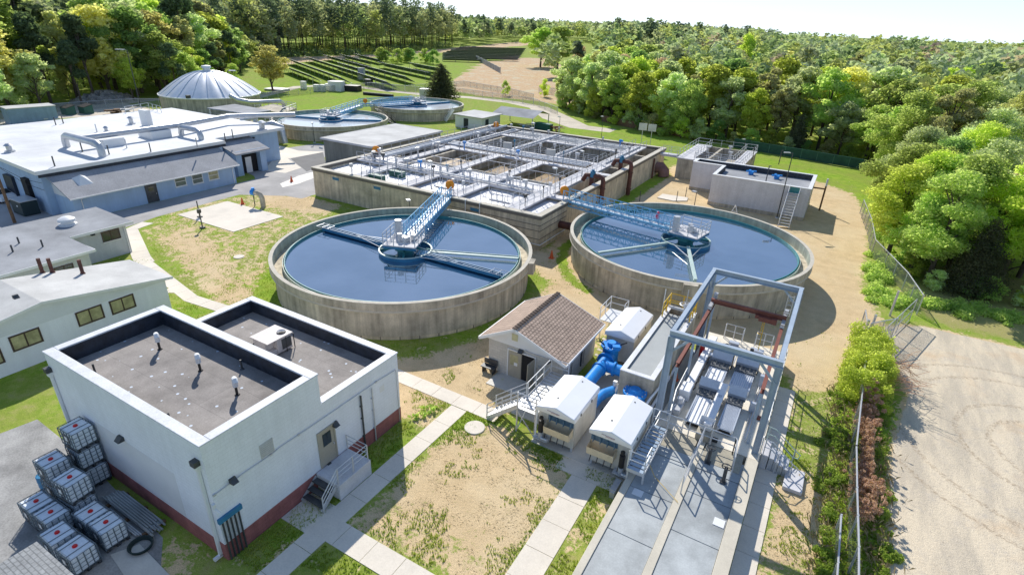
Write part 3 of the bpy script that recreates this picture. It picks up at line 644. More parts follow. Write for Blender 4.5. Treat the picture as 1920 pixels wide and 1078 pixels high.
mb.tube([GU(742,693,X1+.05), GU(750,790,X1+.05)], .02, 5); mb.build('conduit', M['steel'], FB)
for x, y0_, y1_, r in ((676,742,835,.05),(697,728,835,.035)):
    a = GU(x, y0_, X1+.09); mb = MB(); mb.tube([a, (a.x, a.y, .1)], r, 8)
    for zz in (1.0, 2.2, 3.0): mb.cbox((X1+.05, a.y, zz), (.1,.14,.05))
    mb.build('vent_pipe', M['steel'] if r < .04 else M['dkmet'], FB)
mb = MB(); h = G(715,730).z; hp = GU(716,728,X1); FR.box(mb, hp.y-.18, hp.y+.18, -.01, .015, hp.z-.2, hp.z+.2); mb.build('notice_plate', M['white'], FB)
# conduit rack by the corner
rk = GU(430,965,X1); mb = MB(); FR.box(mb, rk.y-.55, rk.y+.55, 0, .14, rk.z-.02, rk.z+.22); rb = mb.build('conduit_box', M['armb'], FB)
mb = MB()
for k in range(5): yy = rk.y-.38+k*.19; mb.tube([(X1+.07, yy, rk.z), (X1+.07, yy, .02)], .045, 6)
mb.build('conduit_bank', M['dkmet'], rb)
mb = MB(); cpos = GU(404,955,X1+.12); mb.tube([cpos, cpos+Vector((.18,.05,-.15))], .06, 8); mb.cbox(cpos+Vector((-.08,0,.12)), (.12,.12,.25)); mb.build('security_camera', M['white'], FB)
# downspouts on the left wall
for sx in (X0+.12, X1-.42):
    mb = MB(); F = FL; F.box(mb, sx-.16, sx+.16, .0, .26, 5.35, 5.6); q = mb.build('rain_head', M['dkmet'], FB)
    mb = MB(); F.box(mb, sx-.07, sx+.07, .02, .14, .15, 5.35); F.box(mb, sx-.13, sx+.13, .0, .2, 5.12, 5.38); F.box(mb, sx-.07, sx+.07, .02, .4, .06, .2); mb.build('downspout', M['white'], FB)
mb = MB(); FL.box(mb, -28.2, -21.6, -.01, .004, .97, 3.6); FL.box(mb, -26.0, -21.6, -.01, .0035, .97, 3.0); mb.build('repainted_patch', mat('fresh_white_paint', (.74,.74,.75), .7, .03, .5, fine=.02), FB)
for px, py in ((300,655),(376,695),(445,740)):
    g_ = G(px, py, 5.57); mb = MB(); mb.cyl((g_.x, g_.y, 5.5), .17, .12, 12, r2=.1); mb.tube([(g_.x, g_.y, 5.56), (g_.x, g_.y, 6.1)], .065, 8)
    v_ = mb.build('roof_vent', M['black'], FB)
    mb = MB(); mb.tube([(g_.x, g_.y, 6.05), (g_.x, g_.y, 6.4), (g_.x+.07, g_.y-.03, 6.54), (g_.x+.2, g_.y-.08, 6.56), (g_.x+.28, g_.y-.12, 6.42)], .12, 10); mb.build('vent_hood', M['white'], v_, smooth=True)
for px, py, hh in ((180,702,.6),(320,793,.55),(454,692,.55)):
    g_ = G(px, py, 5.57); mb = MB(); mb.cyl((g_.x, g_.y, 5.57), .12, .06, 10, r2=.06); mb.tube([(g_.x, g_.y, 5.57), (g_.x, g_.y, 5.57+hh)], .05, 8); mb.build('roof_pipe', M['dkmet'], FB)
# door landing and steps (attached to the building)
mb = MB(); mb.box(X1+.03, 13.9, 0, X1+1.65, 16.1, .98); st = mb.build('landing', M['walk'], FB, bevel=.02)
for k in range(3):
    mb = MB(); y = 13.88-k*.33; zz = .78-k*.25
    mb.box(X1+.08, y-.33, zz-.05, X1+1.45, y-.01, zz)
    mb.build('step', M['dkmet'], st)
for xx in (X1+.08, X1+1.45):
    mb = MB(); mb.bar((xx, 13.88, .85), (xx, 12.85, .08), .05, .2); mb.build('stringer', M['steel'], st)
railing(FB, [(X1+1.55, 12.9, .02), (X1+1.55, 13.95, .98), (X1+1.55, 16.0, .98), (X1+.1, 16.0, .98)], 1.0, M['alu'], 1.1, .026, rails=(1.0, .72, .45), name='stair_railing')
# rooftop unit
AC = thing('air_conditioner', 'rusty white rooftop air conditioner with a round fan on the lower dark roof', 'air conditioner', (-26.2, 17.1, 3.94))
mb = MB(); mb.box(-26.6, 16.7, 4.0, -25.2, 18.35, 4.08); mb.box(-26.55, 16.75, 4.08, -25.5, 18.3, 4.955); mb.box(-25.499, 17.3, 4.08, -25.15, 18.3, 4.955); mb.box(-25.499, 16.75, 4.08, -25.2, 17.299, 4.35); mb.build('body', mat('faded_white_metal', (.62,.56,.53), .5, .12, 2), AC, bevel=.02)
mb = MB(); mb.box(-26.65, 16.65, 4.96, -25.1, 18.4, 5.02); lid_ = mb.build('top_panel', MATS['faded_white_metal'], AC)
mb = MB(); mb.cyl((-25.6, 18.0, 5.02), .26, .05, 20); mb.build('fan', M['black'], lid_)
mb = MB()
for k in range(5): mb.lathe((-25.6, 18.0, 5.075), [(.05+k*.045, 0), (.07+k*.045, .012)], 20)
mb.build('fan_guard', M['steel'], lid_)
mb = MB(); mb.box(-25.149, 17.6, 4.2, -25.13, 18.25, 4.85); mb.build('condenser_coil', M['dkmet'], AC)
mb = MB(); mb.tube([(-26.5, 16.6, 3.96), (-26.5, 16.6, 4.5), (-26.5, 16.75, 4.55)], .05, 6); mb.tube([(-25.15, 18.45, 3.94), (-25.15, 18.45, 4.9)], .03, 6); mb.tube([(-25.15, 17.9, 3.94), (-25.15, 17.9, 4.9)], .03, 6); mb.build('pipe', M['black'], AC)

# ---- windowed white building (gable towards the plant)
WB = thing('gabled_building', 'white gabled building with three brown framed windows at the left edge', 'building', (-46, 13, 0))
u1, u0 = -43.0, -48.8; va, ve, vf = 12.9, 21.0, 4.8
mb = MB(); mb.prism([(u0+.3, vf+.2), (u1, vf+.2), (u1, ve-.15), (u0+.3, ve-.15)], 0, 2.78); mb.build('wall', M['wall_w'], WB)
mb = MB(); mb.add([(u1+.03, vf, 2.66), (u1+.03, ve, 2.66), (u1+.03, ve, 2.78), (u1+.03, va, 4.05), (u1+.03, vf, 2.78), (u0+.2, vf, 2.66), (u0+.2, ve, 2.66), (u0+.2, ve, 2.78), (u0+.2, va, 4.05), (u0+.2, vf, 2.78)],
    [(0,1,2,3,4),(9,8,7,6,5),(0,5,6,1)]); mb.build('gable', mat('white_gable_siding', (.74,.76,.79), .6, .03, 1, fine=.02), WB)
mb = MB()
for sg, ye in ((1, ve+.35), (-1, vf-.35)):
    ze = 2.78-.05
    mb.add([(u0, va, 4.07), (u1+.25, va, 4.07), (u1+.25, ye, ze), (u0, ye, ze), (u0, va, 4.2), (u1+.25, va, 4.2), (u1+.25, ye, ze+.12), (u0, ye, ze+.12)],
        [(0,1,2,3) if sg < 0 else (3,2,1,0), (4,5,6,7) if sg > 0 else (7,6,5,4), (1,2,6,5), (2,3,7,6), (3,0,4,7)])
mb.build('roof', M['grey2'], WB)
mb = MB(); mb.bar((u1+.27, va, 4.12), (u1+.27, ve+.35, 2.80), .04, .2); mb.bar((u1+.27, va, 4.12), (u1+.27, vf-.35, 2.80), .04, .2); mb.build('rake_board', M['white'], WB)
F = Face('u+', u1)
for x, y in ((49,636),(169,591),(230,570)):
    g_ = GU(x, y, u1); window(WB, F, g_.y-.85, g_.y+.85, g_.z-.55, g_.z+.55, M['wframe'], M['curtain'], .1, 1, False)
g_ = GU(-26, 676, u1); window(WB, F, g_.y-.85, g_.y+.85, g_.z-.55, g_.z+.55, M['wframe'], M['curtain'], .1, 1, False)
lamp_box(WB, F, GU(27,553,u1).y, GU(27,556,u1).z-.1, .3)
for px, py in ((82,517),(100,515),(155,512)):
    b_ = G(px, py, 3.55); t_ = max(3.0, 4.2-(b_.y-va)*.165); mb = MB(); mb.cyl((b_.x, b_.y, t_-.1), .22, .2, 12, r2=.16); mb.tube([(b_.x, b_.y, t_-.1), (b_.x, b_.y, t_+1.15)], .13, 10); mb.build('chimney_pipe', M['rust'], WB)
# ---- middle low building
MBD = thing('low_building', 'white low building with wide grey flat roof behind the gabled one', 'building', (-58, 18, 0))
mb = MB(); mb.box(-63.2, 5, 0, -53.5, 20.4, 2.85); mb.box(-63.2, 20.4, 0, -57.75, 25.7, 2.85); mb.build('wall', mat('dull_white_wall', (.60,.62,.64), .75, .06, .6, streak=.08), MBD)
def lslab(mb, x0, y0, x1, y1, za, zb, t=.14):
    mb.add([(x0,y0,zb-t),(x1,y0,za-t),(x1,y1,za-t),(x0,y1,zb-t),(x0,y0,zb),(x1,y0,za),(x1,y1,za),(x0,y1,zb)], [(0,3,2,1),(4,5,6,7),(0,1,5,4),(1,2,6,5),(2,3,7,6),(3,0,4,7)])
mb = MB(); lslab(mb, -63.8, 4.5, -53.0, 20.75, 3.0, 3.35); lslab(mb, -63.8, 20.75, -57.3, 26.2, 3.14, 3.35); mb.build('roof', M['grey'], MBD)
mb = MB(); mb.box(-53.0, 4.5, 2.78, -52.94, 20.81, 3.0); mb.box(-57.3, 20.82, 2.9, -57.24, 26.26, 3.14); mb.box(-57.3, 20.76, 2.78, -52.95, 20.81, 3.0); mb.build('fascia', M['white'], MBD)
F = Face('u+', -57.75); g_ = GU(208,441,-57.75); window(MBD, F, g_.y-.8, g_.y+.8, g_.z-.5, g_.z+.5, M['wframe'], M['glass'], .08, 1)
lamp_box(MBD, F, GU(173,441,-57.75).y, GU(173,441,-57.75).z, .3)
F = Face('u+', -53.5); g_ = GU(118,497,-53.5); window(MBD, F, g_.y-.7, g_.y+.7, 1.2, 2.2, M['wframe'], M['glass'], .08, 1)
g_ = G(127,420,3.3); mb = MB(); mb.lathe((g_.x, g_.y, 3.2), [(.75,0),(.75,.12),(.5,.15),(.5,.4),(.72,.42),(.68,.62),(.4,.78),(0,.82)], 20); mb.build('roof_ventilator', M['white'], MBD, smooth=True)
for px, py in ((36,456),(80,461),(24,471)):
    g_ = G(px, py, 3.2); mb = MB(); mb.tube([(g_.x, g_.y, 3.05), (g_.x, g_.y, 3.75)], .07, 6); mb.build('roof_pipe', M['dkmet'], MBD)
mb = MB(); mb.tube([(-57.68, 25.5, 3.0), (-57.68, 25.5, .1)], .05, 6); mb.build('downspout', M['white'], MBD)

# ---- long building with white roof
LB = thing('long_building', 'long pale blue building with a white flat roof and grey shingled lean-to', 'building', (-90, 40, 0))
mb = MB(); mb.prism([(-107.5, 28.5), (-75.6, 26.6), (-75.6, 48.6), (-78.8, 48.6), (-78.8, 60.5), (-107.5, 60.5)], 0, 5.0); mb.build('wall', M['wall_b'], LB)
mb = MB(); mb.prism([(-108, 28.0), (-75.1, 26.1), (-75.1, 48.9), (-77.6, 49.0), (-77.6, 61), (-108, 61)], 5.0, 5.16); mb.build('roof', M['whiteroof'], LB)
mb = MB()
for a, b in (((-75.06,26.1),(-75.06,48.9)),((-77.56,49.0),(-77.56,61)),((-108,27.96),(-75.1,26.06))): mb.bar((*a, 5.0), (*b, 5.0), .06, .42)
mb.build('fascia', M['white'], LB)
mb = MB(); mb.bar((-75.0,26.2,4.62), (-75.0,48.8,4.62), .1, .3); mb.build('wall_band', M['liner'], LB)
# lean-to
mb = MB(); mb.prism([(-75.6, 27.4), (-71.7, 27.4), (-71.7, 47.3), (-75.6, 47.3)], 0, 2.55); mb.build('lean_to_wall', M['wall_b'], LB)
mb = MB(); mb.add([(-71.0,26.9,2.5),(-71.0,47.7,2.5),(-75.55,47.7,4.55),(-75.55,26.9,4.55),(-71.0,26.9,2.64),(-71.0,47.7,2.64),(-75.55,47.7,4.69),(-75.55,26.9,4.69)], [(0,3,2,1),(4,5,6,7),(0,1,5,4),(1,2,6,5),(3,0,4,7)]); mb.build('lean_to_roof', M['shin_g'], LB)
mb = MB(); mb.add([(-75.6,27.38,2.4),(-71.4,27.38,2.4),(-71.4,27.38,2.6),(-75.6,27.38,4.5)], [(0,1,2,3)]); mb.add([(-71.7,47.32,2.4),(-75.6,47.32,2.4),(-75.6,47.32,4.5),(-71.4,47.32,2.6)], [(0,1,2,3)]); mb.build('lean_to_gable', M['white'], LB)
mb = MB(); mb.bar((-70.95,26.9,2.56),(-70.95,47.7,2.56), .1, .14)
for y in (28.2, 46.9): mb.tube([(-71.0,y,2.5),(-71.6,y,2.2),(-71.6,y,.1)], .05, 6)
mb.build('gutter', M['white'], LB)
g_ = G(130,345,4.0); mb = MB(); c_ = Vector((-73.4, 29.6, 3.55)); mb.add([c_+Vector(q) for q in ((-.9,-.9,.42),(-.9,.9,.42),(.9,.9,-.38),(.9,-.9,-.38),(-.2,0,.85))], [(0,4,1),(1,4,2),(2,4,3),(3,4,0)]); mb.build('roof_dormer', M['white'], LB)
F = Face('u+', -71.7)
for x, y in ((338,340),(370,335),(400,328)):
    g_ = GU(x, y, -71.7); window(LB, F, g_.y-.75, g_.y+.75, max(.6, g_.z-.65), max(.6, g_.z-.65)+1.25, M['white'], M['curtain'] if x > 390 else mat('pale_glass', (.16,.20,.17), .15, .2, 1), .09, 0, True, True)
g_ = GU(285,363,-71.7); door(LB, F, g_.y-.6, g_.y+.6, .05, 2.2, M['dkmet'])
for x, y, w_, h_, mm, nm in ((262,378,.5,.6,M['redp'],'red_cabinet'),(233,384,.6,.6,M['tan'],'meter_box')):
    g_ = G(x, y+4); tq = thing(nm, {'red_cabinet':'small red cabinet by the door of the pale blue building','meter_box':'tan box standing against the pale blue wall'}[nm], 'cabinet', (g_.x, g_.y, 0)); mb = MB(); mb.box(g_.x-w_/2, g_.y-w_/2, .02, g_.x+w_/2, g_.y+w_/2, h_+.3); mb.build('body', mm, tq, bevel=.03); mb = MB(); mb.box(g_.x-w_/2-.03, g_.y-w_/2-.03, h_+.3, g_.x+w_/2+.03, g_.y+w_/2+.03, h_+.36); mb.build('lid', mm, tq)
# garage bay
mb = MB(); mb.prism([(-78.8,52.01),(-75.61,52.01),(-75.61,47.33),(-71.9,47.33),(-71.9,48.0),(-74.6,48.0),(-74.6,52.6),(-78.8,52.6)][::-1], 0, 3.5); 
mb = MB(); mb.box(-78.79, 49.7, 0, -74.5, 50.6, 3.5); mb.box(-78.79, 53.7, 0, -74.5, 54.7, 3.5); mb.box(-78.79, 50.6, 2.95, -74.5, 53.7, 3.5); mb.build('garage_wall', M['wall_b'], LB)
mb = MB(); mb.box(-75.5, 50.61, .02, -75.4, 53.69, 2.94); mb.build('garage_opening', M['hole'], LB)
mb = MB(); mb.box(-75.39, 51.7, .02, -75.36, 52.7, 2.3); mb.build('garage_door_leaf', M['white'], LB)
mb = MB(); mb.add([(-73.9,49.3,3.15),(-73.9,55.1,3.15),(-78.7,55.1,4.5),(-78.7,49.3,4.5),(-73.9,49.3,3.3),(-73.9,55.1,3.3),(-78.7,55.1,4.65),(-78.7,49.3,4.65)], [(0,3,2,1),(4,5,6,7),(0,1,5,4),(1,2,6,5),(3,0,4,7)]); mb.build('garage_roof', M['shin_g'], LB)
lamp_box(LB, Face('u+', -78.8), 56.0, 4.0, .4)
Fe = Face('v-', 26.9); mb = MB(); mb.box(-80.6, 26.4, 1.2, -79.4, 26.95, 3.6); wq = mb.build('window', M['hole'], LB)
mb = MB(); mb.box(-86.6, 26.8, .1, -84.4, 27.3, 3.0); mb.build('side_door', M['liner'], LB)
# roof ducts and details
def duct(pts, r, nm='roof_duct'): mb = MB(); mb.tube(pts, r, 12); return mb.build(nm, M['duct'], LB, smooth=True)
def rp(x, y, z=5.9): g_ = G(x, y, z); return Vector((g_.x, g_.y, z))
def arch(a, b, r, zt): 
    a, b = Vector(a), Vector(b); d = (b-a).normalized()*.7
    return [Vector((a.x,a.y,5.1)), Vector((a.x,a.y,zt-.8)), Vector((a.x,a.y,zt-.2))+d*.35, Vector((a.x,a.y,zt))+d, Vector((b.x,b.y,zt))-d, Vector((b.x,b.y,zt-.2))-d*.35, Vector((b.x,b.y,zt-.8)), Vector((b.x,b.y,5.1))]
duct(arch(rp(126,277,5.1), rp(193,295,5.1), .42, 6.7), .42)
duct(arch(rp(341,255,5.1), rp(378,263,5.1), .38, 6.4), .38)
a = rp(148,260,6.5); b = rp(330,236,6.5); c = rp(430,218,6.4); duct([a, b, c, c+Vector((6,8,0))], .38)
for x, y, sx, sy, sz in ((205,272,3.2,2.6,1.0),(292,257,3.4,2.8,1.1)):
    g_ = rp(x, y, 5.16); mb = MB(); mb.prism([(g_.x-sx/2, g_.y-sy/2), (g_.x+sx/2, g_.y-sy/2), (g_.x+sx/2, g_.y+sy/2), (g_.x-sx/2, g_.y+sy/2)], 5.16, [5.16+sz*.5, 5.16+sz, 5.16+sz, 5.16+sz*.5]); mb.build('roof_unit', M['white'], LB, bevel=.05)
g_ = rp(277,237,5.16); mb = MB(); mb.box(g_.x-.9, g_.y-.4, 5.16, g_.x+.9, g_.y+.4, 7.6); mb.build('roof_stack', M['white'], LB)
for x, y, r, h_ in ((19,285,.5,.9),(247,233,.5,1.1),(200,248,.35,.7),(492,243,.7,1.3)):
    g_ = rp(x, y, 5.16); mb = MB(); mb.cyl((g_.x, g_.y, 5.16), r*1.1, .15, 12); mb.cyl((g_.x, g_.y, 5.3), r*.6, h_*.7, 12); mb.cyl((g_.x, g_.y, 5.2+h_*.8), r, .25, 12, r2=r*.4); mb.build('roof_ventilator', M['duct'], LB)
for x, y in ((103,312),(283,285),(238,278),(370,275),(423,265),(437,258),(182,248),(105,235),(119,232),(155,285),(205,290)):
    g_ = rp(x, y, 5.16); mb = MB(); mb.tube([(g_.x, g_.y, 5.1), (g_.x, g_.y, 6.3)], .08, 6); mb.build('roof_pipe', M['dkmet'] if x % 2 else M['duct'], LB)
railing(LB, [rp(236,213,5.16), rp(280,205,5.16), rp(303,212,5.16)], 1.1, M['alu'], 2, .04, posts=False, name='roof_railing')

# ---- small gabled shed with brown roof
SH = thing('pump_shed', 'small beige block shed with brown shingled gable roof and open door', 'shed', (-14.7, 30.7, 0))
sx0, sx1, sy0, sy1 = -17.45, -11.85, 27.95, 33.45; zr, ze = 3.95, 2.55; xc = (sx0+sx1)/2-.95
xc = -15.7+.45
mb = MB(); ringwall(mb, sx0, sy0, sx1, sy1, .02, 2.5, .2); mb.build('wall', M['blkt'], SH)
gz = lambda x: zr-(zr-ze)*abs(x-xc)/((xc-sx0+.5) if x < xc else (sx1+.4-xc))
for y in (sy0-.02, sy1+.02):
    mb = MB(); f = [(sx0-.1, y, 2.42), (sx1+.1, y, 2.42), (sx1+.1, y, gz(sx1+.1)-.03), (xc, y, zr-.05), (sx0-.1, y, gz(sx0-.1)-.03)]; mb.add(f, [(0,1,2,3,4)]); mb.build('gable', M['white'], SH)
mb = MB()
for s_, xe in ((-1, sx0-.5), (1, sx1+.4)):
    A_ = [(xc, sy0-.45, zr), (xe, sy0-.45, ze-.02), (xe, sy1+.45, ze-.02), (xc, sy1+.45, zr)]; B_ = [(p[0], p[1], p[2]+.1) for p in A_]
    mb.add(A_+B_, [(0,1,2,3) if s_ > 0 else (3,2,1,0), (4,5,6,7) if s_ < 0 else (7,6,5,4), (1,5,6,2), (0,4,5,1), (2,6,7,3)])
mb.build('roof', M['shin_b'], SH)
mb = MB()
for s_, xe in ((-1, sx0-.5), (1, sx1+.4)):
    for y in (sy0-.48, sy1+.48): mb.bar((xc, y, zr+.0), (xe, y, ze-.02), .05, .2)
    mb.bar((xe+s_*.03, sy0-.48, ze+.0), (xe+s_*.03, sy1+.48, ze+.0), .06, .16)
mb.build('trim', M['white'], SH)
mb = MB()
for k in range(22): y = sy0-.4+k*(sy1-sy0+.8)/21; mb.cbox((xc, y, zr+.13), (.3, .2, .05))
mb.build('ridge_cap', mat('dark_brown_ridge', (.10,.07,.055), .9, .2, 3), SH)
F = Face('v-', sy0); 
dl = -15.85
mb = MB(); F.box(mb, dl, dl+1.0, -.02, .05, .04, 2.1); d_ = mb.build('door', M['tan'], SH)
mb = MB(); F.box(mb, dl+.15, dl+.75, .05, .06, 1.0, 1.8); mb.build('pane', M['curtain'], d_)
mb = MB(); F.box(mb, dl+.45, dl+.72, .062, .066, 1.0, 1.25); mb.build('notice', M['white'], d_)
mb = MB(); F.box(mb, dl+1.02, dl+2.0, -.0, .02, .04, 2.05); mb.build('doorway', M['hole'], SH)
mb = MB(); mb.bar((dl+2.0, sy0-.04, 1.05), (dl+1.95, sy0-.95, 1.05), .05, 2.0); mb.build('open_door', M['tan'], SH)
mb = MB()
for a in ((dl-.08,dl-.003),(dl+2.003,dl+2.08)): F.box(mb, a[0], a[1], -.02, .08, .04, 2.18)
F.box(mb, dl-.003, dl+2.003, -.02, .08, 2.1, 2.18); mb.build('door_frame', M['white'], SH)
lamp_box(SH, F, -14.9, 2.2, .32)
mb = MB(); F.box(mb, xc-.05-.35, xc+.25-.35+.15, .03, .05, 2.9, 3.4); mb.build('gable_vent', mat('cream_vent', (.62,.58,.35), .6, .05, 2), SH)
mb = MB(); mb.tube([(-14.6, sy0-.06, 2.5), (-14.3, sy0-.06, 2.42), (-12.2, sy0-.06, 2.42), (-12.2, sy0-.06, 2.25)], .02, 5); mb.cbox((-13.5, sy0-.06, 1.5), (.18,.1,.18)); mb.build('conduit', M['steel'], SH)
mb = MB(); mb.tube([(-12.7, sy0-.05, 2.25), (-12.85, sy0-.3, 2.15)], .05, 8); mb.build('security_camera', M['black'], SH)
for y in (29.3, 30.9, 31.3): mb = MB(); mb.tube([(sx1+.05, y, .6), (sx1+.05, y, 2.4)], .02 if y != 30.9 else .06, 5); mb.build('wall_pipe', M['dkmet'], SH)
BN = thing('bench', 'grey weathered bench against the beige shed wall', 'bench', (-17.1, 27.6, 0))
for sx_ in (-17.6, -16.8): mb = MB(); mb.box(sx_, 27.35, 0, sx_+.06, 27.8, .42); mb.build('leg', M['dkmet'], BN)
mb = MB(); mb.box(-17.7, 27.3, .42, -16.65, 27.8, .48); mb.build('seat', M['dkmet'], BN)
mb = MB(); mb.box(-17.7, 27.8, .5, -16.65, 27.85, .9); mb.build('backrest', M['dkmet'], BN)

# ---- flat roofed equipment building beside the basin
EB = thing('equipment_building', 'plain grey-green block building with pale flat roof beside the basin', 'building', (-68, 70, 0))
ep = [(-71.8, 63.6), (-61.5, 63.4), (-61.5, 80.8), (-71.8, 80.8)]
mb = MB(); mb.prism(ep, 0, 3.75); mb.build('wall', brickify('green_grey_blockwork', mat('green_grey_wall', (.30,.30,.26), .85, .1, .5, streak=.2), 'wall', 1.2, 4.0, .02, .85), EB)
mb = MB(); mb.box(-72.1, 63.3, 3.75, -61.2, 81.1, 3.95); mb.build('roof', M['grey2'], EB)
mb = MB()
for a in ((-72.14,63.24,-61.14,63.30),(-72.14,81.1,-61.14,81.16),(-72.14,63.3,-72.1,81.1),(-61.2,63.3,-61.14,81.1)): mb.box(a[0], a[1], 3.68, a[2], a[3], 3.98)
mb.build('fascia', M['walk'], EB)
g_ = G(592,270,2.2); mb = MB(); mb.tube([(-72.0, 63.5, 2.2), (-72.4, 63.1, 2.4)], .2, 8); mb.build('wall_lamp', M['white'], EB)

# ---- rear right building with stair
RB = thing('filter_building', 'grey white brick building with dark parapet roof and outside stair', 'building', (-8, 83, 0))
ax0, ax1, ay0, ay1, bx = -18.2, -1.9, 78.6, 90.6, -14.0
RZ = 4.15
mb = MB(); mb.prism([(bx, ay0), (ax1, ay0), (ax1, ay1-3), (ax0, ay1-3), (ax0, ay0+6.3), (bx, ay0+6.3)], .45, RZ-.75)
mb.box(bx, ay0, RZ-.75, ax1, ay0+.35, RZ); mb.box(ax1-.35, ay0+.35, RZ-.75, ax1, ay1-3, RZ); mb.box(ax0, ay1-3.35, RZ-.75, ax1-.35, ay1-3, RZ); mb.box(ax0, ay0+6.3, RZ-.75, ax0+.35, ay1-3.35, RZ); mb.box(ax0+.35, ay0+6.3, RZ-.75, bx+.35, ay0+6.65, RZ); mb.box(bx, ay0+.35, RZ-.75, bx+.35, ay0+6.3, RZ)
mb.build('wall', M['rbw'], RB)
mb = MB(); mb.prism([(bx-.03, ay0-.03), (ax1+.03, ay0-.03), (ax1+.03, ay1-2.97), (ax0-.03, ay1-2.97), (ax0-.03, ay0+6.27), (bx-.03, ay0+6.27)], 0, .45); mb.build('base_course', M['concg'], RB)
mb = MB()
for a in ((bx-.06,ay0-.06,ax1+.06,ay0+.4),(ax1-.4,ay0+.4,ax1+.06,ay1-2.94),(ax0-.06,ay1-3.4,ax1-.4,ay1-2.94),(ax0-.06,ay0+6.24,ax0+.4,ay1-3.4),(ax0+.4,ay0+6.24,bx+.4,ay0+6.7),(bx-.06,ay0+.4,bx+.4,ay0+6.24)): mb.box(a[0], a[1], RZ, a[2], a[3], RZ+.06)
mb.build('coping', M['white'], RB)
mb = MB(); mb.box(bx+.4, ay0+.41, RZ-.74, ax1-.41, ay1-3.41, RZ-.7); mb.box(ax0+.41, ay0+6.71, RZ-.74, bx+.4, ay1-3.41, RZ-.701); mb.build('roof', M['grey'], RB)
mb = MB(); mb.box(ax0+.36, ay1-3.45, RZ-.7, ax1-.36, ay1-3.36, RZ-.02); mb.box(ax0+.36, ay0+6.66, RZ-.7, ax0+.42, ay1-3.45, RZ-.02); mb.box(bx+.36, ay0+.36, RZ-.7, bx+.42, ay0+6.66, RZ-.02); mb.build('parapet_lining', M['liner'], RB)
for px, py in ((1408,326),(1456,334)):
    g_ = G(px, py, RZ-.6); mb = MB(); mb.cyl((g_.x, g_.y, RZ-.7), .35, .5, 10)
    for k in range(4): a = k*1.57+.5; mb.bar((g_.x, g_.y, RZ-.25), (g_.x+.7*math.cos(a), g_.y+.7*math.sin(a), RZ-.25), .22, .2)
    mb.build('roof_fan', M['blue'], RB)
g_ = G(1507,330,RZ-.6); mb = MB(); mb.cbox((g_.x, g_.y, RZ-.5), (1.0,.5,.35)); mb.cbox((g_.x-.8, g_.y, RZ-.5), (.5,.5,.3)); mb.build('roof_valve', M['orange'], RB)
for px, py in ((1436,340),(1410,300),(1460,308)):
    g_ = G(px, py, RZ-.7); mb = MB(); mb.tube([(g_.x, g_.y, RZ-.75), (g_.x, g_.y, RZ+1.4), (g_.x+.25, g_.y-.1, RZ+1.4)], .07, 6); mb.build('roof_pipe', M['dkmet'], RB)
mb = MB(); sxa, sxb = -4.35, -3.1
for x in (sxa, sxb): mb.bar((x, 73.9, .1), (x, 78.45, 3.6), .08, .3)
sr = mb.build('stair', M['steel'], RB)
for k in range(13):
    t = (k+.5)/13; mb = MB(); mb.box(sxa+.05, 73.9+4.5*t-.14, .1+3.45*t, sxb-.05, 73.9+4.5*t+.14, .1+3.45*t+.04); mb.build('step', M['alu'], sr)
for x in (sxa, sxb):
    mb = MB(); mb.tube([(x, 73.9, 1.0), (x, 78.4, 4.5)], .03, 5); mb.bar((x, 74.0, .1), (x, 74.0, 1.05), .05); mb.bar((x, 76.2, 1.8), (x, 76.2, 2.8), .05); mb.build('handrail', M['alu'], sr)
mb = MB(); Face('v-', ay0).box(mb, -4.3, -3.15, -.0, .03, 3.4, 4.12); mb.build('door', M['teal'], RB)
PG = thing('pipe_gate', 'white topped goose-neck vent post standing right of the grey white building', 'pipe', (-.6, 84.5, 0))
g0 = G(1536,395); mb = MB(); mb.tube([(g0.x, g0.y, 0), (g0.x, g0.y, 3.4)], .11, 8); mb.build('post', M['wood'], PG)
mb = MB(); mb.tube([(g0.x, g0.y, 3.0), (g0.x-1.9, g0.y-.2, 3.0)], .1, 8); mb.build('arm', M['wood'], PG)
mb = MB(); mb.tube([(g0.x, g0.y, 3.4), (g0.x, g0.y, 4.4)], .12, 8); mb.build('white_cap', M['white'], PG)

# ---- open tank with railings behind it and the bridge from the basin
RT = thing('chamber', 'raised concrete chamber with railings behind the grey white building', 'tank', (-17, 98, 0))
mb = MB(); ringwall(mb, -25.6+3.6, 90.7, -12.2, 104.4, 0, 3.1, .35); mb.box(-21.6, 91.1, 1.4, -12.6, 104.0, 1.6); mb.box(-18, 91.1, 0, -17.6, 104, 3.1); mb.build('wall', M['concg'], RT)
mb = MB(); mb.box(-22.2, 90.6, 3.1, -19.6, 104.5, 3.25); mb.box(-19.6, 90.6, 3.1, -12.1, 92.2, 3.25); mb.box(-13.8, 92.2, 3.1, -12.1, 104.5, 3.25); mb.build('walkway', M['walk'], RT)
railing(RT, [(-22.1,92.3,3.25),(-22.1,104.4,3.25),(-12.2,104.4,3.25),(-12.2,90.7,3.25),(-19.4,90.7,3.25)], 1.07, M['alu'], 2.0, .035, posts=False)
railing(RT, [(-19.7,92.3,3.25),(-19.7,104,3.25)], 1.07, M['alu'], 2.0, .035, posts=False); railing(RT, [(-19.5,92.3,3.25),(-13.9,92.3,3.25),(-13.9,104,3.25)], 1.07, M['alu'], 2.0, .035, posts=False)
for x, y in ((-19,98),(-15,96),(-16,101)): mb = MB(); mb.cyl((x, y, 3.1), .2, .9, 8); mb.cyl((x, y, 4.0), .35, .2, 8); mb.build('valve_stand', M['steel'], RT)
BR = thing('footbridge', 'pale steel footbridge from the basin to the raised chamber', 'bridge', (-23, 91.5, 3))
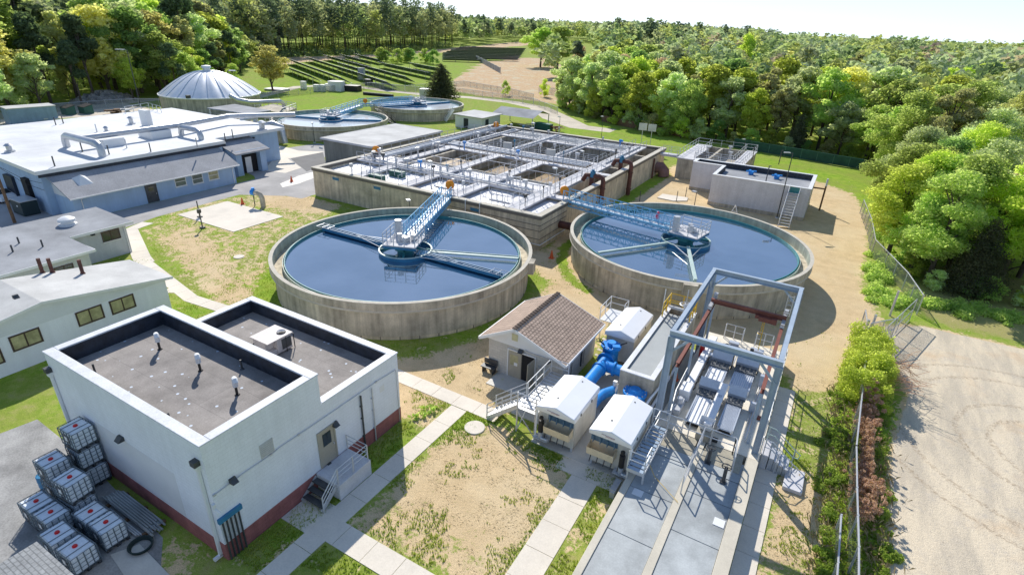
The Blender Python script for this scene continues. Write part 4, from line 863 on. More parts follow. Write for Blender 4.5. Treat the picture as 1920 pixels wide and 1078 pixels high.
mb = MB(); mb.box(-24.9, 90.9, 3.3, -22.25, 92.2, 3.45); mb.box(-24.9, 90.9, 3.1, -22.25, 91.0, 3.3); mb.box(-24.9, 92.1, 3.1, -22.25, 92.2, 3.3); mb.build('deck', M['walk'], BR)
railing(BR, [(-24.9,90.95,3.45),(-22.2,90.95,3.45)], 1.07, M['alu'], 1.3); railing(BR, [(-24.9,92.15,3.45),(-22.2,92.15,3.45)], 1.07, M['alu'], 1.3)

# ---- shed and grey roof behind the basin, far container, bottom left roof
WS = thing('storage_shed', 'small white shed with pale roof behind the far corner of the basin', 'shed', (-70, 107, 0))
mb = MB(); mb.box(-75.5, 104.8, 0, -68.5, 112.5, 2.5); mb.build('wall', M['white'], WS)
mb = MB(); lslab(mb, -75.9, 104.4, -68.1, 112.9, 2.66, 2.8); mb.build('roof', M['grey2'], WS)
mb = MB(); Face('u+', -68.5).box(mb, 106.3, 107.6, -.01, .03, .05, 2.1); mb.build('door', M['liner'], WS)
mb = MB(); mb.box(-73.2, 104.75, .05, -72.0, 104.82, 2.1); mb.build('door', M['liner'], WS)
GS = thing('open_canopy', 'low grey gabled canopy roof behind the white shed', 'canopy', (-66, 116, 0))
mb = MB(); mb.add([(-71,112.5,2.5),(-60,112.5,2.5),(-60,117,3.7),(-71,117,3.7),(-71,121,2.5),(-60,121,2.5)], [(0,1,2,3),(3,2,5,4)]); mb.build('roof', M['grey'], GS)
for x in (-70.7,-60.3):
    for y in (112.8,120.7): mb = MB(); mb.box(x-.08, y-.08, 0, x+.08, y+.08, 2.5); mb.build('post', M['steel'], GS)
CT = thing('shipping_container', 'blue grey metal container beyond the white roof at the left edge', 'container', (-134, 47, 0))
p0 = G(30,236); p1 = G(112,229)
cx_, cy_ = (-133.5, 47.5)
cpts = [(G(22,236).x, G(22,236).y), (G(112,228).x, G(112,228).y)]; d = (Vector(cpts[1])-Vector(cpts[0])); dn = Vector((-d.y, d.x)).normalized()*4.2
pl = [cpts[0], cpts[1], tuple(Vector(cpts[1])+dn), tuple(Vector(cpts[0])+dn)]
mb = MB(); mb.prism(pl, 0, 3.0); mb.build('body', mat('blue_grey_container', (.30,.40,.54), .6, .08, 1, streak=.1), CT)
mb = MB(); c_ = sum((Vector(q) for q in pl), Vector((0,0)))/4; mb.prism([tuple(c_+(Vector(q)-c_)*1.03) for q in pl], 3.0, 3.15); mb.build('roof', M['grey2'], CT)
BL = thing('low_shed', 'corner of a light grey shingled shed roof at the bottom left', 'shed', (-22, 2, 0))
mb = MB(); mb.box(-23.0, -2, 0, -17, 3.9, 2.7); mb.build('wall', M['wall_w'], BL)
mb = MB(); lslab(mb, -23.5, -2.5, -16.5, 4.3, 3.0, 2.8, .12); mb.build('roof', M['shin_g2'], BL)
# ================================================================== ROUND TANKS
def pol(c, r, a, z=0): return Vector((c[0]+r*math.cos(a), c[1]+r*math.sin(a), z))
def truss(parent, A, B, wd, z, h, mt, n, name='bridge', deckmt=None):
    "walkway bridge: two lattice side girders with handrails between A and B"
    A, B = Vector((*A, z)), Vector((*B, z)); d = (B-A).normalized(); s = Vector((-d.y, d.x, 0))*wd/2
    mb = MB(); mb.bar(A-Vector((0,0,.05)), B-Vector((0,0,.05)), wd-.1, .06)
    br = mb.build(name, deckmt or M['steel'], parent)
    for sg in (-1, 1):
        a, b = A+s*sg, B+s*sg; mb = MB(); up = Vector((0,0,h))
        mb.bar(a, b, .12, .2); mb.bar(a-Vector((0,0,.5)), b-Vector((0,0,.5)), .1, .12); mb.tube([a+up, b+up], .05, 5); mb.tube([a+up*.5, b+up*.5], .035, 5)
        for k in range(n+1):
            p = a.lerp(b, k/n); mb.bar(p-Vector((0,0,.5)), p+up, .06)
            if k < n:
                q = a.lerp(b, (k+1)/n)
                mb.bar(p-Vector((0,0,.5)), q, .055) if k % 2 else mb.bar(p, q-Vector((0,0,.5)), .055)
                if k % 2: mb.bar(p, q+up, .045)
                else: mb.bar(p+up, q, .045)
        mb.build('girder', mt, br)
    mb = MB()
    for k in range(n+1): p = A.lerp(B, k/n)-Vector((0,0,.5)); mb.bar(p-s, p+s, .08)
    mb.build('cross_beams', mt, br)
    return br
def clarifier(c, R, H, label, bridge_to, far=False, notch=None, arms=(), group=None, waterm=None, wlabel='', zw=None):
    t = thing('round_tank', label, 'settling tank', (c[0], c[1], 0), group)
    n = 96; zs = H-.95
    mb = MB(); mb.lathe(c+(0,), [(R-.35, 0), (R-.35, zs+.0), (R-.02, zs+.18), (R, zs+.25), (R, H), (R-.28, H), (R-.28, .3)], n)
    mb.build('wall', [M['concg']], t, smooth=True)
    mb = MB(); mb.lathe(c+(0,), [(R-.34, 0), (R-.34, zs-.02)], n); mb.lathe(c+(0,), [(R-.32, .02), (R-.32, zs-.04)], n)
    mb.build('lower_wall', M['conct'], t, smooth=True)
    mb = MB(); mb.lathe(c+(0,), [(R-.02, zs+.16), (R+.03, zs+.2), (R+.03, zs+.3), (R-.01, zs+.34)], n); mb.build('stained_ledge', M['cap'], t, smooth=True)
    mb = MB()
    for k in range(48): a = 2*math.pi*k/48; p = pol(c, R-.31, a); mb.bar((p.x,p.y,.02),(p.x,p.y,zs-.06), .05)
    mb.build('panel_joints', M['capd'], t)
    mb = MB(); mb.lathe(c+(0,), [(R+.015, H-.02), (R+.015, H+.03), (R-.3, H+.03), (R-.3, H-.02)], n); mb.build('rim', M['cap'], t, smooth=True)
    mb = MB(); mb.lathe(c+(0,), [(R-.29, H-.04), (R-.29, H-1.3)], n); mb.build('inner_wall', mat('pale_algae_wall', (.46,.50,.42), .8, .12, .8, streak=.3), t, smooth=True)
    # launder and weir ring
    mb = MB(); mb.lathe(c+(0,), [(R-.3, H-.95), (R-1.15, H-.95)], n); mb.build('channel', M['conct'], t)
    mb = MB(); mb.lathe(c+(0,), [(R-1.15, H-1.3), (R-1.15, H-.42), (R-1.22, H-.42), (R-1.22, H-1.3)], n); mb.build('weir', M['teal'], t, smooth=True)
    if not far:
        mb = MB(); mb.lathe(c+(0,), [(R-1.02, H-.8), (R-1.02, H-.5), (R-1.06, H-.5), (R-1.06, H-.8)], n); mb.build('baffle', M['tealpale'], t, smooth=True)
    # platform, feed well, drive
    e = Vector(bridge_to); C_ = Vector(c); d = (C_-e).normalized(); s = Vector((-d.y, d.x))
    far_m = M['bblue'] if not far else M['armb']
    truss(t, (e.x, e.y), tuple(C_-d*1.2), 1.1, H+.55, 1.15, M['bblue'], 16 if not far else 10)
    pc = C_+d*.2
    def L(a, b, z): q = pc+d*a+s*b; return Vector((q.x, q.y, z))
    mb = MB(); mb.prism([tuple((pc+d*a+s*b)) for a, b in ((-1.5,-1.5),(1.5,-1.5),(1.5,1.5),(-1.5,1.5))], H+.5, H+.6); pf = mb.build('platform', M['walk'], t)
    mb = MB()
    for b in (-1.3, 1.3): mb.bar(L(-1.5,b,H+.38), L(1.5,b,H+.38), .12, .24)
    for a in (-1.4, 0, 1.4): mb.bar(L(a,-1.5,H+.36), L(a,1.5,H+.36), .12, .2)
    mb.build('platform_frame', M['armb'], pf)
    railing(t, [L(-1.45,-.6,H+.6), L(-1.45,-1.45,H+.6), L(1.45,-1.45,H+.6), L(1.45,1.45,H+.6), L(-1.45,1.45,H+.6), L(-1.45,.6,H+.6)], 1.07, M['alu'], 1.0, .03, rails=(1,.66,.33), name='platform_railing', posts=not far)
    mb = MB(); mb.lathe(c+(0,), [(2.4,H-.75),(2.4,H-.3),(2.32,H-.3),(2.32,H-.75)], 48); fw = mb.build('feed_well', M['armb'], t, smooth=True)
    mb = MB(); mb.lathe(c+(0,), [(2.42,H-.31),(2.42,H-.24),(2.28,H-.24),(2.28,H-.31)], 48); mb.build('feed_well_rim', M['tealpale'] if not far else M['walk'], fw, smooth=True)
    mb = MB(); mb.cyl((c[0],c[1],H-1.2), .75, 1.55, 16); mb.cyl((c[0],c[1],H-.25), 1.0, .5, 16, r2=.75)
    for k in range(4): a = k*math.pi/2+.6; mb.bar(pol(c,.5,a,H-.1), pol(c,2.35,a,H-.4), .14, .2)
    mb.build('centre_drive', M['armb'] if far else M['teal'], t)
    mb = MB(); mb.cbox(L(.2,.1,H+.85), (.8,.6,.45)); mb.cyl(L(.3,-.3,H+.6), .2, .75, 12); mb.cbox(L(-.3,.8,H+.9), (.4,.4,.5)); mb.build('drive_motor', M['steel'], t)
    mb = MB(); mb.cyl(L(-1.1,-.9,H+.6), .32, 1.5, 12) if not far else mb.cbox(L(-1,-.9,H+1.0), (.5,.5,.8)); mb.build('control_drum', M['steel'], t)
    for kind, a, r0, r1 in arms:
        mb = MB(); q = pol(c, r1, a); dd = Vector((math.cos(a), math.sin(a))); ss = Vector((-dd.y, dd.x))
        if kind == 'truss':
            mb.bar(pol(c,r0,a,H-.42), pol(c,r1,a,H-.42), .07, .42); 
            for k in (-.28,.28): mb.bar(pol(c,r0,a,H-.35)+Vector((ss.x*k,ss.y*k,0)), pol(c,r1,a,H-.35)+Vector((ss.x*k,ss.y*k,0)), .07, .3)
            mb.bar(pol(c,r0,a,H-.5), pol(c,r1,a,H-.5), .56, .03)
            ar = mb.build('scraper_arm', M['armb'], t)
            mb = MB(); mb.tube([pol(c,.9,a,H+.3), pol(c,r1*.62,a,H-.2)], .03, 5); mb.tube([pol(c,2.3,a+.5,H-.2), pol(c,r1*.6,a,H-.2)], .03, 5); mb.tube([pol(c,2.3,a-.5,H-.2), pol(c,r1*.6,a,H-.2)], .03, 5); mb.build('stay_rods', M['alu'], ar)
            mb = MB(); 
            for k in (-.5,0,.5): o = Vector((ss.x*k, ss.y*k, 0)); mb.tube([pol(c,r1-.9,a,H-.1)+o, pol(c,r1+.6,a,H-.1)+o], .03, 5)
            for k in (0,.7,1.4): o = Vector((ss.x*.5, ss.y*.5, 0)); mb.tube([pol(c,r1-.9+k,a,H-.1)-o, pol(c,r1-.9+k,a,H-.1)+o], .03, 5)
            mb.build('skimmer', M['alu'], ar)
        elif kind == 'trough':
            mb.bar(pol(c,r0,a,H-.38), pol(c,r1,a,H-.38), .34, .14); mb.bar(pol(c,r0,a,H-.3)+Vector((ss.x*.2,ss.y*.2,0)), pol(c,r1,a,H-.3)+Vector((ss.x*.2,ss.y*.2,0)), .05, .14); mb.build('scum_trough', M['tealpale'], t)
        elif kind == 'pipe':
            mb.tube([pol(c,r0,a,H-.3), pol(c,r1,a,H-.3)], .13, 8); mb.bar(pol(c,r0,a,H-.12), pol(c,r1,a,H-.12), .3, .03); ar = mb.build('skimmer_arm', M['tealpale'], t)
            mb = MB(); mb.tube([pol(c,2.3,a+.6,H-.25), pol(c,r1*.5,a,H-.3)], .045, 6); mb.tube([pol(c,2.3,a-.6,H-.25), pol(c,r1*.5,a,H-.3)], .045, 6); mb.build('stay_rods', M['alu'], ar)
            mb = MB()
            for k in range(3): mb.tube([pol(c,r1-.3-k*.25,a-.17,H-.2), pol(c,r1-.3-k*.25,a,H-.2)], .025, 5)
            mb.build('skimmer', M['alu'], ar)
        elif kind == 'beam':
            mb.bar(pol(c,r0,a,H-.35), pol(c,r1,a,H-.35), .5, .4); mb.build('scraper_arm', M['armb'], t)
    if notch is not None:
        a = notch; mb = MB(); q = [pol(c,R-.05,a-.055), pol(c,R+.45,a-.045), pol(c,R+.45,a+.045), pol(c,R-.05,a+.055)]; mb.prism([(p.x,p.y) for p in q], zs-.1, H+.01); mb.build('outlet_box', M['concg'], t)
    mb = MB(); mb.lathe(c+(0,), [(2.0, 0), (R-1.2, 0)], n); mb.cyl((c[0],c[1],-.001), 2.001, .001, 48, caps=True) if False else None
    mb = MB(); mb.cyl((c[0], c[1], (zw or H-.62)-.3), R-1.19, .3, n); tag(mb.build('water', waterm or M['water'], smooth=False), wlabel, 'water', kind='structure')
    return t
ang = lambda c, p: math.atan2(p[1]-c[1], p[0]-c[0])
G3 = lambda x, y: (G(x, y, 2.7).x, G(x, y, 2.7).y)
RTK = 11.5
t1 = clarifier(T1, RTK, 3.2, 'big round concrete tank of dark water nearest the white block building', (-37.0, 49.6),
    arms=(('truss', ang(T1, G3(600,428)), 2.4, 10.1), ('truss', ang(T1, G3(944,521)), 2.4, 10.1), ('trough', ang(T1, G3(973,487)), 2.4, 10.3)), notch=ang(T1, (G(1000,490,3.2).x, G(1000,490,3.2).y)), wlabel='dark blue still water of the near left round tank')
t2 = clarifier(T2, RTK, 3.2, 'big round concrete tank of dark water behind the steel gantry', (-25.6, 56.9),
    arms=(('trough', ang(T2, G3(1138,474)), 2.4, 10.2), ('pipe', ang(T2, G3(1300,519)), 2.4, 10.2)), notch=ang(T2, (G(1295,524,3.2).x, G(1295,524,3.2).y)), wlabel='dark blue still water of the near right round tank')
wf = water_mat('painted_sky_tank_water', (.80,.83,.84), .06, .12, .6, 2.0)  # near-white base colour stands in for the bright sky reflected in the water
t3 = clarifier(T3, 11.4, 2.68, 'farther round tank directly behind the plain equipment building', (-97, 97.8), far=True, arms=(('beam', ang(T3, (G(540,217,2.4).x, G(540,217,2.4).y)), 1, 10.1), ('beam', ang(T3, (G(715,226,2.4).x, G(715,226,2.4).y)), 1, 10.1)), waterm=wf, wlabel='bright water of the far left round tank')
t4 = clarifier(T4, 11.4, 2.68, 'farthest round tank in front of the dark conical cedar', (-98, 98.6), far=True, arms=(('beam', ang(T4, (G(855,190,2.4).x, G(855,190,2.4).y)), 1, 10.1), ('beam', ang(T4, (G(720,200,2.4).x, G(720,200,2.4).y)), 1, 10.1)), waterm=wf, wlabel='bright water of the farthest round tank')
def stairs(name, label, A, B, z1, wd, n, mt=None, parent=None):
    A = Vector((*A, 0)); B = Vector((*B, z1)); h = Vector((B.x-A.x, B.y-A.y, 0)).normalized(); s = Vector((-h.y, h.x, 0))*wd/2
    t = parent or thing(name, label, 'stairs', tuple(A))
    for sg in (-1, 1): mb = MB(); mb.bar(A+s*sg, B+s*sg, .07, .25); mb.build('stringer', mt or M['steel'], t); railing(t, [A+s*sg, B+s*sg], 1.0, mt or M['alu'], 1.6, .035, posts=False, name='handrail')
    for k in range(n):
        p = A.lerp(B, (k+.5)/n); mb = MB(); mb.bar(p-s*.95, p+s*.95, .28, .04); mb.build('step', mt or M['steel'], t)
    return t
a_ = G(738,232); b_ = G(706,203,2.7); stairs('stairs', 'dark steel stairs climbing between the two far round tanks', (a_.x,a_.y), (b_.x,b_.y), 2.7, 1.4, 12, M['dkmet'])
a_ = G(835,228); b_ = G(850,206,2.6); stairs('stairs', 'white steel stairs against the farthest round tank', (a_.x,a_.y), (b_.x,b_.y), 2.6, 1.0, 11, M['white'])

# ================================================================== DOME
dc = (-134.6, 86.2); DR = 10.9
D = thing('domed_digester', 'round concrete digester tank with ribbed silver dome', 'digester', (dc[0], dc[1], 0))
mb = MB(); mb.lathe(dc+(0,), [(DR, 0), (DR, 3.5), (DR-.3, 3.5)], 80); mb.build('wall', M['concg'], D, smooth=True)
nr = 20; mb = MB(); prof = []
npr = 9; nseg = 80; vs = []
for k in range(nseg):
    a = 2*math.pi*k/nseg; q = abs(math.sin(a*nr/2))
    for j in range(npr+1):
        t = j/npr; r = (DR+.25)*(1-t)+.9*t; z = 3.45+5.0*math.sin(t*math.pi/2*.98)-.0+.32*(q-.5)*(1-t)*min(1, t*6+.3)*1.0; vs.append((dc[0]+r*math.cos(a), dc[1]+r*math.sin(a), z))
fs = []
for k in range(nseg):
    for j in range(npr): a = k*(npr+1)+j; b = ((k+1) % nseg)*(npr+1)+j; fs.append((a, b, b+1, a+1))
mb.add(vs, fs); mb.build('dome', M['dome'], D, smooth=True)
mb = MB()
for k in range(nr):
    a = 2*math.pi*k/nr; pts = []
    for j in range(10): t = j/9; r = (DR+.3)*(1-t)+.9*t; pts.append(pol(dc, r, a, 3.5+5.0*math.sin(t*math.pi/2*.98)-.12*(1-t)))
    mb.tube(pts, .1, 5)
mb.lathe(dc+(0,), [(DR+.3,3.3),(DR+.3,3.55),(DR+.05,3.55),(DR+.05,3.3)], 80)
mb.build('ribs', M['dome'], D)
mb = MB(); mb.lathe(dc+(0,), [(1.3,8.3),(1.3,8.55),(.8,8.6),(.8,9.1),(1.1,9.15),(1.0,9.6),(0,9.75)], 24); mb.build('cupola', M['dome'], D, smooth=True)
mb = MB(); g_ = G(352,178,6); mb.cbox((g_.x, g_.y, 5.6), (.7,.7,.6)); mb.build('hatch', M['dkmet'], D)
CN = thing('canopy_platform', 'raised platform with flat grey canopy roof in front of the dome', 'canopy', (-110, 70, 0))
z_ = 4.4
cp = [(G(x, y, z_+1.2).x, G(x, y, z_+1.2).y) for x, y in ((388,203),(440,196),(508,208),(463,214))]
mb = MB(); mb.prism(cp, z_+1.1, z_+1.25); mb.build('roof', M['grey'], CN)
ip = [tuple(Vector(p)*.92+sum((Vector(q) for q in cp), Vector((0,0)))/4*.08) for p in cp]
for p in ip: mb = MB(); mb.bar((*p, 0), (*p, z_+1.1), .18); mb.build('post', M['steel'], CN)
mb = MB(); mb.prism([tuple(Vector(p)*1.3-sum((Vector(q) for q in cp), Vector((0,0)))/4*.3) for p in cp], 0, 2.9); mb.build('base', M['concg'], CN)
fp = [tuple(Vector(p)*1.28-sum((Vector(q) for q in cp), Vector((0,0)))/4*.28)+(2.9,) for p in cp]
railing(CN, fp+[fp[0]], 1.07, M['alu'], 2.2, .05, posts=False)
mb = MB(); a = G(435,190,4.5); b = G(470,192,4.5); c2_ = G(525,190,4.2); c3_ = G(532,195,3.0)
mb.tube([G(432,180,5.2), G(447,188,4.6), G(470,192,4.4), c2_, c3_, (c3_.x, c3_.y, .5)], .42, 10); PQ = thing('duct', 'large silver duct running from the dome over the low tank', 'duct', tuple(Vector((c2_.x,c2_.y,0)))); mb.build('duct_pipe', M['duct'], PQ, smooth=True)
mb = MB(); a = G(488,236,3.4); mb.tube([(a.x,a.y,.3), (a.x,a.y,2.6), (a.x+.5,a.y+.5,3.5), (a.x+1.6,a.y+1.4,3.8), (a.x+2.6,a.y+2.4,3.2), (a.x+2.8,a.y+2.6,.3)], .5, 12)
b = G(455,233,4.5); c = G(478,222,5); mb.tube([(b.x,b.y,5.2),(c.x,c.y,5.2),(c.x,c.y,3.0)], .45, 12); mb.build('duct_bend', M['duct'], PQ, smooth=True)
LT = thing('low_tank', 'low dark concrete tank right of the dome', 'tank', (-110, 90, 0))
lp = [(G(x, y, 2).x, G(x, y, 2).y) for x, y in ((478,203),(512,195),(556,203),(530,213))]
mb = MB(); mb.prism(lp, 0, 2.0); mb.build('wall', M['concg'], LT); railing(LT, [p+(2.0,) for p in lp], 1.07, M['alu'], 2, .045, posts=False)
for px, py in ((200,0),): pass

# ================================================================== AERATION BASIN
BX0, BX1, BY0, BY1, BZ = -58.6, -25.0, 49.6, 94.0, 3.8
B = thing('basin', 'large rectangular concrete basin divided into many open cells with railings', 'basin', ((BX0+BX1)/2, (BY0+BY1)/2, 0))
mb = MB(); ringwall(mb, BX0, BY0, BX1, BY1, 0, BZ-.42, .5); mb.build('wall', M['conct'], B)
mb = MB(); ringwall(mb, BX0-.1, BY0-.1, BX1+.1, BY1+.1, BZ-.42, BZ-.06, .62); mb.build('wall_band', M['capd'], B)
mb = MB(); ringwall(mb, BX0-.14, BY0-.14, BX1+.14, BY1+.14, BZ-.06, BZ+.04, .72); mb.build('coping', M['cap'], B)
mb = MB()
for z in (2.7, 2.1, 1.2): mb.box(-37.0, BY0-.035, z, BX1+.035, BY0-.001, z+.06); mb.box(BX1+.001, BY0-.035, z, BX1+.035, 56, z+.06)
mb.build('form_ledge', M['capd'], B)
ux = [-51.4, -44.1, -36.9, -29.2]       # lines of longitudinal walls
mb = MB()
for x in ux: mb.box(x-.25, BY0+.5, 0, x+.25, BY1-.5, BZ-.3)
for y in (57.5, 71.8, 76.2, 86.6): mb.box(BX0+.5, y-.25, 0, BX1-.5, y+.25, BZ-.31)
mb.box(-28.0, 57.7, 0, -27.7, 88, BZ-.32); mb.build('cell_wall', M['concg'], B)
mb = MB()
mb.box(-52.3, BY0+.6, BZ-.3, -50.7, 57, BZ-.1); mb.box(-44.8, BY0+.6, BZ-.3, -43.3, 71.2, BZ-.1); mb.box(-37.8, BY0+.6, BZ-.3, -36.0, 71.2, BZ-.1); mb.box(-29.9, BY0+.6, BZ-.3, -27.9, 92.9, BZ-.1)
mb.box(-58.0, 56.9, BZ-.3, -29.95, 58.4, BZ-.12); mb.box(-58.0, 71.3, BZ-.3, -29.95, 72.6, BZ-.12); mb.box(-58.0, 75.4, BZ-.3, -29.95, 76.7, BZ-.12); mb.box(-58.0, 86.2, BZ-.3, -29.95, 87.3, BZ-.12)
mb.box(-44.9, 76.71, BZ-.3, -43.4, 92.9, BZ-.1); mb.box(-37.5, 76.71, BZ-.3, -36.1, 92.9, BZ-.1); mb.box(-53.5, 58.41, BZ-.3, -52.2, 92.9, BZ-.1)
mb.box(-27.9, 57.0, BZ-.3, -25.3, 58.2, BZ-.13); mb.box(-27.9, 70.5, BZ-.3, -25.3, 71.6, BZ-.13)
mb.build('walkway', M['walk'], B)
def pool(x0, y0, x1, y1, z, mt, lab): mb = MB(); mb.box(x0, y0, z-.2, x1, y1, z); return tag(mb.build('water', mt), lab, 'water', kind='structure')
for i, (a, b) in enumerate(((BX0+.5,-51.65),(-51.15,-44.35),(-43.85,-37.15),(-36.65,-29.45),(-28.95,BX1-.5))):
    pool(a, BY0+.5, b, 57.25, 3.15, M['foam'], 'white foaming water in the front row of cells')
    if i < 4:
        pool(a, 57.75, b, 62.6, 3.3, M['foam'], 'white foaming water in the second row of cells')
        if i: pool(a, 62.9, b, 71.55, 2.55, M['brownw'], 'brown sludgy water in a middle cell')
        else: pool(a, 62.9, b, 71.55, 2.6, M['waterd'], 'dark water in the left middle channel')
        pool(a, 72.05, b, 75.95, 2.8, M['foam'], 'pale water between the cross walkways')
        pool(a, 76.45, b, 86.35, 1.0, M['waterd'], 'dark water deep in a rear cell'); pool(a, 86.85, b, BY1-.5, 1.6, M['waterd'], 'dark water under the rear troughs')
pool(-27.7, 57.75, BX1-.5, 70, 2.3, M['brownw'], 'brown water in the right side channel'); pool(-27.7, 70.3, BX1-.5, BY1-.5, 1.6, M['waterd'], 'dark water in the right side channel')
mb = MB()
for i in range(4):
    a, b = ((BX0+.5,-51.65),(-51.15,-44.35),(-43.85,-37.15),(-36.65,-29.45))[i]; mb.box(a, 62.6, 1.5, b, 62.9, 3.5)
mb.build('baffle', M['concg'], B)
mb = MB()
for a, b in ((-51.6,-45.0),(-43.3,-37.6),(-36.0,-30.0)):
    for y in (88.2, 89.2, 90.2, 91.2, 92.2): mb.bar((a, y, BZ-.4), (b, y, BZ-.4), .35, .45)
mb.build('troughs', M['alu'], B)
A_, W = M['steel'], BZ-.1
for x0, x1 in ((-52.25,-50.75),(-44.75,-43.35),(-37.75,-36.05)):
    for x in (x0, x1): railing(B, [(x,50.4,W),(x,56.9,W)], 1.07, A_, 1.6, (.026), posts=False); 
for x in (-53.4,-52.3,-44.8,-43.4,-37.7,-36.1): railing(B, [(x,58.5,W),(x,71.2,W)], 1.07, A_, 1.6, (.026), posts=False); railing(B, [(x,76.8,W),(x,86.1,W)], 1.07, A_, 1.6, (.026), posts=False)
for x in (-29.85,-27.95): railing(B, [(x,50.4,W),(x,56.8,W)], 1.07, A_, 1.6, (.026), posts=False); railing(B, [(x,58.5,W),(x,92.8,W)], 1.07, A_, 1.6, (.026), posts=False)
for y in (56.95,58.35,71.35,75.45,86.25):
    for a, b in ((-57.9,-53.5),(-50.7,-44.9),(-43.2,-37.9),(-35.9,-30.0)): railing(B, [(a,y,W),(b,y,W)], 1.07, A_, 1.6, (.026), posts=False)
for y in (72.55,76.65,87.25):
    for a, b in ((-50.7,-44.9),(-43.2,-37.9),(-35.9,-30.0)): railing(B, [(a,y,W),(b,y,W)], 1.07, A_, 1.6, (.026), posts=False)
railing(B, [(-57.8,62,W),(-57.8,86,W)], 1.07, A_, 2.0, (.026), posts=False)
# pipes, valves, mixers and boxes on the walkways
rr = random.Random(11)
def valve(x, y, z, mt, ang_=0, nm='valve'):
    mb = MB(); mb.cyl((x,y,z), .1, .95, 8); mb.cyl((x,y,z+.85), .26, .35, 10); mb.cbox((x+.25*math.cos(ang_), y+.25*math.sin(ang_), z+1.0), (.35,.35,.25)); return mb.build(nm, mt, B)
for x, y in ((-33.6,58.0),(-31.4,57.8),(-39.5,57.9),(-47.5,58.0),(-56.5,60.0),(-50.2,72.0),(-40.6,72.0),(-33.0,76.0),(-55.0,86.7),(-48,90),(-31.5,90),(-34.5,87.0)): valve(x, y, W, M['blue'] if rr.random() < .35 else M['steel'], rr.uniform(0,6))
for x, y in ((-55.2,57.6),(-54.0,58.0),(-55.9,58.2),(-49.4,57.6),(-52.8,64),(-52.9,69),(-53,80)): valve(x, y, W, M['dkmet'] if rr.random() < .3 else M['steel'], rr.uniform(0,6), 'mixer')
mb = MB()
for y in (57.35, 57.65): mb.tube([(-57.6,y,W+.25),(-30.2,y,W+.25)], .1, 6)
mb.tube([(-54.6,58.6,W+.5),(-54.6,92.0,W+.5)], .22, 8); mb.tube([(-55.3,58.6,W+.45),(-55.3,90.0,W+.45)], .16, 8); mb.tube([(-56.2,60,W+.4),(-56.2,88,W+.4)], .14, 8)
for y in (73.2, 74.0, 74.8): mb.tube([(-57.6,y,W+.15),(-30.2,y,W+.15)], .15, 6)
for x in (-52.9,-44.1,-36.9,-29.0): mb.tube([(x+.3,76.8,W+.15),(x+.3,92,W+.15)], .12, 6)
for x in (-40.5,-33.2,-47.8):
    mb.tube([(x,57.9,W+.2),(x,57.9,W+1.2),(x+.6,58.6,W+1.2),(x+.6,58.6,W-.4)], .09, 6)
for x, y in ((-50.4,56.8),(-43.1,56.8),(-35.7,56.8)): mb.tube([(x,y,W+1.0),(x,y-.3,W+1.2),(x+.1,y-.5,W+.8),(x+.1,y-.5,2.4)], .07, 6)
mb.build('air_piping', M['alu'], B)
for px, py in ((952,272),(1033,285)):
    g_ = G(px, py, 5.2); mb = MB(); mb.cbox((g_.x, g_.y, 5.1), (1.3,.4,.9), .2); q = mb.build('control_box', M['grey2'], B)
    mb = MB()
    for s_ in (-.45,.45): mb.bar((g_.x+s_, g_.y, W), (g_.x+s_, g_.y, 4.7), .07)
    mb.build('stand', M['steel'], q)
for px, py, sx_ in ((727,300,1.5),(777,312,1.7)):
    pass
for x, y in ((-49.3,51.6),(-48.6,54.6)):
    mb = MB(); mb.box(x-1.1, y-.35, 2.9, x+1.1, y+.35, 3.9); mb.build('green_weir_box', M['green'], B)
    railing(B, [(x-1.2,y-.5,3.4),(x+1.2,y-.5,3.4)], 1.07, A_, 1.2, .03, posts=False); railing(B, [(x-1.2,y+.5,3.4),(x+1.2,y+.5,3.4)], 1.07, A_, 1.2, .03, posts=False)
for x, y in ((-32.3,51.8),(-32.0,53.6),(-40.2,54.2)):
    railing(B, [(x-1.6,y,3.3),(x+1.4,y,3.3)], 1.07, A_, .8, (.026), posts=False); mb = MB(); mb.box(x-1.6, y-.5, 3.2, x+1.4, y+.5, 3.3); mb.build('cell_platform', M['steel'], B)
for x in (-54.5,-47.5,-33.2):
    mb = MB(); mb.box(x-.55, BY0-.02, 2.75, x+.55, BY0+.0, 3.05); mb.box(x-.6, BY0-.06, 3.05, x+.6, BY0-.01, 3.1); mb.build('overflow_plate', M['armb'], B)
for x in (-34.3,-32.4): mb = MB(); mb.tube([(x,BY0-.22,BZ+.1),(x,BY0-.22,.1)], .05, 6); mb.tube([(x,BY0-.22,BZ+.1),(x,BY0+.1,BZ+.15)], .05, 6); mb.build('white_conduit', M['white'], B)
mb = MB(); mb.tube([(-31.0,BY0-.2,.7),(BX1+.2,BY0-.2,.7),(BX1+.2,56.5,.7)], .06, 6); mb.build('white_conduit', M['white'], B)
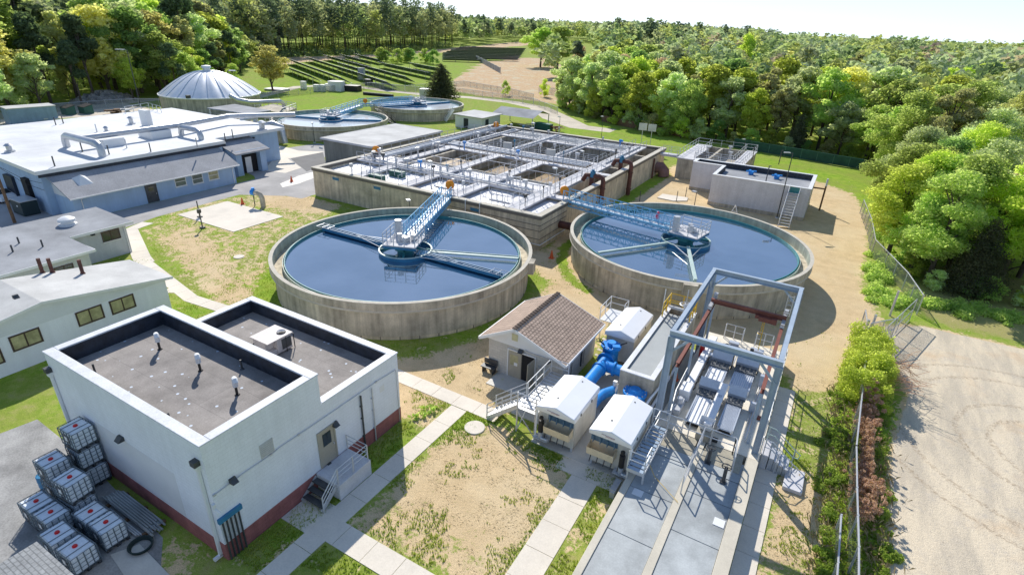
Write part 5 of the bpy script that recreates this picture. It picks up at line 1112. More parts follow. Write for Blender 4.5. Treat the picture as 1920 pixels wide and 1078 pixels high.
# brown pipes on the right wall
for y in (65.2, 75.5):
    mb = MB(); mb.tube([(-26.0,y,3.2),(-26.0,y,4.5),(-25.7,y,4.8),(-25.0,y,4.8),(-24.55,y,4.6),(-24.45,y,4.2),(-24.45,y,.2)], .3, 10); mb.tube([(-27.2,y,4.0),(-26.8,y,4.75),(-26.2,y,4.8)], .28, 10); mb.cyl((-24.45,y,3.3), .38, .12, 12); mb.cyl((-24.45,y,1.0), .38, .12, 12)
    q = mb.build('brown_pipe', M['rust'], B, smooth=True)
    mb = MB(); mb.cyl((-25.9,y,4.6), .34, .75, 12); mb.cyl((-25.9,y,5.35), .18, .2, 8); mb.build('blue_actuator', M['armb'], q)
    mb = MB(); mb.box(-25.6, y-.9, BZ+.045, -24.7, y-.2, BZ+.12); mb.build('pad', M['walk'], B)
mb = MB(); mb.tube([(-25.1,90,1.3),(-24.2,90,1.4),(-23.7,90,.9),(-23.6,90,.1)], .9, 14); mb.build('large_brown_pipe', mat('pinkish_brown_pipe', (.27,.15,.13), .7, .2, 1), B, smooth=True)
mb = MB(); mb.tube([(-25.1,54.4,1.6),(-22.9,54.3,1.65),(-22.3,54.2,1.5),(-22.1,54.1,1.0),(-22.1,54.1,.05)], .42, 12); mb.cyl((-22.1,54.1,.05), .55, .15, 12); mb.build('brown_outlet_pipe', M['rust'], B, smooth=True)
for y in (87.5,): mb = MB(); mb.tube([(-24.75,y,.1),(-24.75,y,3.2)], .14, 8); mb.build('brown_pipe', M['rust'], B)
# orange covers at the bridge ends
for x, y, z, lab in ((-37.5,50.9,BZ,'orange round life ring cabinet where the left tank bridge meets the basin'),(-25.9,57.0,BZ,'orange round life ring cabinet where the right tank bridge meets the basin'),(-56.8,59.6,BZ,'orange round life ring cabinet near the equipment building'),(-55.0,89.0,BZ,'orange round life ring cabinet at the far left corner of the basin'),(-96.2,98.6,3.2,'orange round life ring cabinet between the two far tanks')):
    OR = thing('life_ring_cabinet', lab, 'life ring', (x, y, z), 'orange life ring cabinets on the tanks')
    mb = MB(); mb.tube([(x-.09,y+.12,z+.95),(x+.09,y-.12,z+.95)], .5, 20); mb.cbox((x,y,z+.7), (.85,.3,.5), -.9); mb.build('cabinet', M['orange'], OR, bevel=.03)
    mb = MB(); mb.bar((x,y,z-.1), (x,y,z+.5), .09); mb.build('post', M['steel'], OR)
SG = thing('sign_pair', 'two pale sign boards on posts behind the right rear corner of the basin', 'sign', (-24,97,0))
g_ = G(1208,285); 
for s_ in (-.9,.9):
    mb = MB(); mb.cbox((g_.x+s_, g_.y, 4.6), (1.5,.08,1.3), .25); mb.build('board', M['grey2'], SG); mb = MB(); mb.bar((g_.x+s_, g_.y+.1, 0), (g_.x+s_, g_.y+.1, 4.6), .1); mb.build('post', M['steel'], SG)

# gauges, lamps and valve posts crowding the basin walkways
for k in range(46):
    xx = rr.choice([-52.6,-53.3,-44.6,-43.6,-37.5,-36.4,-29.7,-28.2]) + rr.uniform(-.1,.1); yy = rr.uniform(50.5, 92) 
    if k % 3 == 0: xx, yy = rr.uniform(-57,-30), rr.choice([57.2,58.2,71.6,72.4,75.7,76.5,86.5])
    hh = rr.uniform(.9, 1.9); mb = MB(); mb.bar((xx,yy,W), (xx,yy,W+hh), .07); mb.cbox((xx,yy,W+hh), (rr.uniform(.15,.45), rr.uniform(.12,.3), rr.uniform(.15,.45)), rr.uniform(0,3)); mb.build('gauge_post', rr.choice([M['steel'], M['dkmet'], M['alu'], M['armb'], M['walk']]), B)
for x0_, x1_, yy in ((-51.0,-44.6,60.5),(-43.2,-37.9,60.8),(-36.0,-30.1,60.2),(-51.0,-44.6,64.8),(-43.2,-37.9,67.4),(-36.0,-30.1,66.2)):
    mb = MB(); mb.tube([(x0_,yy,W+.1),(x1_,yy,W+.1)], .06, 6)
    for k in range(6): q = x0_+(x1_-x0_)*(k+.5)/6; mb.tube([(q,yy,W+.1),(q,yy,2.6)], .04, 5)
    mb.build('drop_pipes', M['steel'], B)
# ================================================================== HEADWORKS (deck, gantry, screens, covers, blue pipes)
DZ = 1.0
DK = thing('concrete_deck', 'long raised concrete channel deck with cream curbs and blue-grey cover plates', 'deck', (-2.4, 20, 0))
mb = MB(); mb.box(-5.1, 13, 0, -2.78, 26.55, DZ-.16); mb.box(-2.72, 13, 0, .3, 24.9, DZ-.16); mb.box(-2.72, 24.9, 0, .3, 26.55, DZ-.16); mb.build('channel_base', M['concg'], DK)
mb = MB()
y = 13.0
for y0, y1 in ((13,15.6),(15.63,18.7),(18.73,21.8),(21.83,24.8)): mb.box(-5.0, y0, DZ-.16, -2.84, y1, DZ-.06)
for y0, y1 in ((13,16.9),(16.93,20.2),(20.23,23.0),(23.03,24.9)): mb.box(-2.45, y0, DZ-.16, -.28, y1, DZ-.06)
mb.box(-5.0, 24.83, DZ-.16, -2.84, 26.5, DZ-.03); mb.box(-2.45, 24.93, DZ-.16, -.28, 26.5, DZ-.03)
mb.build('cover_plates', M['deckp'], DK, bevel=.01)
mb = MB(); mb.box(-5.35, 13, 0, -5.01, 27.2, DZ); mb.box(-2.83, 13, 0, -2.46, 27.2, DZ); mb.box(-.27, 13, 0, .35, 27.2, DZ); mb.build('curb', M['curb'], DK, bevel=.015)
mb = MB(); mb.box(-5.35, 27.21, 0, .35, 40.2, DZ-.01); mb.build('floor', mat('cream_deck_concrete', (.84,.76,.62), .8, .12, .5, fine=.08), DK)
for a, b, c, d_ in ((-4.75,21.3,-4.25,21.75),(-.85,21.55,-.35,22.05)): mb = MB(); mb.box(a, b, DZ-.058, c, d_, DZ-.03); mb.build('white_hatch', M['white'], DK)
# low pits with grating below the screens
mb = MB(); mb.box(-4.95, 25.6, DZ-.028, -2.9, 27.15, DZ-.012); mb.box(-2.4, 25.6, DZ-.028, -.4, 27.15, DZ-.012); mb.build('grating', mat('tan_grating', (.42,.38,.29), .8, .12, 3, fine=.15), DK)
RL = M['alu']
railing(DK, [(-4.7,27.0,DZ),(-1.0,27.0,DZ)], 1.1, RL, 1.2, .03)
railing(DK, [(-2.65,27.0,DZ),(-2.65,22.6,DZ)], 1.1, RL, 1.4, .03)
railing(DK, [(-1.0,27.0,DZ),(-.9,26.8,DZ),(-.75,25.4,DZ)], 1.1, RL, .9, .03)
railing(DK, [(-5.2,24.5,DZ),(-5.2,27.0,DZ),(-4.7,27.4,DZ),(-5.0,29.6,DZ),(-5.05,32.5,DZ)], 1.1, RL, 1.2, .03)
railing(DK, [(-4.1,39.9,DZ),(-4.1,40.15,DZ),(-2.8,40.15,DZ),(-2.8,39.6,DZ)], 1.1, RL, .7, .028); railing(DK, [(-1.9,39.6,DZ),(-1.9,40.15,DZ),(-.8,40.15,DZ),(-.8,39.6,DZ)], 1.1, RL, .7, .028)
railing(DK, [(.28,27.2,DZ),(.28,28.0,DZ)], 1.1, RL, .8, .028); railing(DK, [(.28,29.6,DZ),(.28,38.8,DZ)], 1.1, RL, 1.4, .028)
for x, y in ((-2.0,25.6),(-1.0,24.6)):
    mb = MB(); mb.cyl((x,y,DZ-.03), .09, .95, 10); mb.lathe((x,y,DZ+.95), [(.22,0),(.26,.03),(.22,.06),(.20,.03)], 20, close=True); mb.bar((x-.22,y,DZ+.97),(x+.22,y,DZ+.97),.03); mb.bar((x,y-.22,DZ+.97),(x,y+.22,DZ+.97),.03); mb.cbox((x,y,DZ+.0),(.3,.3,.06)); mb.build('gate_valve_stand', M['dkmet'], DK)
# side stair
ST = thing('side_stairs', 'short concrete and steel stairs with handrails down the right side of the deck', 'stairs', (1.2, 28, 0))
mb = MB(); mb.box(.36, 27.9, 0, .75, 29.3, DZ-.02); mb.build('landing', M['walk'], ST, bevel=.02); mb = MB(); mb.box(1.75, 26.9, 0, 2.7, 28.7, .22); mb.build('foot_slab', M['walk'], ST, bevel=.02)
for k in range(4): mb = MB(); x = .8+k*.26; mb.box(x, 27.95, 0, x+.24, 29.0, DZ-.12-k*.13); mb.build('step', M['steel'], ST)
for y in (27.85, 29.1):
    mb = MB(); mb.tube([(.4,y,DZ+1.05),(.8,y,DZ+1.0),(2.0,y,1.05),(2.25,y,.9),(2.2,y,.6),(1.9,y,.6),(.8,y,DZ+.55),(.4,y,DZ+.55)], .028, 6)
    for x, zt in ((.45,DZ+1.05),(1.2,1.45),(1.95,1.05)): mb.bar((x,y,.05),(x,y,zt),.05)
    mb.build('handrail', M['tealpale'] if y > 28.5 else RL, ST)
# gantry
def ibeam(mb, p, q, h=.38, w=.24, t=.03, up=(0,0,1)):
    p, q = Vector(p), Vector(q); d = (q-p).normalized(); u = Vector(up); a = d.cross(u).normalized(); b = a.cross(d).normalized()
    mb.bar(p+b*(h/2-t/2), q+b*(h/2-t/2), w, t, up); mb.bar(p-b*(h/2-t/2), q-b*(h/2-t/2), w, t, up); mb.bar(p, q, t, h-2*t-.002, up)
GN = thing('gantry_frame', 'tall open blue-grey steel gantry frame over the screens', 'gantry', (-2.7, 33, 0))
gx0, gx1, gy0, gy1, gz_ = -5.45, .05, 27.75, 38.1, 7.0
for x in (gx0, gx1):
    for y in (gy0, gy1):
        mb = MB(); ibeam(mb, (x, y, .1), (x, y, gz_-.4), .36, .30, .035, (1,0,0)); cl = mb.build('column', M['gantry'], GN)
        mb = MB(); mb.cbox((x, y, .08 if x > 0 or x < -5.3 else DZ), (.6,.6,.06)); mb.build('base_plate', M['gantry'], cl)
for y in (gy0, gy1): mb = MB(); ibeam(mb, (gx0-.15, y, gz_-.2), (gx1+.15, y, gz_-.2)); mb.build('cross_beam', M['gantry'], GN)
for x in (gx0, gx1): mb = MB(); ibeam(mb, (x, gy0+.14, gz_-.2), (x, gy1-.14, gz_-.2)); mb.build('side_beam', M['gantry'], GN)
for x, sx_ in ((gx0, 1), (gx1, -1)):
    for y, sy_ in ((gy0, 1), (gy1, -1)):
        mb = MB(); mb.bar((x, y, gz_-1.4), (x+sx_*.9, y, gz_-.42), .12, .12); mb.bar((x, y+sy_*.1, gz_-1.4), (x, y+sy_*.95, gz_-.42), .12, .12); mb.build('knee_brace', M['gantry'], GN)
# travelling crane
CR = thing('travelling_crane', 'red-brown bridge crane on two rails inside the gantry', 'crane', (-2.7, 33, 0))
cz = 4.9
for x in (-5.0, -.42):
    mb = MB(); ibeam(mb, (x, 28.3, cz-.3), (x, 38.0, cz-.3), .3, .2, .03); rl = mb.build('runway_beam', M['brown'], CR)
    for y in (28.4, 32.5, 37.8): mb = MB(); mb.bar((x, y, DZ), (x, y, cz-.46), .14, .14); mb.build('post', M['gantry'], rl)
    mb = MB(); mb.bar((x, 36.1, cz-.0), (x, 37.7, cz-.0), .22, .26)
    for y in (36.2, 37.6): mb.cyl((x, y, cz-.1), .0, .0, 3) if False else mb.tube([(x-.12, y, cz-.08), (x+.12, y, cz-.08)], .12, 10)
    mb.cbox((x, 37.95, cz+.2), (.25,.25,.35)); mb.build('end_truck', M['steel'], CR)
mb = MB(); ibeam(mb, (-5.1, 36.9, cz+.22), (-.3, 36.9, cz+.22), .32, .2, .03); mb.build('bridge_beam', M['brown'], CR)
mb = MB(); mb.cbox((-1.5, 36.6, cz-.05), (.8,.3,.3)); mb.cbox((-.95, 36.55, cz-.02), (.3,.3,.35)); mb.cbox((-2.0, 36.7, cz+.0), (.3,.25,.22)); q = mb.build('hoist', M['brown'], CR)
mb = MB(); mb.tube([(-1.6,36.6,cz-.2),(-1.6,36.6,cz-1.0)], .02, 5); mb.lathe((-1.6,36.6,cz-1.15), [(.14,0),(.17,.02),(.14,.04)], 12); mb.tube([(-1.5,36.6,cz-.2),(-1.45,36.6,cz-2.4)], .025, 5); mb.build('chain', M['yellow'], q)
# screens: four stainless bar screens
def bar_screen(x0, x1, y0, y1, slats, label, rear=False):
    t = thing('bar_screen', label, 'screen', ((x0+x1)/2, (y0+y1)/2, DZ), 'stainless bar screens on the deck')
    for xs in (x0, x1-.08): mb = MB(); mb.box(xs, y0, DZ, xs+.08, y1, DZ+.45); mb.build('side_frame', M['stain'], t)
    tr = MB(); tr.add([(x0+.08,y0,DZ+.3),(x1-.08,y0,DZ+.3),(x1-.08,y1,DZ+.42),(x0+.08,y1,DZ+.42),(x0+.08,y0,DZ+.2),(x1-.08,y0,DZ+.2),(x1-.08,y1,DZ+.3),(x0+.08,y1,DZ+.3)], [(0,1,2,3),(7,6,5,4),(0,4,5,1),(2,6,7,3)]); tp = tr.build('tray', M['frpw'], t)
    mb = MB(); nb = 9 if slats else 4
    for k in range(nb): x = x0+.14+(x1-x0-.28)*k/(nb-1); mb.bar((x, y0+.02, DZ+.33), (x, y1-.02, DZ+.45), .035, .06)
    mb.build('slats', M['stain'], tp)
    mb = MB(); mb.box(x0+.15, y0-.03, DZ+.1, x1-.15, y0-.001, DZ+.28); mb.build('front_lip', M['hole'], tp)
    mb = MB(); mb.box(x0-.02, y1, DZ+.1, x1+.02, y1+.75, DZ+.55)
    for k in range(5): mb.tube([(x0+.1+k*(x1-x0-.2)/4, y1+.1+.12*(k%2), DZ+.5), (x0+.1+k*(x1-x0-.2)/4, y1+.3+.15*(k%2), DZ+.72)], .05, 6)
    mb.build('rake_head', mat('grey_machine_metal', (.16,.17,.18), .45, .2, 3, metal=.3), t)
    mb = MB(); mb.add([(x0-.08,y1+.72,DZ+.75),(x1+.08,y1+.72,DZ+.75),(x1+.08,y1+.98,DZ+1.25),(x0-.08,y1+.98,DZ+1.25),(x0-.08,y1+.76,DZ+.4),(x1+.08,y1+.76,DZ+.4),(x1+.08,y1+1.02,DZ+.4),(x0-.08,y1+1.02,DZ+.4)], [(0,1,2,3),(0,4,5,1),(1,5,6,2),(2,6,7,3),(3,7,4,0)]); mb.build('hood', M['stain'], t)
    if rear:
        mb = MB(); yy = y1+1.05; mb.box(x0-.1, yy+.06, DZ+.9, x1+.1, yy+.62, DZ+.94); mb.build('tan_guard', M['tealpale'], t)
        mb = MB()
        for x in (x0-.1, x1+.04): mb.box(x, yy+.0, DZ, x+.06, yy+.7, DZ+1.2)
        mb.box(x0-.1, yy+.62, DZ+.9, x1+.1, yy+.7, DZ+1.2); mb.box(x0-.04, yy, DZ+1.14, x1+.04, yy+.05, DZ+1.2)
        q = mb.build('top_frame', M['dkmet'], t)
        mb = MB(); mb.cyl(((x0+x1)/2, yy+.9, DZ+1.0), .12, .35, 10); mb.cbox(((x0+x1)/2, yy+.9, DZ+.95), (.3,.25,.2)); mb.build('motor', M['black'], t)
    return t
bar_screen(-3.95, -2.95, 28.1, 30.8, False, 'front left stainless bar screen with a plain white tray')
bar_screen(-2.2, -1.3, 28.4, 30.9, True, 'front right stainless bar screen with a ribbed tray')
bar_screen(-4.0, -2.85, 32.9, 34.6, False, 'rear left stainless bar screen beside the red fire extinguisher box', True)
bar_screen(-2.45, -1.2, 32.9, 34.9, True, 'rear right stainless bar screen under the crane', True)
CB = thing('conveyor', 'white conveyor trough between the bar screens ending in a tan bin', 'conveyor', (-2.6, 29, DZ))
mb = MB(); mb.box(-2.88, 27.9, DZ+.5, -2.42, 32.6, DZ+.72); mb.build('trough', M['frpw'], CB, bevel=.02)
mb = MB(); mb.add([(-3.1,27.5,DZ+.85),(-2.3,27.5,DZ+.85),(-2.3,28.2,DZ+.95),(-3.1,28.2,DZ+.95),(-3.0,27.6,DZ+.45),(-2.4,27.6,DZ+.45),(-2.4,28.1,DZ+.45),(-3.0,28.1,DZ+.45)], [(0,4,5,1),(1,5,6,2),(2,6,7,3),(3,7,4,0),(4,7,6,5)]); mb.build('chute', M['white'], CB)
mb = MB(); mb.box(-3.1, 27.15, DZ, -2.35, 27.85, DZ+.42); mb.build('bin', M['tan'], CB, bevel=.02)
mb = MB(); mb.tube([(-2.2,27.4,DZ+.2),(-1.9,27.4,DZ+.2)], .15, 10); mb.build('motor', M['black'], CB)
for y in (28.6, 31.8): mb = MB(); mb.box(-2.8, y, DZ, -2.5, y+.08, DZ+.5); mb.build('support', M['steel'], CB)
# left edge equipment
ED = thing('grit_conveyor', 'narrow white equipment trough with cable chain along the left edge of the deck', 'conveyor', (-4.75, 34, DZ))
mb = MB(); mb.box(-4.85, 31.6, DZ+.3, -4.35, 38.6, DZ+.6); mb.build('trough', M['frpw'], ED, bevel=.03)
mb = MB(); mb.box(-4.95, 30.3, DZ+.02, -4.3, 31.4, DZ+.75); mb.box(-4.9, 31.4, DZ+.02, -4.4, 31.9, DZ+.4); mb.build('gearbox', M['frpw'], ED, bevel=.04)
mb = MB(); mb.box(-4.9, 28.6, DZ+.02, -4.4, 30.1, DZ+.4); mb.cyl((-4.65,29.4,DZ+.4), .2, .4, 12); mb.build('pump', M['steel'], ED, bevel=.03)
for k in range(34): mb = MB() if k == 0 else mb; mb.cbox((-4.22+.03*math.sin(k), 31.0+k*.14, DZ+.62), (.07,.08,.1), k)
mb.build('cable_chain', M['black'], ED)
for y in (32.2, 35.4, 38.2): mb = MB(); mb.box(-4.8, y, DZ-.02, -4.4, y+.1, DZ+.3); mb.build('support', M['steel'], ED)
FX = thing('fire_extinguisher_box', 'tall red extinguisher cover standing at the gantry column', 'extinguisher', (-4.4, 36.4, DZ))
g_ = G(1314,668,DZ); mb = MB(); mb.tube([(g_.x,g_.y,DZ),(g_.x,g_.y,DZ+1.0)], .17, 12); mb.cyl((g_.x,g_.y,DZ+1.0), .17, .1, 12, r2=.08); mb.build('cover', M['redp'], FX, smooth=True); mb = MB(); mb.cbox((g_.x+.12,g_.y-.12,DZ+.85), (.06,.06,.15)); mb.build('latch', M['black'], FX)
HS = thing('hose_coil', 'thin looped hose lying on the cream deck floor', 'hose', (-4.2, 33, DZ))
g_ = G(1302,706,DZ); mb = MB(); mb.tube([(g_.x+.4*math.cos(t*.35), g_.y+.4*math.sin(t*.35), DZ+.03) for t in range(17)]+[(g_.x+.1,g_.y+1.0,DZ+.03),(g_.x-.3,g_.y+1.7,DZ+.03),(g_.x+.1,g_.y+2.2,DZ+.03)], .02, 5); mb.build('hose_line', M['dkmet'], HS)

# ---- white covered rotary screens
def covered_screen(x0, x1, y0, y1, label, front=True, mirror=False):
    t = thing('covered_screen', label, 'screen', ((x0+x1)/2, (y0+y1)/2, 0), 'white hooded drum screens')
    xc_ = (x0+x1)/2; ze_, zt_ = 2.55, 2.98
    mb = MB(); mb.prism([(x0+.08,y0+.35),(x1-.08,y0+.35),(x1-.08,y1-.08),(x0+.08,y1-.08)], .35, ze_); mb.build('body', mat('beige_screen_tank', (.72,.69,.62), .45, .08, 1.2, streak=.12), t, bevel=.02)
    pr = [(x0,ze_-.25),(x0+.02,ze_+.08),(xc_,zt_),(x1-.02,ze_+.08),(x1,ze_-.25)]
    mb = MB(); n = len(pr); ys = (y0+.12, y0, y1, y1-.06); vs = []
    vs += [(p[0], y0+.1 if i in (0,4) else y0, p[1]) for i, p in enumerate(pr)]+[(p[0], y1-.1 if i in (0,4) else y1, p[1]) for i, p in enumerate(pr)]
    mb.add(vs, [(i, i+1, n+i+1, n+i) for i in range(n-1)]+[tuple(range(n))[::-1], tuple(range(n, 2*n)), (0, n, 2*n-1, n-1)]); mb.build('cover', M['frpw'], t, bevel=.04)
    mb = MB()
    for y in (y0+.9, y0+2.4): 
        for s_ in (x0-.0, x1+.0): mb.cbox((s_, y, ze_-.12), (.05,.1,.14))
    mb.cyl((xc_-.3, y0+1.0, zt_-.1), .06, .05, 8); mb.cyl((xc_+.2, y1-.5, zt_-.1), .06, .05, 8); mb.build('latches', M['dkmet'], t)
    mb = MB()
    for x in (x0+.15, x1-.25):
        for y in (y0+.4, y1-.3): mb.box(x, y, .06, x+.12, y+.12, .35)
    mb.build('feet', M['steel'], t)
    if front:
        mb = MB(); cx1, cx2 = (x0+.7, x1-.15) if not mirror else (x0+.1, x1-.8)
        mb.add([(cx1,y0+.34,1.80),(cx2,y0+.34,1.80),(cx2,y0-.30,1.72),(cx1,y0-.30,1.72),(cx1,y0+.34,1.2),(cx2,y0+.34,1.2),(cx2,y0-.22,1.22),(cx1,y0-.22,1.22)], [(3,2,6,7),(4,5,1,0)[::-1],(0,4,7,3),(2,6,5,1)[::-1],(4,7,6,5)[::-1]])
        mb.build('discharge_box', mat('tan_steel_box', (.78,.66,.46), .4, .08, 2), t)
        mb = MB()
        for k in range(4): x = cx1+.15+k*(cx2-cx1-.3)/3; mb.box(x, y0+.12, 1.81, x+.04, y0+.34, 2.2)
        mb.box(cx1, y0+.30, 1.81, cx2, y0+.34, 2.25); mb.build('blades', mat('steel_blue_blades', (.13,.24,.36), .4, .15, 3, metal=.2), t)
        mx_ = x0+.4 if not mirror else x1-.4
        mb = MB(); mb.cyl((mx_, y0+.05, 1.0), .15, .75, 14); mb.cyl((mx_, y0+.05, 1.88), .12, .12, 12); mb.build('motor', M['black'], t)
        mb = MB(); mb.cyl((mx_, y0+.05, .55), .14, .4, 12); mb.tube([(mx_+.1,y0-.05,.6),(mx_+.45,y0-.05,.6),(mx_+.5,y0+.1,.5)], .07, 8); mb.box(mx_-.4, y0-.1, .45, mx_+.5, y0+.3, .52); mb.build('pump', M['stain'], t)
        px_ = x0+.05 if not mirror else x1-.02
        mb = MB(); mb.tube([(px_,y0+.2,2.3),(px_,y0+.1,.5),(px_+(.3 if not mirror else -.6),y0+.1,.45)], .055, 8); mb.build('drain_pipe', M['frpw'], t)
        mb = MB()
        for k in range(5): mb.tube([(x0+.2+k*.4, y0+.1, .45), (x0+.25+k*.4, y0+.3, 1.2)], .03, 5)
        mb.build('small_piping', M['dkmet'], t)
        mb = MB()
        for k in range(9): mb.cbox((xc_-.42+k*.085, y0-.006, ze_+.10-.006*k), (.055,.012,.05))
        mb.build('faded_marking', mat('faded_grey_pink', (.50,.38,.40), .6, .05, 3), t)
        mb = MB()
        for k in range(6): mb.cbox((xc_-.2+k*.08, y0-.006, ze_+.01), (.05,.012,.035))
        mb.build('faded_marking', mat('faded_pink', (.62,.36,.36), .6, .05, 3), t)
    return t

covered_screen(-11.15, -8.75, 22.9, 26.6, 'left white hooded drum screen with stairs on its left side')
covered_screen(-7.85, -5.45, 22.7, 26.4, 'right white hooded drum screen with a slatted platform on its right side', mirror=True)
covered_screen(-11.1, -8.9, 33.0, 37.3, 'rear white hooded drum screen between the brown roofed shed and the raised channel', front=False)
# raised concrete channel
RC = thing('raised_channel', 'raised grey concrete channel with pale rim between the drum screens and the gantry', 'channel', (-7.1, 33, 0))
mb = MB(); x0, x1, y0, y1 = -8.25, -6.15, 28.4, 38.6
mb.box(x0, y0, .05, x1, y0+.28, 3.0); mb.box(x0, y1-.28, .05, x1, y1, 3.0); mb.box(x0, y0+.28, .9, x0+.28, y1-.28, 3.0); mb.box(x1-.28, y0+.28, .9, x1, y1-.28, 3.0); mb.box(x0+.28, y0+.28, .9, x1-.28, y1-.28, 1.1)
for y in (31.5, 35): mb.box(x0+.1, y, .05, x1-.1, y+.4, .9)
mb.build('wall', M['concg'], RC)
mb = MB(); ringwall(mb, x0-.02, y0-.02, x1+.02, y1+.02, 3.0, 3.06, .32); mb.build('rim', M['copew'], RC)
mb = MB(); mb.box(x0+.3, y0+.3, 2.84, x1-.3, 36.0, 2.92); mb.box(x0+.3, 36.04, 2.84, x1-.3, 37.6, 2.93); mb.build('cover_plate', mat('grey_channel_cover', (.40,.42,.41), .6, .06, .5), RC)
YR = M['yellow']
railing(RC, [(x0+.1,36.6,3.06),(x0+.1,38.5,3.06),(x1-.1,38.5,3.06),(x1-.1,36.8,3.06)], 1.1, YR, .9, .04, name='yellow_railing')
railing(RC, [(x0+.1,37.7,3.06),(x1-.1,37.7,3.06)], .75, YR, 1.9, .035, name='yellow_railing')
mb = MB(); hx, hy = -6.75, 37.2; mb.cyl((hx,hy,3.0), .12, 1.1, 10); mb.tube([(hx,hy,4.0),(hx,hy,5.3)], .035, 6)
mb.lathe((hx,hy,4.15), [(.40,0),(.45,.03),(.40,.06),(.36,.03)], 24, close=True)
for k in range(3): a = k*1.05; mb.bar((hx-.4*math.cos(a),hy-.4*math.sin(a),4.18),(hx+.4*math.cos(a),hy+.4*math.sin(a),4.18),.04)
mb.cbox((hx-.5,37.6,3.5),(1.5,.18,.14)); mb.build('gate_valve', M['steel'], RC)
mb = MB(); mb.tube([(x0-.1,37.3,3.0),(x0-.1,37.3,4.9)], .035, 6); mb.build('rod', M['white'], RC)
mb = MB(); mb.tube([(x1+.15,28.0,1.2),(x1+.15,37.5,1.2)], .09, 8); mb.tube([(x1-.1,27.0,1.6),(x1+.05,28.0,2.0),(x1+.3,30.6,2.1)], .07, 8); mb.tube([(x1-.1,27.0,1.6),(x1-.1,27.0,.1)], .07, 8); mb.build('white_pipe', M['frpw'], RC)
mb = MB(); mb.tube([(-6.3,32.1,2.95),(-6.0,31.9,2.2),(-5.75,31.3,1.6)], .02, 5); mb.build('yellow_hose', M['yellow'], RC)
# platforms
PL = thing('access_stairs', 'galvanised stairs and slatted platform left of the white hooded screens', 'stairs', (-12, 25, 0))
pz = 1.75; xa, xb = -12.45, -11.25
mb = MB()
for k in range(13): y = 23.3+k*.33; mb.bar((xa+.03,y,pz),(xb,y,pz),.24,.04)
mb.build('platform_slats', M['alu'], PL)
mb = MB()
for x in (xa, xb): mb.bar((x,23.15,pz-.08),(x,27.5,pz-.08),.06,.2)
for x in (xa, xb):
    for y in (23.2, 25.3, 27.4): mb.bar((x,y,.05),(x,y,pz-.1),.08)
mb.bar((xa,23.2,.1),(xa,25.3,pz-.2),.05); mb.bar((xb,23.2,.1),(xa,23.2,pz-.2),.05); mb.build('frame', RL, PL)
A_ = Vector((-14.55,23.25,.05)); B_ = Vector((-12.5,23.3,pz)); s_ = Vector((0,.5,0))
for sg in (0, 1): o = Vector((0, sg*1.05, 0)); mb = MB(); mb.bar(A_+o, B_+o, .06, .24); mb.build('stringer', RL, PL); railing(PL, [A_+o, B_+o], 1.05, RL, 1.1, .028, rails=(1,.7,.4), name='stair_railing')
for k in range(8): p = A_.lerp(B_, (k+.5)/8); mb = MB(); mb.box(p.x-.13, p.y, p.z-.02, p.x+.13, p.y+1.05, p.z+.02); mb.build('step', RL, PL)
railing(PL, [(xa,24.4,pz),(xa,27.5,pz),(xb,27.5,pz)], 1.07, RL, 1.1, .03, toe=True); railing(PL, [(xa,23.2,pz),(xb,23.2,pz)], 1.07, RL, 1.1, .03)
P2_ = thing('access_platform', 'slatted galvanised platform along the right side of the white hooded screens', 'platform', (-4.9, 24, 0))
xa, xb = -5.38, -4.5; pz = 1.7
mb = MB()
for k in range(13): y = 22.2+k*.32; mb.bar((xa,y,pz),(xb,y,pz),.22,.04)
mb.build('platform_slats', mat('blue_grey_grating', (.36,.45,.55), .4, .06, 2, metal=.3), P2_)
mb = MB()
for x in (xa, xb): mb.bar((x,22.1,pz-.08),(x,26.2,pz-.08),.06,.2)
mb.bar((xa,22.1,pz-.09),(xb,22.1,pz-.09),.05,.2)
for x in (xa+.06, xb):
    for y in (22.15, 26.1): mb.bar((x,y,.05 if x < -5.3 else DZ),(x,y,pz-.1),.08)
mb.build('frame', RL, P2_)
railing(P2_, [(xa,22.15,pz),(xb,22.15,pz),(xb,23.0,pz)], 1.05, RL, .9, .028); railing(P2_, [(xa,26.2,pz),(xb,26.2,pz)], 1.05, RL, .9, .028)
RP = thing('access_platform', 'white railed platform behind the brown roofed shed', 'platform', (-11.8, 37.5, 0))
mb = MB(); mb.box(-12.6, 36.0, 1.65, -11.2, 38.2, 1.72); mb.build('deck', RL, RP); railing(RP, [(-12.6,36.0,1.72),(-12.6,38.2,1.72),(-11.2,38.2,1.72),(-11.2,37.4,1.72)], 1.07, M['white'], 1.1, .03)
mb = MB()
for x, y in ((-12.5,36.1),(-12.5,38.1),(-11.3,36.1),(-11.3,38.1)): mb.bar((x,y,0.05),(x,y,1.65),.08)
mb.build('legs', RL, RP)
mb = MB()
for k in range(6): mb.box(-11.75, 33.3+k*.4, .2+k*.25, -11.25, 33.6+k*.4, .24+k*.25)
mb.build('steps', M['cap'], RP)
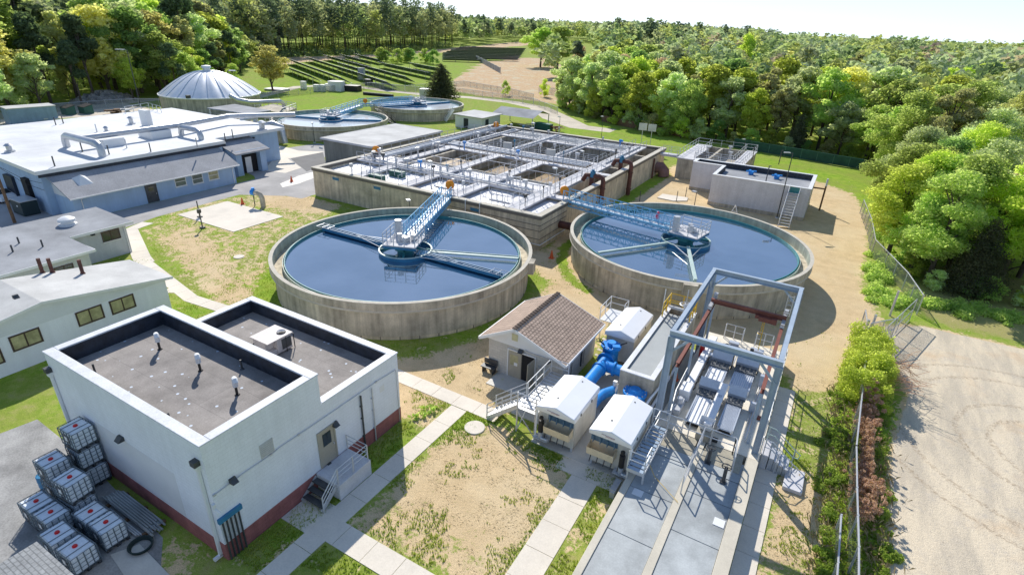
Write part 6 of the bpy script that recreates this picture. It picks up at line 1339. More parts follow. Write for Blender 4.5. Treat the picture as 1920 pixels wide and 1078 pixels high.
# blue pipes
def flange(mb, c, d, r):
    c = Vector(c); d = Vector(d).normalized(); mb.tube([c-d*.06, c+d*.06], r, 20)
def vflange(mb, c, r=.62, n=8):
    mb.cyl(c, r, .12, 24)
    return mb
BP = thing('blue_pipework', 'thick bright blue pipes with flanged valves between the shed and the raised channel', 'pipe', (-9.5, 30, 0))
def bpipe(pts, r, nm='pipe'): mb = MB(); mb.tube(pts, r, 20); return mb.build(nm, M['blue'], BP, smooth=True)
bpipe([(-10.25,26.4,1.25),(-10.25,31.4,1.25)], .42)
bpipe([(-10.25,30.9,1.25),(-8.2,30.9,1.25)], .38)
bpipe([(-9.3,26.4,.75),(-9.3,27.9,.75),(-9.15,28.6,.75),(-8.8,29.2,.75),(-8.2,29.45,.75)], .32)
bpipe([(-7.05,26.3,1.3),(-7.05,27.5,1.3)], .42)
bpipe([(-6.1,26.6,.1),(-6.1,26.6,1.1),(-6.1,26.85,1.3)], .24)
mb = MB(); flange(mb, (-10.25,31.5,1.25), (0,1,0), .62); mb.tube([(-10.25,31.5,1.25),(-10.25,32.2,1.35)], .55, 20, r2=.5); mb.cyl((-10.25,32.3,.9), .55, 1.1, 20); mb.cyl((-10.25,32.3,2.0), .7, .12, 24); mb.cyl((-10.25,32.3,2.12), .3, .25, 14); mb.cbox((-9.8,32.0,2.2), (.5,.35,.3), .5); flange(mb, (-10.25,30.3,1.25), (0,1,0), .5); flange(mb, (-9.4,30.9,1.25), (1,0,0), .5); mb.build('valve', M['blue'], BP, smooth=True)
mb = MB(); flange(mb, (-8.55,29.42,.75), (1,0,0), .44); mb.cyl((-8.75,29.4,.9), .14, .4, 10); mb.cbox((-8.75,29.4,1.32), (.25,.22,.18)); mb.build('small_valve', M['white'], BP)
mb = MB(); flange(mb, (-7.05,27.2,1.35), (0,1,0), .64); flange(mb, (-7.05,27.5,1.4), (0,1,.25), .64); mb.tube([(-7.05,27.5,1.4),(-7.05,28.05,1.7)], .6, 20, r2=.66); mb.cyl((-7.05,28.0,1.2), .58, .8, 20); mb.cyl((-7.05,28.0,2.0), .72, .14, 24); mb.cyl((-7.05,28.0,2.14), .45, .2, 20, r2=.3); v1 = mb.build('valve', M['blue'], BP, smooth=True)
mb = MB()
for k in range(12): a = k*math.pi/6; mb.cyl((-7.05+.62*math.cos(a),28.0+.62*math.sin(a),2.14), .04, .06, 6); mb.cyl((-10.25+.6*math.cos(a),32.3+.6*math.sin(a),2.12), .04, .06, 6)
mb.build('bolts', M['steel'], BP)
mb = MB(); mb.tube([(-10.6,31.9,2.2),(-10.9,31.6,2.6)], .05, 6); mb.lathe((-10.9,31.6,2.6), [(.22,0),(.26,.03),(.22,.06)], 16); mb.build('handwheel', M['black'], BP); mb = MB(); mb.tube([(-9.7,32.6,2.15),(-9.3,32.7,2.4)], .04, 6); mb.build('lever', M['black'], BP)
mb = MB(); mb.box(-8.95,27.6,.062,-8.35,28.05,.085); GT = tag(mb.build('drain_grate', M['dkmet']), 'small dark drain grate in the slab between the hooded screens', 'drain')

# small equipment on the deck
mb = MB(); mb.tube([(-.62,28.4,DZ+.15),(-.62,38.0,DZ+.15),(-1.2,38.6,DZ+.15),(-3.9,38.7,DZ+.15)], .05, 6); mb.tube([(-.75,30,DZ+.1),(-.75,36.5,DZ+.1)], .03, 5); mb.build('conduit', M['steel'], DK)
for x, y, sz in ((-.75,31.5,(.35,.25,.7)),(-.7,34.6,(.3,.3,.9)),(-3.2,39.0,(.7,.4,.35)),(-1.6,38.9,(.9,.5,.3)),(-4.15,35.6,(.25,.35,.8)),(-2.65,31.0,(.25,.3,.75))):
    mb = MB(); mb.cbox((x,y,DZ+sz[2]/2), sz); mb.build('junction_cabinet', M['stain'], DK, bevel=.02)
mb = MB()
for k in range(12): mb.box(-4.05+k*.25, 35.9, DZ-.006, -3.98+k*.25, 38.2, DZ+.012)
mb.build('floor_grating', M['steel'], DK)
mb = MB(); mb.box(-.35, 30.9, DZ, .25, 31.2, DZ+.14); mb.build('red_beam_stub', M['brown'], DK)
mb = MB(); mb.tube([(gx1-.25,37.4,cz+.2),(gx1-.25,37.4,gz_-.4)], .03, 5); mb.tube([(gx1-.6,37.4,cz+.2),(gx1-.6,37.4,gz_-.4)], .03, 5)
for k in range(5): mb.tube([(gx1-.25,37.4,cz+.4+k*.3),(gx1-.6,37.4,cz+.4+k*.3)], .02, 5)
mb.build('ladder', M['alu'], GN)
# ================================================================== PROPS
def tote_proto():
    t = thing('caged_tote', 'x', 'tank')
    mb = MB(); mb.box(-.575,-.475,.16,.575,.475,1.1); mb.build('bottle', M['hdpe'], t, bevel=.06)
    mb = MB(); mb.cyl((0,0,1.1), .10, .05, 16); mb.cyl((0,0,1.15), .075, .03, 12); mb.build('lid', M['redp'], t)
    mb = MB()
    for z in (.2,.42,.64,.86,1.1):
        mb.tube([(-.6,-.5,z),(.6,-.5,z),(.6,.5,z),(-.6,.5,z),(-.6,-.5,z)], .018 if z < 1.05 else .024, 4)
    for k in range(6):
        x = -.6+1.2*k/5
        for y in (-.5,.5): mb.bar((x,y,.16),(x,y,1.1),.032)
    for k in range(1,4):
        y = -.5+1.0*k/4
        for x in (-.6,.6): mb.bar((x,y,.16),(x,y,1.1),.032)
    for x in (-.3,.28): mb.bar((x,-.5,1.12),(x,.5,1.12),.03,.02)
    mb.build('cage', mat('tote_cage_steel', (.16,.20,.23), .5, .1, 3, metal=.2), t)
    mb = MB(); mb.box(-.25,-.515,.42,.2,-.5,.88); mb.build('label_plate', M['dkmet'], t); mb = MB(); mb.box(-.13,-.525,.55,.07,-.516,.80); mb.build('label', M['white'], t)
    mb = MB()
    for y in (-.42,0,.42): mb.box(-.6,y-.07,0,.6,y+.07,.05); mb.box(-.6,y-.05,.051,.6,y+.05,.13)
    mb.box(-.6,-.5,.131,.6,.5,.155); mb.box(-.12,-.53,.18,.12,-.46,.3); mb.build('pallet', M['dkmet'], t)
    return t
tp = tote_proto()
TL = [(-28.75,8.25,2.34,.05,'topmost caged plastic tote of the stack of three against the white wall'),(-28.75,8.25,1.17,.02,'middle caged plastic tote of the stack of three against the white wall'),(-28.7,8.25,0.01,-.03,'bottom caged plastic tote of the stack of three against the white wall'),
      (-28.9,6.95,1.17,.0,'upper caged tote beside the blue drums'),(-28.9,6.95,0.01,.03,'lower caged tote beside the blue drums'),(-26.9,6.85,1.17,.1,'upper caged tote in front of the tall stack'),(-26.9,6.85,0.01,.05,'lower caged tote in front of the tall stack'),
      (-28.1,5.7,0.01,.0,'caged tote on the ground at the far left of the group'),(-26.85,5.75,0.01,.03,'caged tote on the ground, second from the left'),(-25.4,6.7,0.01,.02,'caged tote on the ground nearest the bundled pipes, rear one'),(-24.2,6.75,0.01,-.02,'caged tote on the ground at the right end of the group'),
      (-25.35,5.35,0.01,.0,'sunlit reddish caged tote partly behind the shingled roof'),(-23.95,5.4,0.01,.05,'nearest caged tote at the edge of the shingled roof')]
for i, (x, y, z, r, l) in enumerate(TL):
    if i == 0: tp.location = (x, y, z); tp.rotation_euler = (0,0,r); tp['label'] = l; tp['group'] = 'caged plastic totes in the yard'
    else: dup(tp, (x, y, z), r, l, 'caged plastic totes in the yard')
def drum(): 
    t = thing('drum', 'x', 'drum', group='plastic drums by the totes'); mb = MB(); mb.lathe((0,0,0), [(0,0),(.27,0),(.29,.03),(.29,.28),(.30,.3),(.29,.32),(.29,.58),(.30,.6),(.29,.62),(.29,.86),(.27,.89)], 24); mb.build('body', M['bluedrum'], t, smooth=True)
    mb = MB(); mb.lathe((0,0,0), [(.27,.89),(.25,.89),(.25,.87),(0,.87)], 24); mb.cyl((.12,0,.87), .04, .03, 8); mb.build('top', M['bluedrum'], t); return t
d0 = drum(); d0.location = (-29.95,7.4,0.01); d0['label'] = 'blue plastic drum, nearest the caged totes'
dup(d0, (-30.05,6.7,.01), .5, 'blue plastic drum, farthest left'); dup(d0, (-29.6,8.3,.01), 1, 'blue plastic drum close to the white wall'); 
DB = thing('dark_drum', 'dark metal drum between the blue drums and the wall', 'drum', (-29.9,8.2,0)); DB.location = (-30.3, 8.0, .01); ORG[DB.name] = (-30.3,8.0,.01)
mb = MB(); mb.lathe((-30.3,8.0,.01), [(0,0),(.29,0),(.29,.88),(.27,.88),(.27,.84),(0,.84)], 20); mb.build('body', M['dkmet'], DB, smooth=True)
# bundled conduit and boards by the wall
for nm, (x0, x1, y0, y1, z0, n_), mt_, lb in (('pipe_bundle',(-26.8,-22.8,7.7,8.45,.22,7),M['deckp'],'bundle of grey-blue conduit on timbers along the white wall'),('pipe_bundle',(-25.8,-23.2,7.35,7.6,.1,3),M['steel'],'few thin pipes lying beside the conduit bundle')):
    t = thing(nm, lb, 'pipes', (x0,y0,0)); 
    for k in range(n_): mb = MB() if k == 0 else mb; y = y0+(y1-y0)*(k+.5)/n_; mb.tube([(x0+rnd.uniform(-.2,.2),y,z0),(x1+rnd.uniform(-.3,.2),y,z0)], (y1-y0)/n_*.46, 6); mb.tube([(x0+.2+rnd.uniform(-.2,.2),y+.03,z0+.09),(x1+rnd.uniform(-.5,.2),y,z0+.09)], (y1-y0)/n_*.4, 6) if n_ > 4 else None
    mb.build('pipes', mt_, t)
    if n_ > 4:
        mb = MB()
        for x in (x0+.4, (x0+x1)/2, x1-.5): mb.box(x, y0-.15, 0, x+.14, y1+.15, .14)
        mb.build('timbers', M['wood'], t)
HC = thing('hose_coil', 'dark coiled hose on the ground near the building corner', 'hose', (-22.6,7.5,0)); mb = MB()
for k in range(4): mb.lathe((-22.7,7.2,.03+k*.05), [(.42+k*.02,0),(.46+k*.02,.02),(.42+k*.02,.04),(.38+k*.02,.02)], 24, close=True)
mb.build('coil', mat('black_green_hose', (.02,.04,.035), .6, .1, 2), HC)
# light poles
def lightpole(x, y, h, label, arm=1.2, a=0, r=.075, head=(.75,.3,.1), grp='light poles', base=.25, z=0, cm=None):
    t = thing('light_pole', label, 'light pole', (x, y, z), grp)
    mb = MB(); mb.tube([(x,y,z),(x,y,z+h)], r, 8, r2=r*.65); mb.build('pole', cm or M['dkmet'], t)
    mb = MB(); mb.cyl((x,y,z), base, .12, 12); mb.build('base', M['walk'], t)
    dx, dy = math.cos(a)*arm, math.sin(a)*arm
    mb = MB(); mb.bar((x,y,z+h-.05),(x+dx,y+dy,z+h),.06); mb.build('arm', cm or M['dkmet'], t)
    mb = MB(); mb.cbox((x+dx*.8,y+dy*.8,z+h+.03), head, a); mb.build('lamp_head', M['steel'] if not cm else cm, t)
    return t
q = G(1457,408); lightpole(q.x, q.y-.3, 8.4, 'tall black light pole in front of the grey white building', .9, math.pi+.5)
q = G(263,199); lightpole(q.x, q.y, 12.5, 'tall dark light pole left of the silver dome', 2, math.pi+.5, .14, (2,.7,.2))
q = G(437,195); lightpole(q.x, q.y, 8.0, 'dark light pole right in front of the silver dome', 1.6, .5, .14, (1.6,.6,.2))
for px, py, h, l in ((770,432,3.4,'short lamp post between the basin and the near left round tank'),(1297,412,3.5,'short lamp post behind the near right round tank'),(1048,252,3.6,'white lamp post beyond the rear edge of the basin, left one'),(1127,262,4.6,'white lamp post beyond the rear edge of the basin, right one'),(1392,292,3.0,'short lamp post by the green fence'),(590,268,3.5,'thin lamp post beside the equipment building')):
    q = G(px, py); lightpole(q.x, q.y, h, l, .5, 2.6, .06, (.55,.4,.16))
for x, y, l in ((-40.2,51.0,'pale lamp post at the basin edge above the left bridge'),(-27.2,57.3,'pale lamp post at the basin edge above the right bridge'),(-28.6,68.0,'pale lamp post on the long walkway of the basin'),(-44.0,83,'pale lamp post in the rear part of the basin')):
    lightpole(x, y, 3.2, l, .45, 2.6, .055, (.6,.4,.14), 'light poles', .12, 3.7, M['alu'])
# cones
def cone(x, y, l, s=1.0):
    t = thing('traffic_cone', l, 'cone', (x, y, 0), 'orange traffic cones'); mb = MB(); mb.cyl((x,y,.03), .17*s, .66*s, 14, r2=.035*s); mb.build('body', M['orange'] if False else mat('red_orange_cone', (.75,.12,.03), .5, .05, 2), t); mb = MB(); mb.cbox((x,y,.02), (.42*s,.42*s,.04)); mb.build('base', MATS['red_orange_cone'], t)
for px, py, l in ((1034,484,'traffic cone on the bare soil between the two near round tanks'),(455,383,'traffic cone beside the concrete pad'),(547,341,'traffic cone on the kerbed island beside the road')): q = G(px, py); cone(q.x, q.y, l, 1.25)
q = G(1268,707,1.3); t = thing('traffic_cone', 'small orange cone on the white equipment by the gantry column', 'cone', (q.x,q.y,1.1)); ORG[t.name] = (q.x,q.y,1.1); mb = MB(); mb.cyl((q.x,q.y,1.12), .13, .5, 12, r2=.04); mb.build('body', MATS['red_orange_cone'], t); mb = MB(); mb.cbox((q.x,q.y,1.12), (.34,.34,.03)); mb.build('base', MATS['red_orange_cone'], t)
# goose neck standpipe with blue motor, sign posts
q = G(494,388); t = thing('standpipe', 'grey goose-neck pipe with a blue motor near the concrete pad', 'pipe', (q.x,q.y,0)); mb = MB(); mb.tube([(q.x,q.y,0),(q.x,q.y,1.1),(q.x-.15,q.y-.05,1.5),(q.x-.5,q.y-.15,1.7),(q.x-.9,q.y-.25,1.72)], .3, 12); mb.build('pipe', M['concg'], t, smooth=True)
mb = MB(); mb.tube([(q.x-.9,q.y-.25,1.72),(q.x-1.35,q.y-.35,1.72)], .38, 12); mb.cyl((q.x-1.1,q.y-.3,1.9), .2, .4, 10); mb.build('motor', M['blue'], t); mb = MB(); mb.bar((q.x-1.2,q.y-.3,0),(q.x-1.2,q.y-.3,1.4),.08); mb.build('support', M['dkmet'], t)
for px, py, h, l in ((375,408,2.0,'dark hydrant post on the near left edge of the concrete pad'),(380,428,2.0,'dark post with a small box on the grass in front of the pad')):
    q = G(px, py); t = thing('post', l, 'post', (q.x,q.y,0)); mb = MB(); mb.bar((q.x,q.y,0),(q.x,q.y,h),.09); mb.build('stem', M['dkmet'], t); mb = MB(); mb.cbox((q.x,q.y,h*.35 if py < 420 else h), (.3,.3,.35)); mb.build('box', M['dkmet'], t); mb = MB(); mb.cbox((q.x,q.y,.08), (.5,.4,.16)); mb.build('foot', M['dkmet'], t)
q = G(1520,385); t = thing('a_frame', 'white sawhorse leaning by the grey white building wall', 'sawhorse', (G(1375,402).x, G(1375,402).y, 0)); q = G(1375,404); mb = MB(); mb.bar((q.x-.5,q.y,0),(q.x,q.y+.3,1.3),.1); mb.bar((q.x+.5,q.y,0),(q.x,q.y+.3,1.3),.1); mb.bar((q.x-.3,q.y+.1,.5),(q.x+.3,q.y+.1,.5),.1); mb.build('legs', M['white'], t)
q = G(1255,370); t = thing('concrete_cover', 'pale concrete cover on the bare soil behind the near right round tank', 'cover', (q.x,q.y,0)); mb = MB(); mb.prism([tuple(G(x,y).xy) for x, y in ((1232,372),(1242,365),(1290,372),(1288,378),(1262,378))], 0, .12); mb.build('top', M['pave'], t)
for px, py in ((1199,378),(1268,378),(1285,370),(1386,350)): q = G(px, py); t = thing('survey_post', 'thin dark post standing near the rim of the right round tank', 'post', (q.x,q.y,0), 'thin posts near the right round tank'); mb = MB(); mb.tube([(q.x,q.y,0),(q.x,q.y,1.5)], .05, 6); mb.build('rod', M['dkmet'], t)
q = G(742,222); 
# green skip and timber behind basin
q = G(1020,244); t = thing('skip', 'green metal skip behind the rear edge of the basin', 'skip', (q.x,q.y,0)); mb = MB(); mb.prism([(q.x-2.5,q.y),(q.x+1.5,q.y-1.0),(q.x+1.9,q.y+.6),(q.x-2.1,q.y+1.6)], 0, 1.4); mb.build('body', M['green'], t); mb = MB(); mb.bar((q.x-2.6,q.y,1.45),(q.x+1.6,q.y-1.05,1.45),.12); mb.build('rim', M['teal'], t)
q = G(1040,246); t = thing('timber_pile', 'pile of reddish timber beside the green skip', 'timber', (q.x,q.y,0)); mb = MB()
for k in range(9): mb.bar((q.x+rnd.uniform(-1.2,.4), q.y+rnd.uniform(-1,1), .2+k*.1), (q.x+rnd.uniform(.8,2.4), q.y+rnd.uniform(-1.5,1.2), .3+k*.1), .25, .12)
mb.build('planks', M['brown'], t)
q = G(985,238); t = thing('scrap_pile', 'low pile of pale scrap boards behind the basin', 'scrap', (q.x,q.y,0)); mb = MB()
for k in range(8): mb.bar((q.x+rnd.uniform(-2,1), q.y+rnd.uniform(-1,1), .15+k*.08), (q.x+rnd.uniform(1,4), q.y+rnd.uniform(-2,.5), .2+k*.08), .3, .1)
mb.build('boards', M['walk'], t)
# far left yard: dumpsters, pallets, white boxes on the lawn
for px, py, c_, l in ((130,215,'green','dark green dumpster behind the white roof, left one'),(163,213,'green','dark green dumpster behind the white roof, right one'),(640,0,'',''),):
    if not c_: continue
    q = G(px, py); t = thing('dumpster', l, 'dumpster', (q.x,q.y,0)); mb = MB(); mb.prism([(q.x-1.3,q.y-.9),(q.x+1.3,q.y-.9),(q.x+1.3,q.y+.9),(q.x-1.3,q.y+.9)], 0, [1.4,1.4,1.9,1.9]); mb.build('body', M['green'], t); mb = MB(); mb.prism([(q.x-1.35,q.y-.95),(q.x+1.35,q.y-.95),(q.x+1.35,q.y+.95),(q.x-1.35,q.y+.95)], [1.41,1.41,1.91,1.91], [1.5,1.5,2.0,2.0]); mb.build('lid', M['black'], t)
for px, py, sx_, h_, l in ((93,228,3.5,.7,'low heap of pale boards in front of the container'),(214,214,2.5,1.0,'stacked tan pallets behind the white roof'),(245,212,3.0,.8,'stacked pale crates left of the dome')):
    q = G(px, py); t = thing('material_pile', l, 'pile', (q.x,q.y,0)); mb = MB()
    for k in range(8): mb.cbox((q.x+rnd.uniform(-1,1)*sx_*.5, q.y+rnd.uniform(-1,1), rnd.uniform(.1,1)*h_), (rnd.uniform(.8,2.0), rnd.uniform(.6,1.4), .25), rnd.uniform(0,3))
    mb.build('pieces', M['grey2'] if px != 214 else M['wood'], t)
MD = thing('gravel_mound', 'grey mound of rubble beyond the gravel yard', 'mound', (G(197,190).x, G(197,190).y, 0)); q = G(197,190); mb = MB(); n = 22; vs = []; fs = []
for j in range(9):
    for k in range(n): a = 2*math.pi*k/n; r = 1-j/8; rr_ = r*(1+.15*math.sin(k*2.3+j)); vs.append((q.x+7.5*rr_*math.cos(a)*.75, q.y+7.5*rr_*math.sin(a), 2.6*(1-r*r)*(.8+.25*math.sin(k*1.7+j*2))))
for j in range(8):
    for k in range(n): fs.append((j*n+k, j*n+(k+1)%n, (j+1)*n+(k+1)%n, (j+1)*n+k))
mb.add(vs, fs); mb.build('heap', mat('grey_rubble', (.34,.32,.29), .95, .35, .8, fine=.3, bsc=3), MD)
for px, py, s_, h_, mt_, l in ((570,168,1.6,2.3,'white','small white cabinet on the back lawn near the path, left one'),(594,172,1.6,1.9,'white','white cabinet of the row on the back lawn, first'),(606,172,1.6,1.9,'white','white cabinet of the row on the back lawn, second'),(616,170,1.6,1.9,'white','white cabinet of the row on the back lawn, third'),(632,171,4.2,2.8,'white','largest white cabinet at the end of the row on the back lawn'),(662,171,4.5,1.6,'black','dark low heap of pipes at the end of the white row'),(520,170,6,.5,'steel','low pile of pipes under the yellow tree'),(679,150,2.2,4.0,'grey2','tall grey inverter cabinet in the solar field'),(692,160,2.4,1.8,'dkmet','dark transformer box beside the inverter cabinet'),(800,182,3.6,2.2,'steel','grey utility box behind the farthest round tank')):
    q = G(px, py); t = thing('cabinet', l, 'cabinet', (q.x,q.y,0)); mb = MB(); mb.cbox((q.x,q.y,h_/2), (s_,s_*.7,h_), .3); mb.build('body', M[mt_], t, bevel=.05); mb = MB(); mb.cbox((q.x,q.y,h_+.05), (s_*1.04,s_*.75,.1), .3); mb.build('top', M[mt_], t)
for px, py, px2, py2 in ((682,178,737,183),):
    a = G(px, py); b = G(px2, py2); t = thing('culvert_pipe', 'long black pipe lying along the path behind the far tanks', 'pipe', tuple(a)); mb = MB(); mb.tube([(a.x,a.y,.4),(b.x,b.y,.4)], .45, 10); mb.build('tube', M['black'], t)
# utility pole, parked car and generator at the left edge
q = G(28,418); UP_ = thing('utility_pole', 'brown wooden utility pole at the left edge', 'pole', (q.x,q.y,0)); mb = MB(); mb.tube([(q.x,q.y,0),(q.x-.2,q.y,9.5)], .17, 10, r2=.12); mb.build('pole', M['wood'], UP_)
for k, (px, py) in enumerate(((30,365),(105,395))):
    pass
t_ = Vector((q.x-.2,q.y,6.5)); e_ = [Vector((-75.7,27.2,3.4)), Vector((-75.7,27.0,2.6))]; mb = MB()
for e in e_: mb.tube([t_, t_.lerp(e,.5)-Vector((0,0,.5)), e], .02, 4)
mb.build('cable', M['black'], UP_)
q = G(52,400); GE = thing('generator', 'dark green generator cabinet beside the pole', 'generator', (q.x,q.y,0)); mb = MB(); mb.cbox((q.x,q.y,.85), (2.6,1.6,1.6), .0); mb.build('body', mat('dark_green_cabinet', (.012,.035,.04), .5, .1, 1), GE, bevel=.04); mb = MB(); mb.cbox((q.x,q.y,1.7), (2.7,1.7,.08)); mb.build('top', M['steel'], GE); mb = MB(); mb.cbox((q.x+.3,q.y-.82,1.1), (.3,.02,.15)); mb.build('label_plate', M['white'], GE)
q = G(8,378); CA = thing('parked_car', 'white car parked by the pale blue wall, cut by the left edge', 'car', (q.x,q.y,0)); ca_ = q
def car(t, x, y, a):
    def T(px, py, pz): return (x+px*math.cos(a)-py*math.sin(a), y+px*math.sin(a)+py*math.cos(a), pz)
    pr = [(-2.2,.35),(-2.25,.75),(-1.9,.95),(-1.3,1.0),(-.7,1.42),(.7,1.45),(1.5,.98),(2.1,.85),(2.25,.6),(2.2,.35)]; mb = MB(); n = len(pr)
    mb.add([T(p[0],-.85 if p[1] < 1.2 else -.65,p[1]) for p in pr]+[T(p[0],.85 if p[1] < 1.2 else .65,p[1]) for p in pr], [(i,i+1,n+i+1,n+i)[::-1] for i in range(n-1)]+[tuple(range(n)), tuple(range(n,2*n))[::-1], (0,n,2*n-1,n-1)]); mb.build('body', M['white'], t, smooth=False, bevel=.06)
    mb = MB(); mb.add([T(-1.15,-.8,1.02),T(-.66,-.68,1.36),T(.66,-.68,1.38),T(1.25,-.8,1.04)],[(0,1,2,3)]); mb.add([T(-1.15,.8,1.02),T(-.66,.68,1.36),T(.66,.68,1.38),T(1.25,.8,1.04)],[(3,2,1,0)]); mb.add([T(.78,-.62,1.43),T(1.45,-.75,1.03),T(1.45,.75,1.03),T(.78,.62,1.43)],[(0,1,2,3)]); mb.build('window', M['glass'], t)
    for px, py in ((-1.4,-.82),(1.4,-.82),(-1.4,.82),(1.4,.82)): mb = MB(); mb.tube([T(px,py-.1,.33),T(px,py+.1,.33)], .33, 16); w = mb.build('wheel', M['rubber'], t); mb = MB(); mb.tube([T(px,py-.11,.33),T(px,py+.11,.33)], .18, 12); mb.build('rim', M['steel'], w)
car(CA, q.x-1, q.y, .1)
# short bollards / white block at the deck foot
q = G(1128,900); t = thing('wheel_stop', 'short weathered timber and steel stub at the left foot of the deck', 'block', (-5.75,21.8,0)); mb = MB(); mb.cbox((-5.75,21.9,.35), (.3,.9,.3)); mb.cbox((-5.75,21.5,.2), (.25,.25,.4)); mb.build('beam', M['steel'], t)
t = thing('railing', 'white handrail corner at the bottom edge near the deck', 'railing', (-7,13.6,0)); railing(t, [(-7.4,14.0,.0),(-6.1,14.0,.0),(-5.4,13.3,.0)], 1.0, M['alu'], .9, .03); mb = MB(); mb.cbox((-6.1,14.15,.5),(.3,.35,.6)); mb.build('box', M['white'], t)
mb = MB(); mb.tube([(-4.6,23.3,1.5)]+[(-4.6+t*.5,23.3-t*.35,DZ+.05) for t in range(1,5)], .015, 4); tag(mb.build('yellow_hose', M['yellow']), 'thin yellow line lying across the left deck plates', 'hose')
# round hatch and junction bits
for px, py, l in ((1157,905,'x'),): pass

# ================================================================== FENCES
def wire_mat():
    m = bpy.data.materials.new('chain_link'); m.use_nodes = True; nt = m.node_tree; N = nt.nodes; L = nt.links; b = N['Principled BSDF']; b.inputs['Base Color'].default_value = (.22,.25,.24,1); b.inputs['Metallic'].default_value = .4; b.inputs['Roughness'].default_value = .5
    g = N.new('ShaderNodeNewGeometry'); sp = N.new('ShaderNodeSeparateXYZ'); L.new(g.outputs['Position'], sp.inputs[0])
    def mm(op, a, b2=None):
        q = N.new('ShaderNodeMath'); q.operation = op
        for i, v in enumerate((a, b2)):
            if v is None: continue
            if hasattr(v, 'links'): L.new(v, q.inputs[i])
            else: q.inputs[i].default_value = v
        return q.outputs[0]
    h = mm('ADD', sp.outputs[0], sp.outputs[1]); f = []
    for s in ('ADD', 'SUBTRACT'):
        w_ = mm('FRACT', mm('MULTIPLY', mm(s, mm('MULTIPLY', h, 1.0), sp.outputs[2]), 9.0)); f.append(mm('LESS_THAN', w_, .2))
    L.new(mm('MAXIMUM', f[0], f[1]), b.inputs['Alpha'])
    return m
M['wire'] = wire_mat()
def fence(pts, h, label, mt=None, sp=3.0, mesh=None, r=.045, grp=None):
    t = thing('chain_link_fence', label, 'fence', tuple(pts[0])+(0,), grp); mt = mt or M['steel']; V_ = [Vector((*p, 0)) for p in pts]; ps = []
    for i in range(len(V_)-1):
        n = max(1, round((V_[i+1]-V_[i]).length/sp)); ps += [V_[i].lerp(V_[i+1], k/n) for k in range(n)]
    ps.append(V_[-1])
    if len(ps) <= 95:
        for p in ps: mb = MB(); mb.tube([p, p+Vector((0,0,h+.05))], r*1.2, 6); mb.build('post', mt, t)
    mb = MB(); mb.tube([p+Vector((0,0,h)) for p in V_], r, 6); mb.build('top_rail', mt, t)
    mb = MB()
    for i in range(len(V_)-1): mb.quad(V_[i]+Vector((0,0,.05)), V_[i+1]+Vector((0,0,.05)), V_[i+1]+Vector((0,0,h-.03)), V_[i]+Vector((0,0,h-.03)))
    mb.build('mesh', mesh or M['wire'], t)
    return t
gm = mat('green_fence_metal', (.10,.22,.17), .5, .1, 1)
fence(P2((1375,277),(1440,288),(1500,298),(1560,309),(1620,319)), 1.8, 'green chain link fence along the wood behind the grey white building', gm, 3, mat('green_privacy_mesh', (.03,.10,.07), .8, .2, 1))
fence(P2((1128,228),(1180,240),(1250,252),(1300,262)), 1.5, 'weathered timber fence at the wood edge behind the basin', M['wood'], 3, M['wood'])
fence(P2((1612,400),(1626,440),(1632,480),(1655,505),(1690,545),(1718,590)), 1.9, 'chain link fence curving down to the open gate on the right', sp=2.6)
fence([(5.0,49.8),(5.25,46.0),(5.0,38),(4.75,30.5)], 1.7, 'chain link fence buried in the round bush and dead vine')
fence([(4.75,30.5),(4.85,27.0),(5.0,23.0),(5.1,16)], 1.7, 'chain link fence running out of the bottom edge of the photo', sp=2.4)
fence([(4.35,25.2),(4.35,16)], 1.2, 'short low rail fence beside the bottom part of the long fence', sp=3)
fence(P2((480,190),(560,178),(700,166),(800,176),(870,178),(1000,197),(1045,215)), 1.8, 'thin chain link fence along the far gravel track', sp=4)
fence(P2((690,166),(760,172),(870,162),(960,178),(1000,188)), 1.8, 'thin chain link fence round the dry meadow', sp=4)
fence(P2((1010,175),(1060,182),(1080,197),(1085,214)), 2.2, 'blue-grey gate fence at the far end of the track', sp=3)
fence(P2((0,225),(60,215),(200,203),(262,200),(300,200)), 1.8, 'thin chain link fence behind the white roof', sp=4)
a = G(893,113); b = G(938,138); t = thing('retaining_fence', 'pale grey screen fence at the end of the solar field', 'fence', tuple(a)); mb = MB(); mb.bar((a.x,a.y,1.2),(b.x,b.y,1.2),.2,2.4); mb.build('panel', M['grey'], t); mb = MB()
for k in range(9): p = a.lerp(b, k/8); mb.bar(p, p+Vector((0,0,2.6)), .3)
mb.build('posts', M['steel'], t)
# swing gate
GA = thing('swing_gate', 'open double swing gate of steel tube and mesh at the dirt lot', 'gate', tuple(G(1612,650).xy)+(0,))
def leaf(A, B, h, nm='gate_leaf'):
    A = Vector((*A, .1)); B = Vector((*B, .1)); up = Vector((0,0,h)); mb = MB()
    for p, q in ((A,B),(A+up,B+up),(A,A+up),(B,B+up),(A+up*.5,B+up*.5),(A.lerp(B,.5),A.lerp(B,.5)+up)): mb.tube([p,q], .035, 6)
    g = mb.build(nm, M['steel'], GA); mb = MB(); mb.quad(A, B, B+up, A+up); mb.build('mesh', M['wire'], g)
g1, g2, g3, g4 = G(1614,628), G(1612,655), G(1668,592), G(1708,600)
leaf(G(1618,650).xy, G(1668,640).xy, 2.0); leaf(G(1650,655).xy, G(1704,602).xy, 2.0)
for p in (G(1612,650), G(1625,640), G(1668,592)): mb = MB(); mb.tube([(p.x,p.y,0),(p.x,p.y,2.4)], .09, 8); mb.build('gate_post', M['steel'], GA)

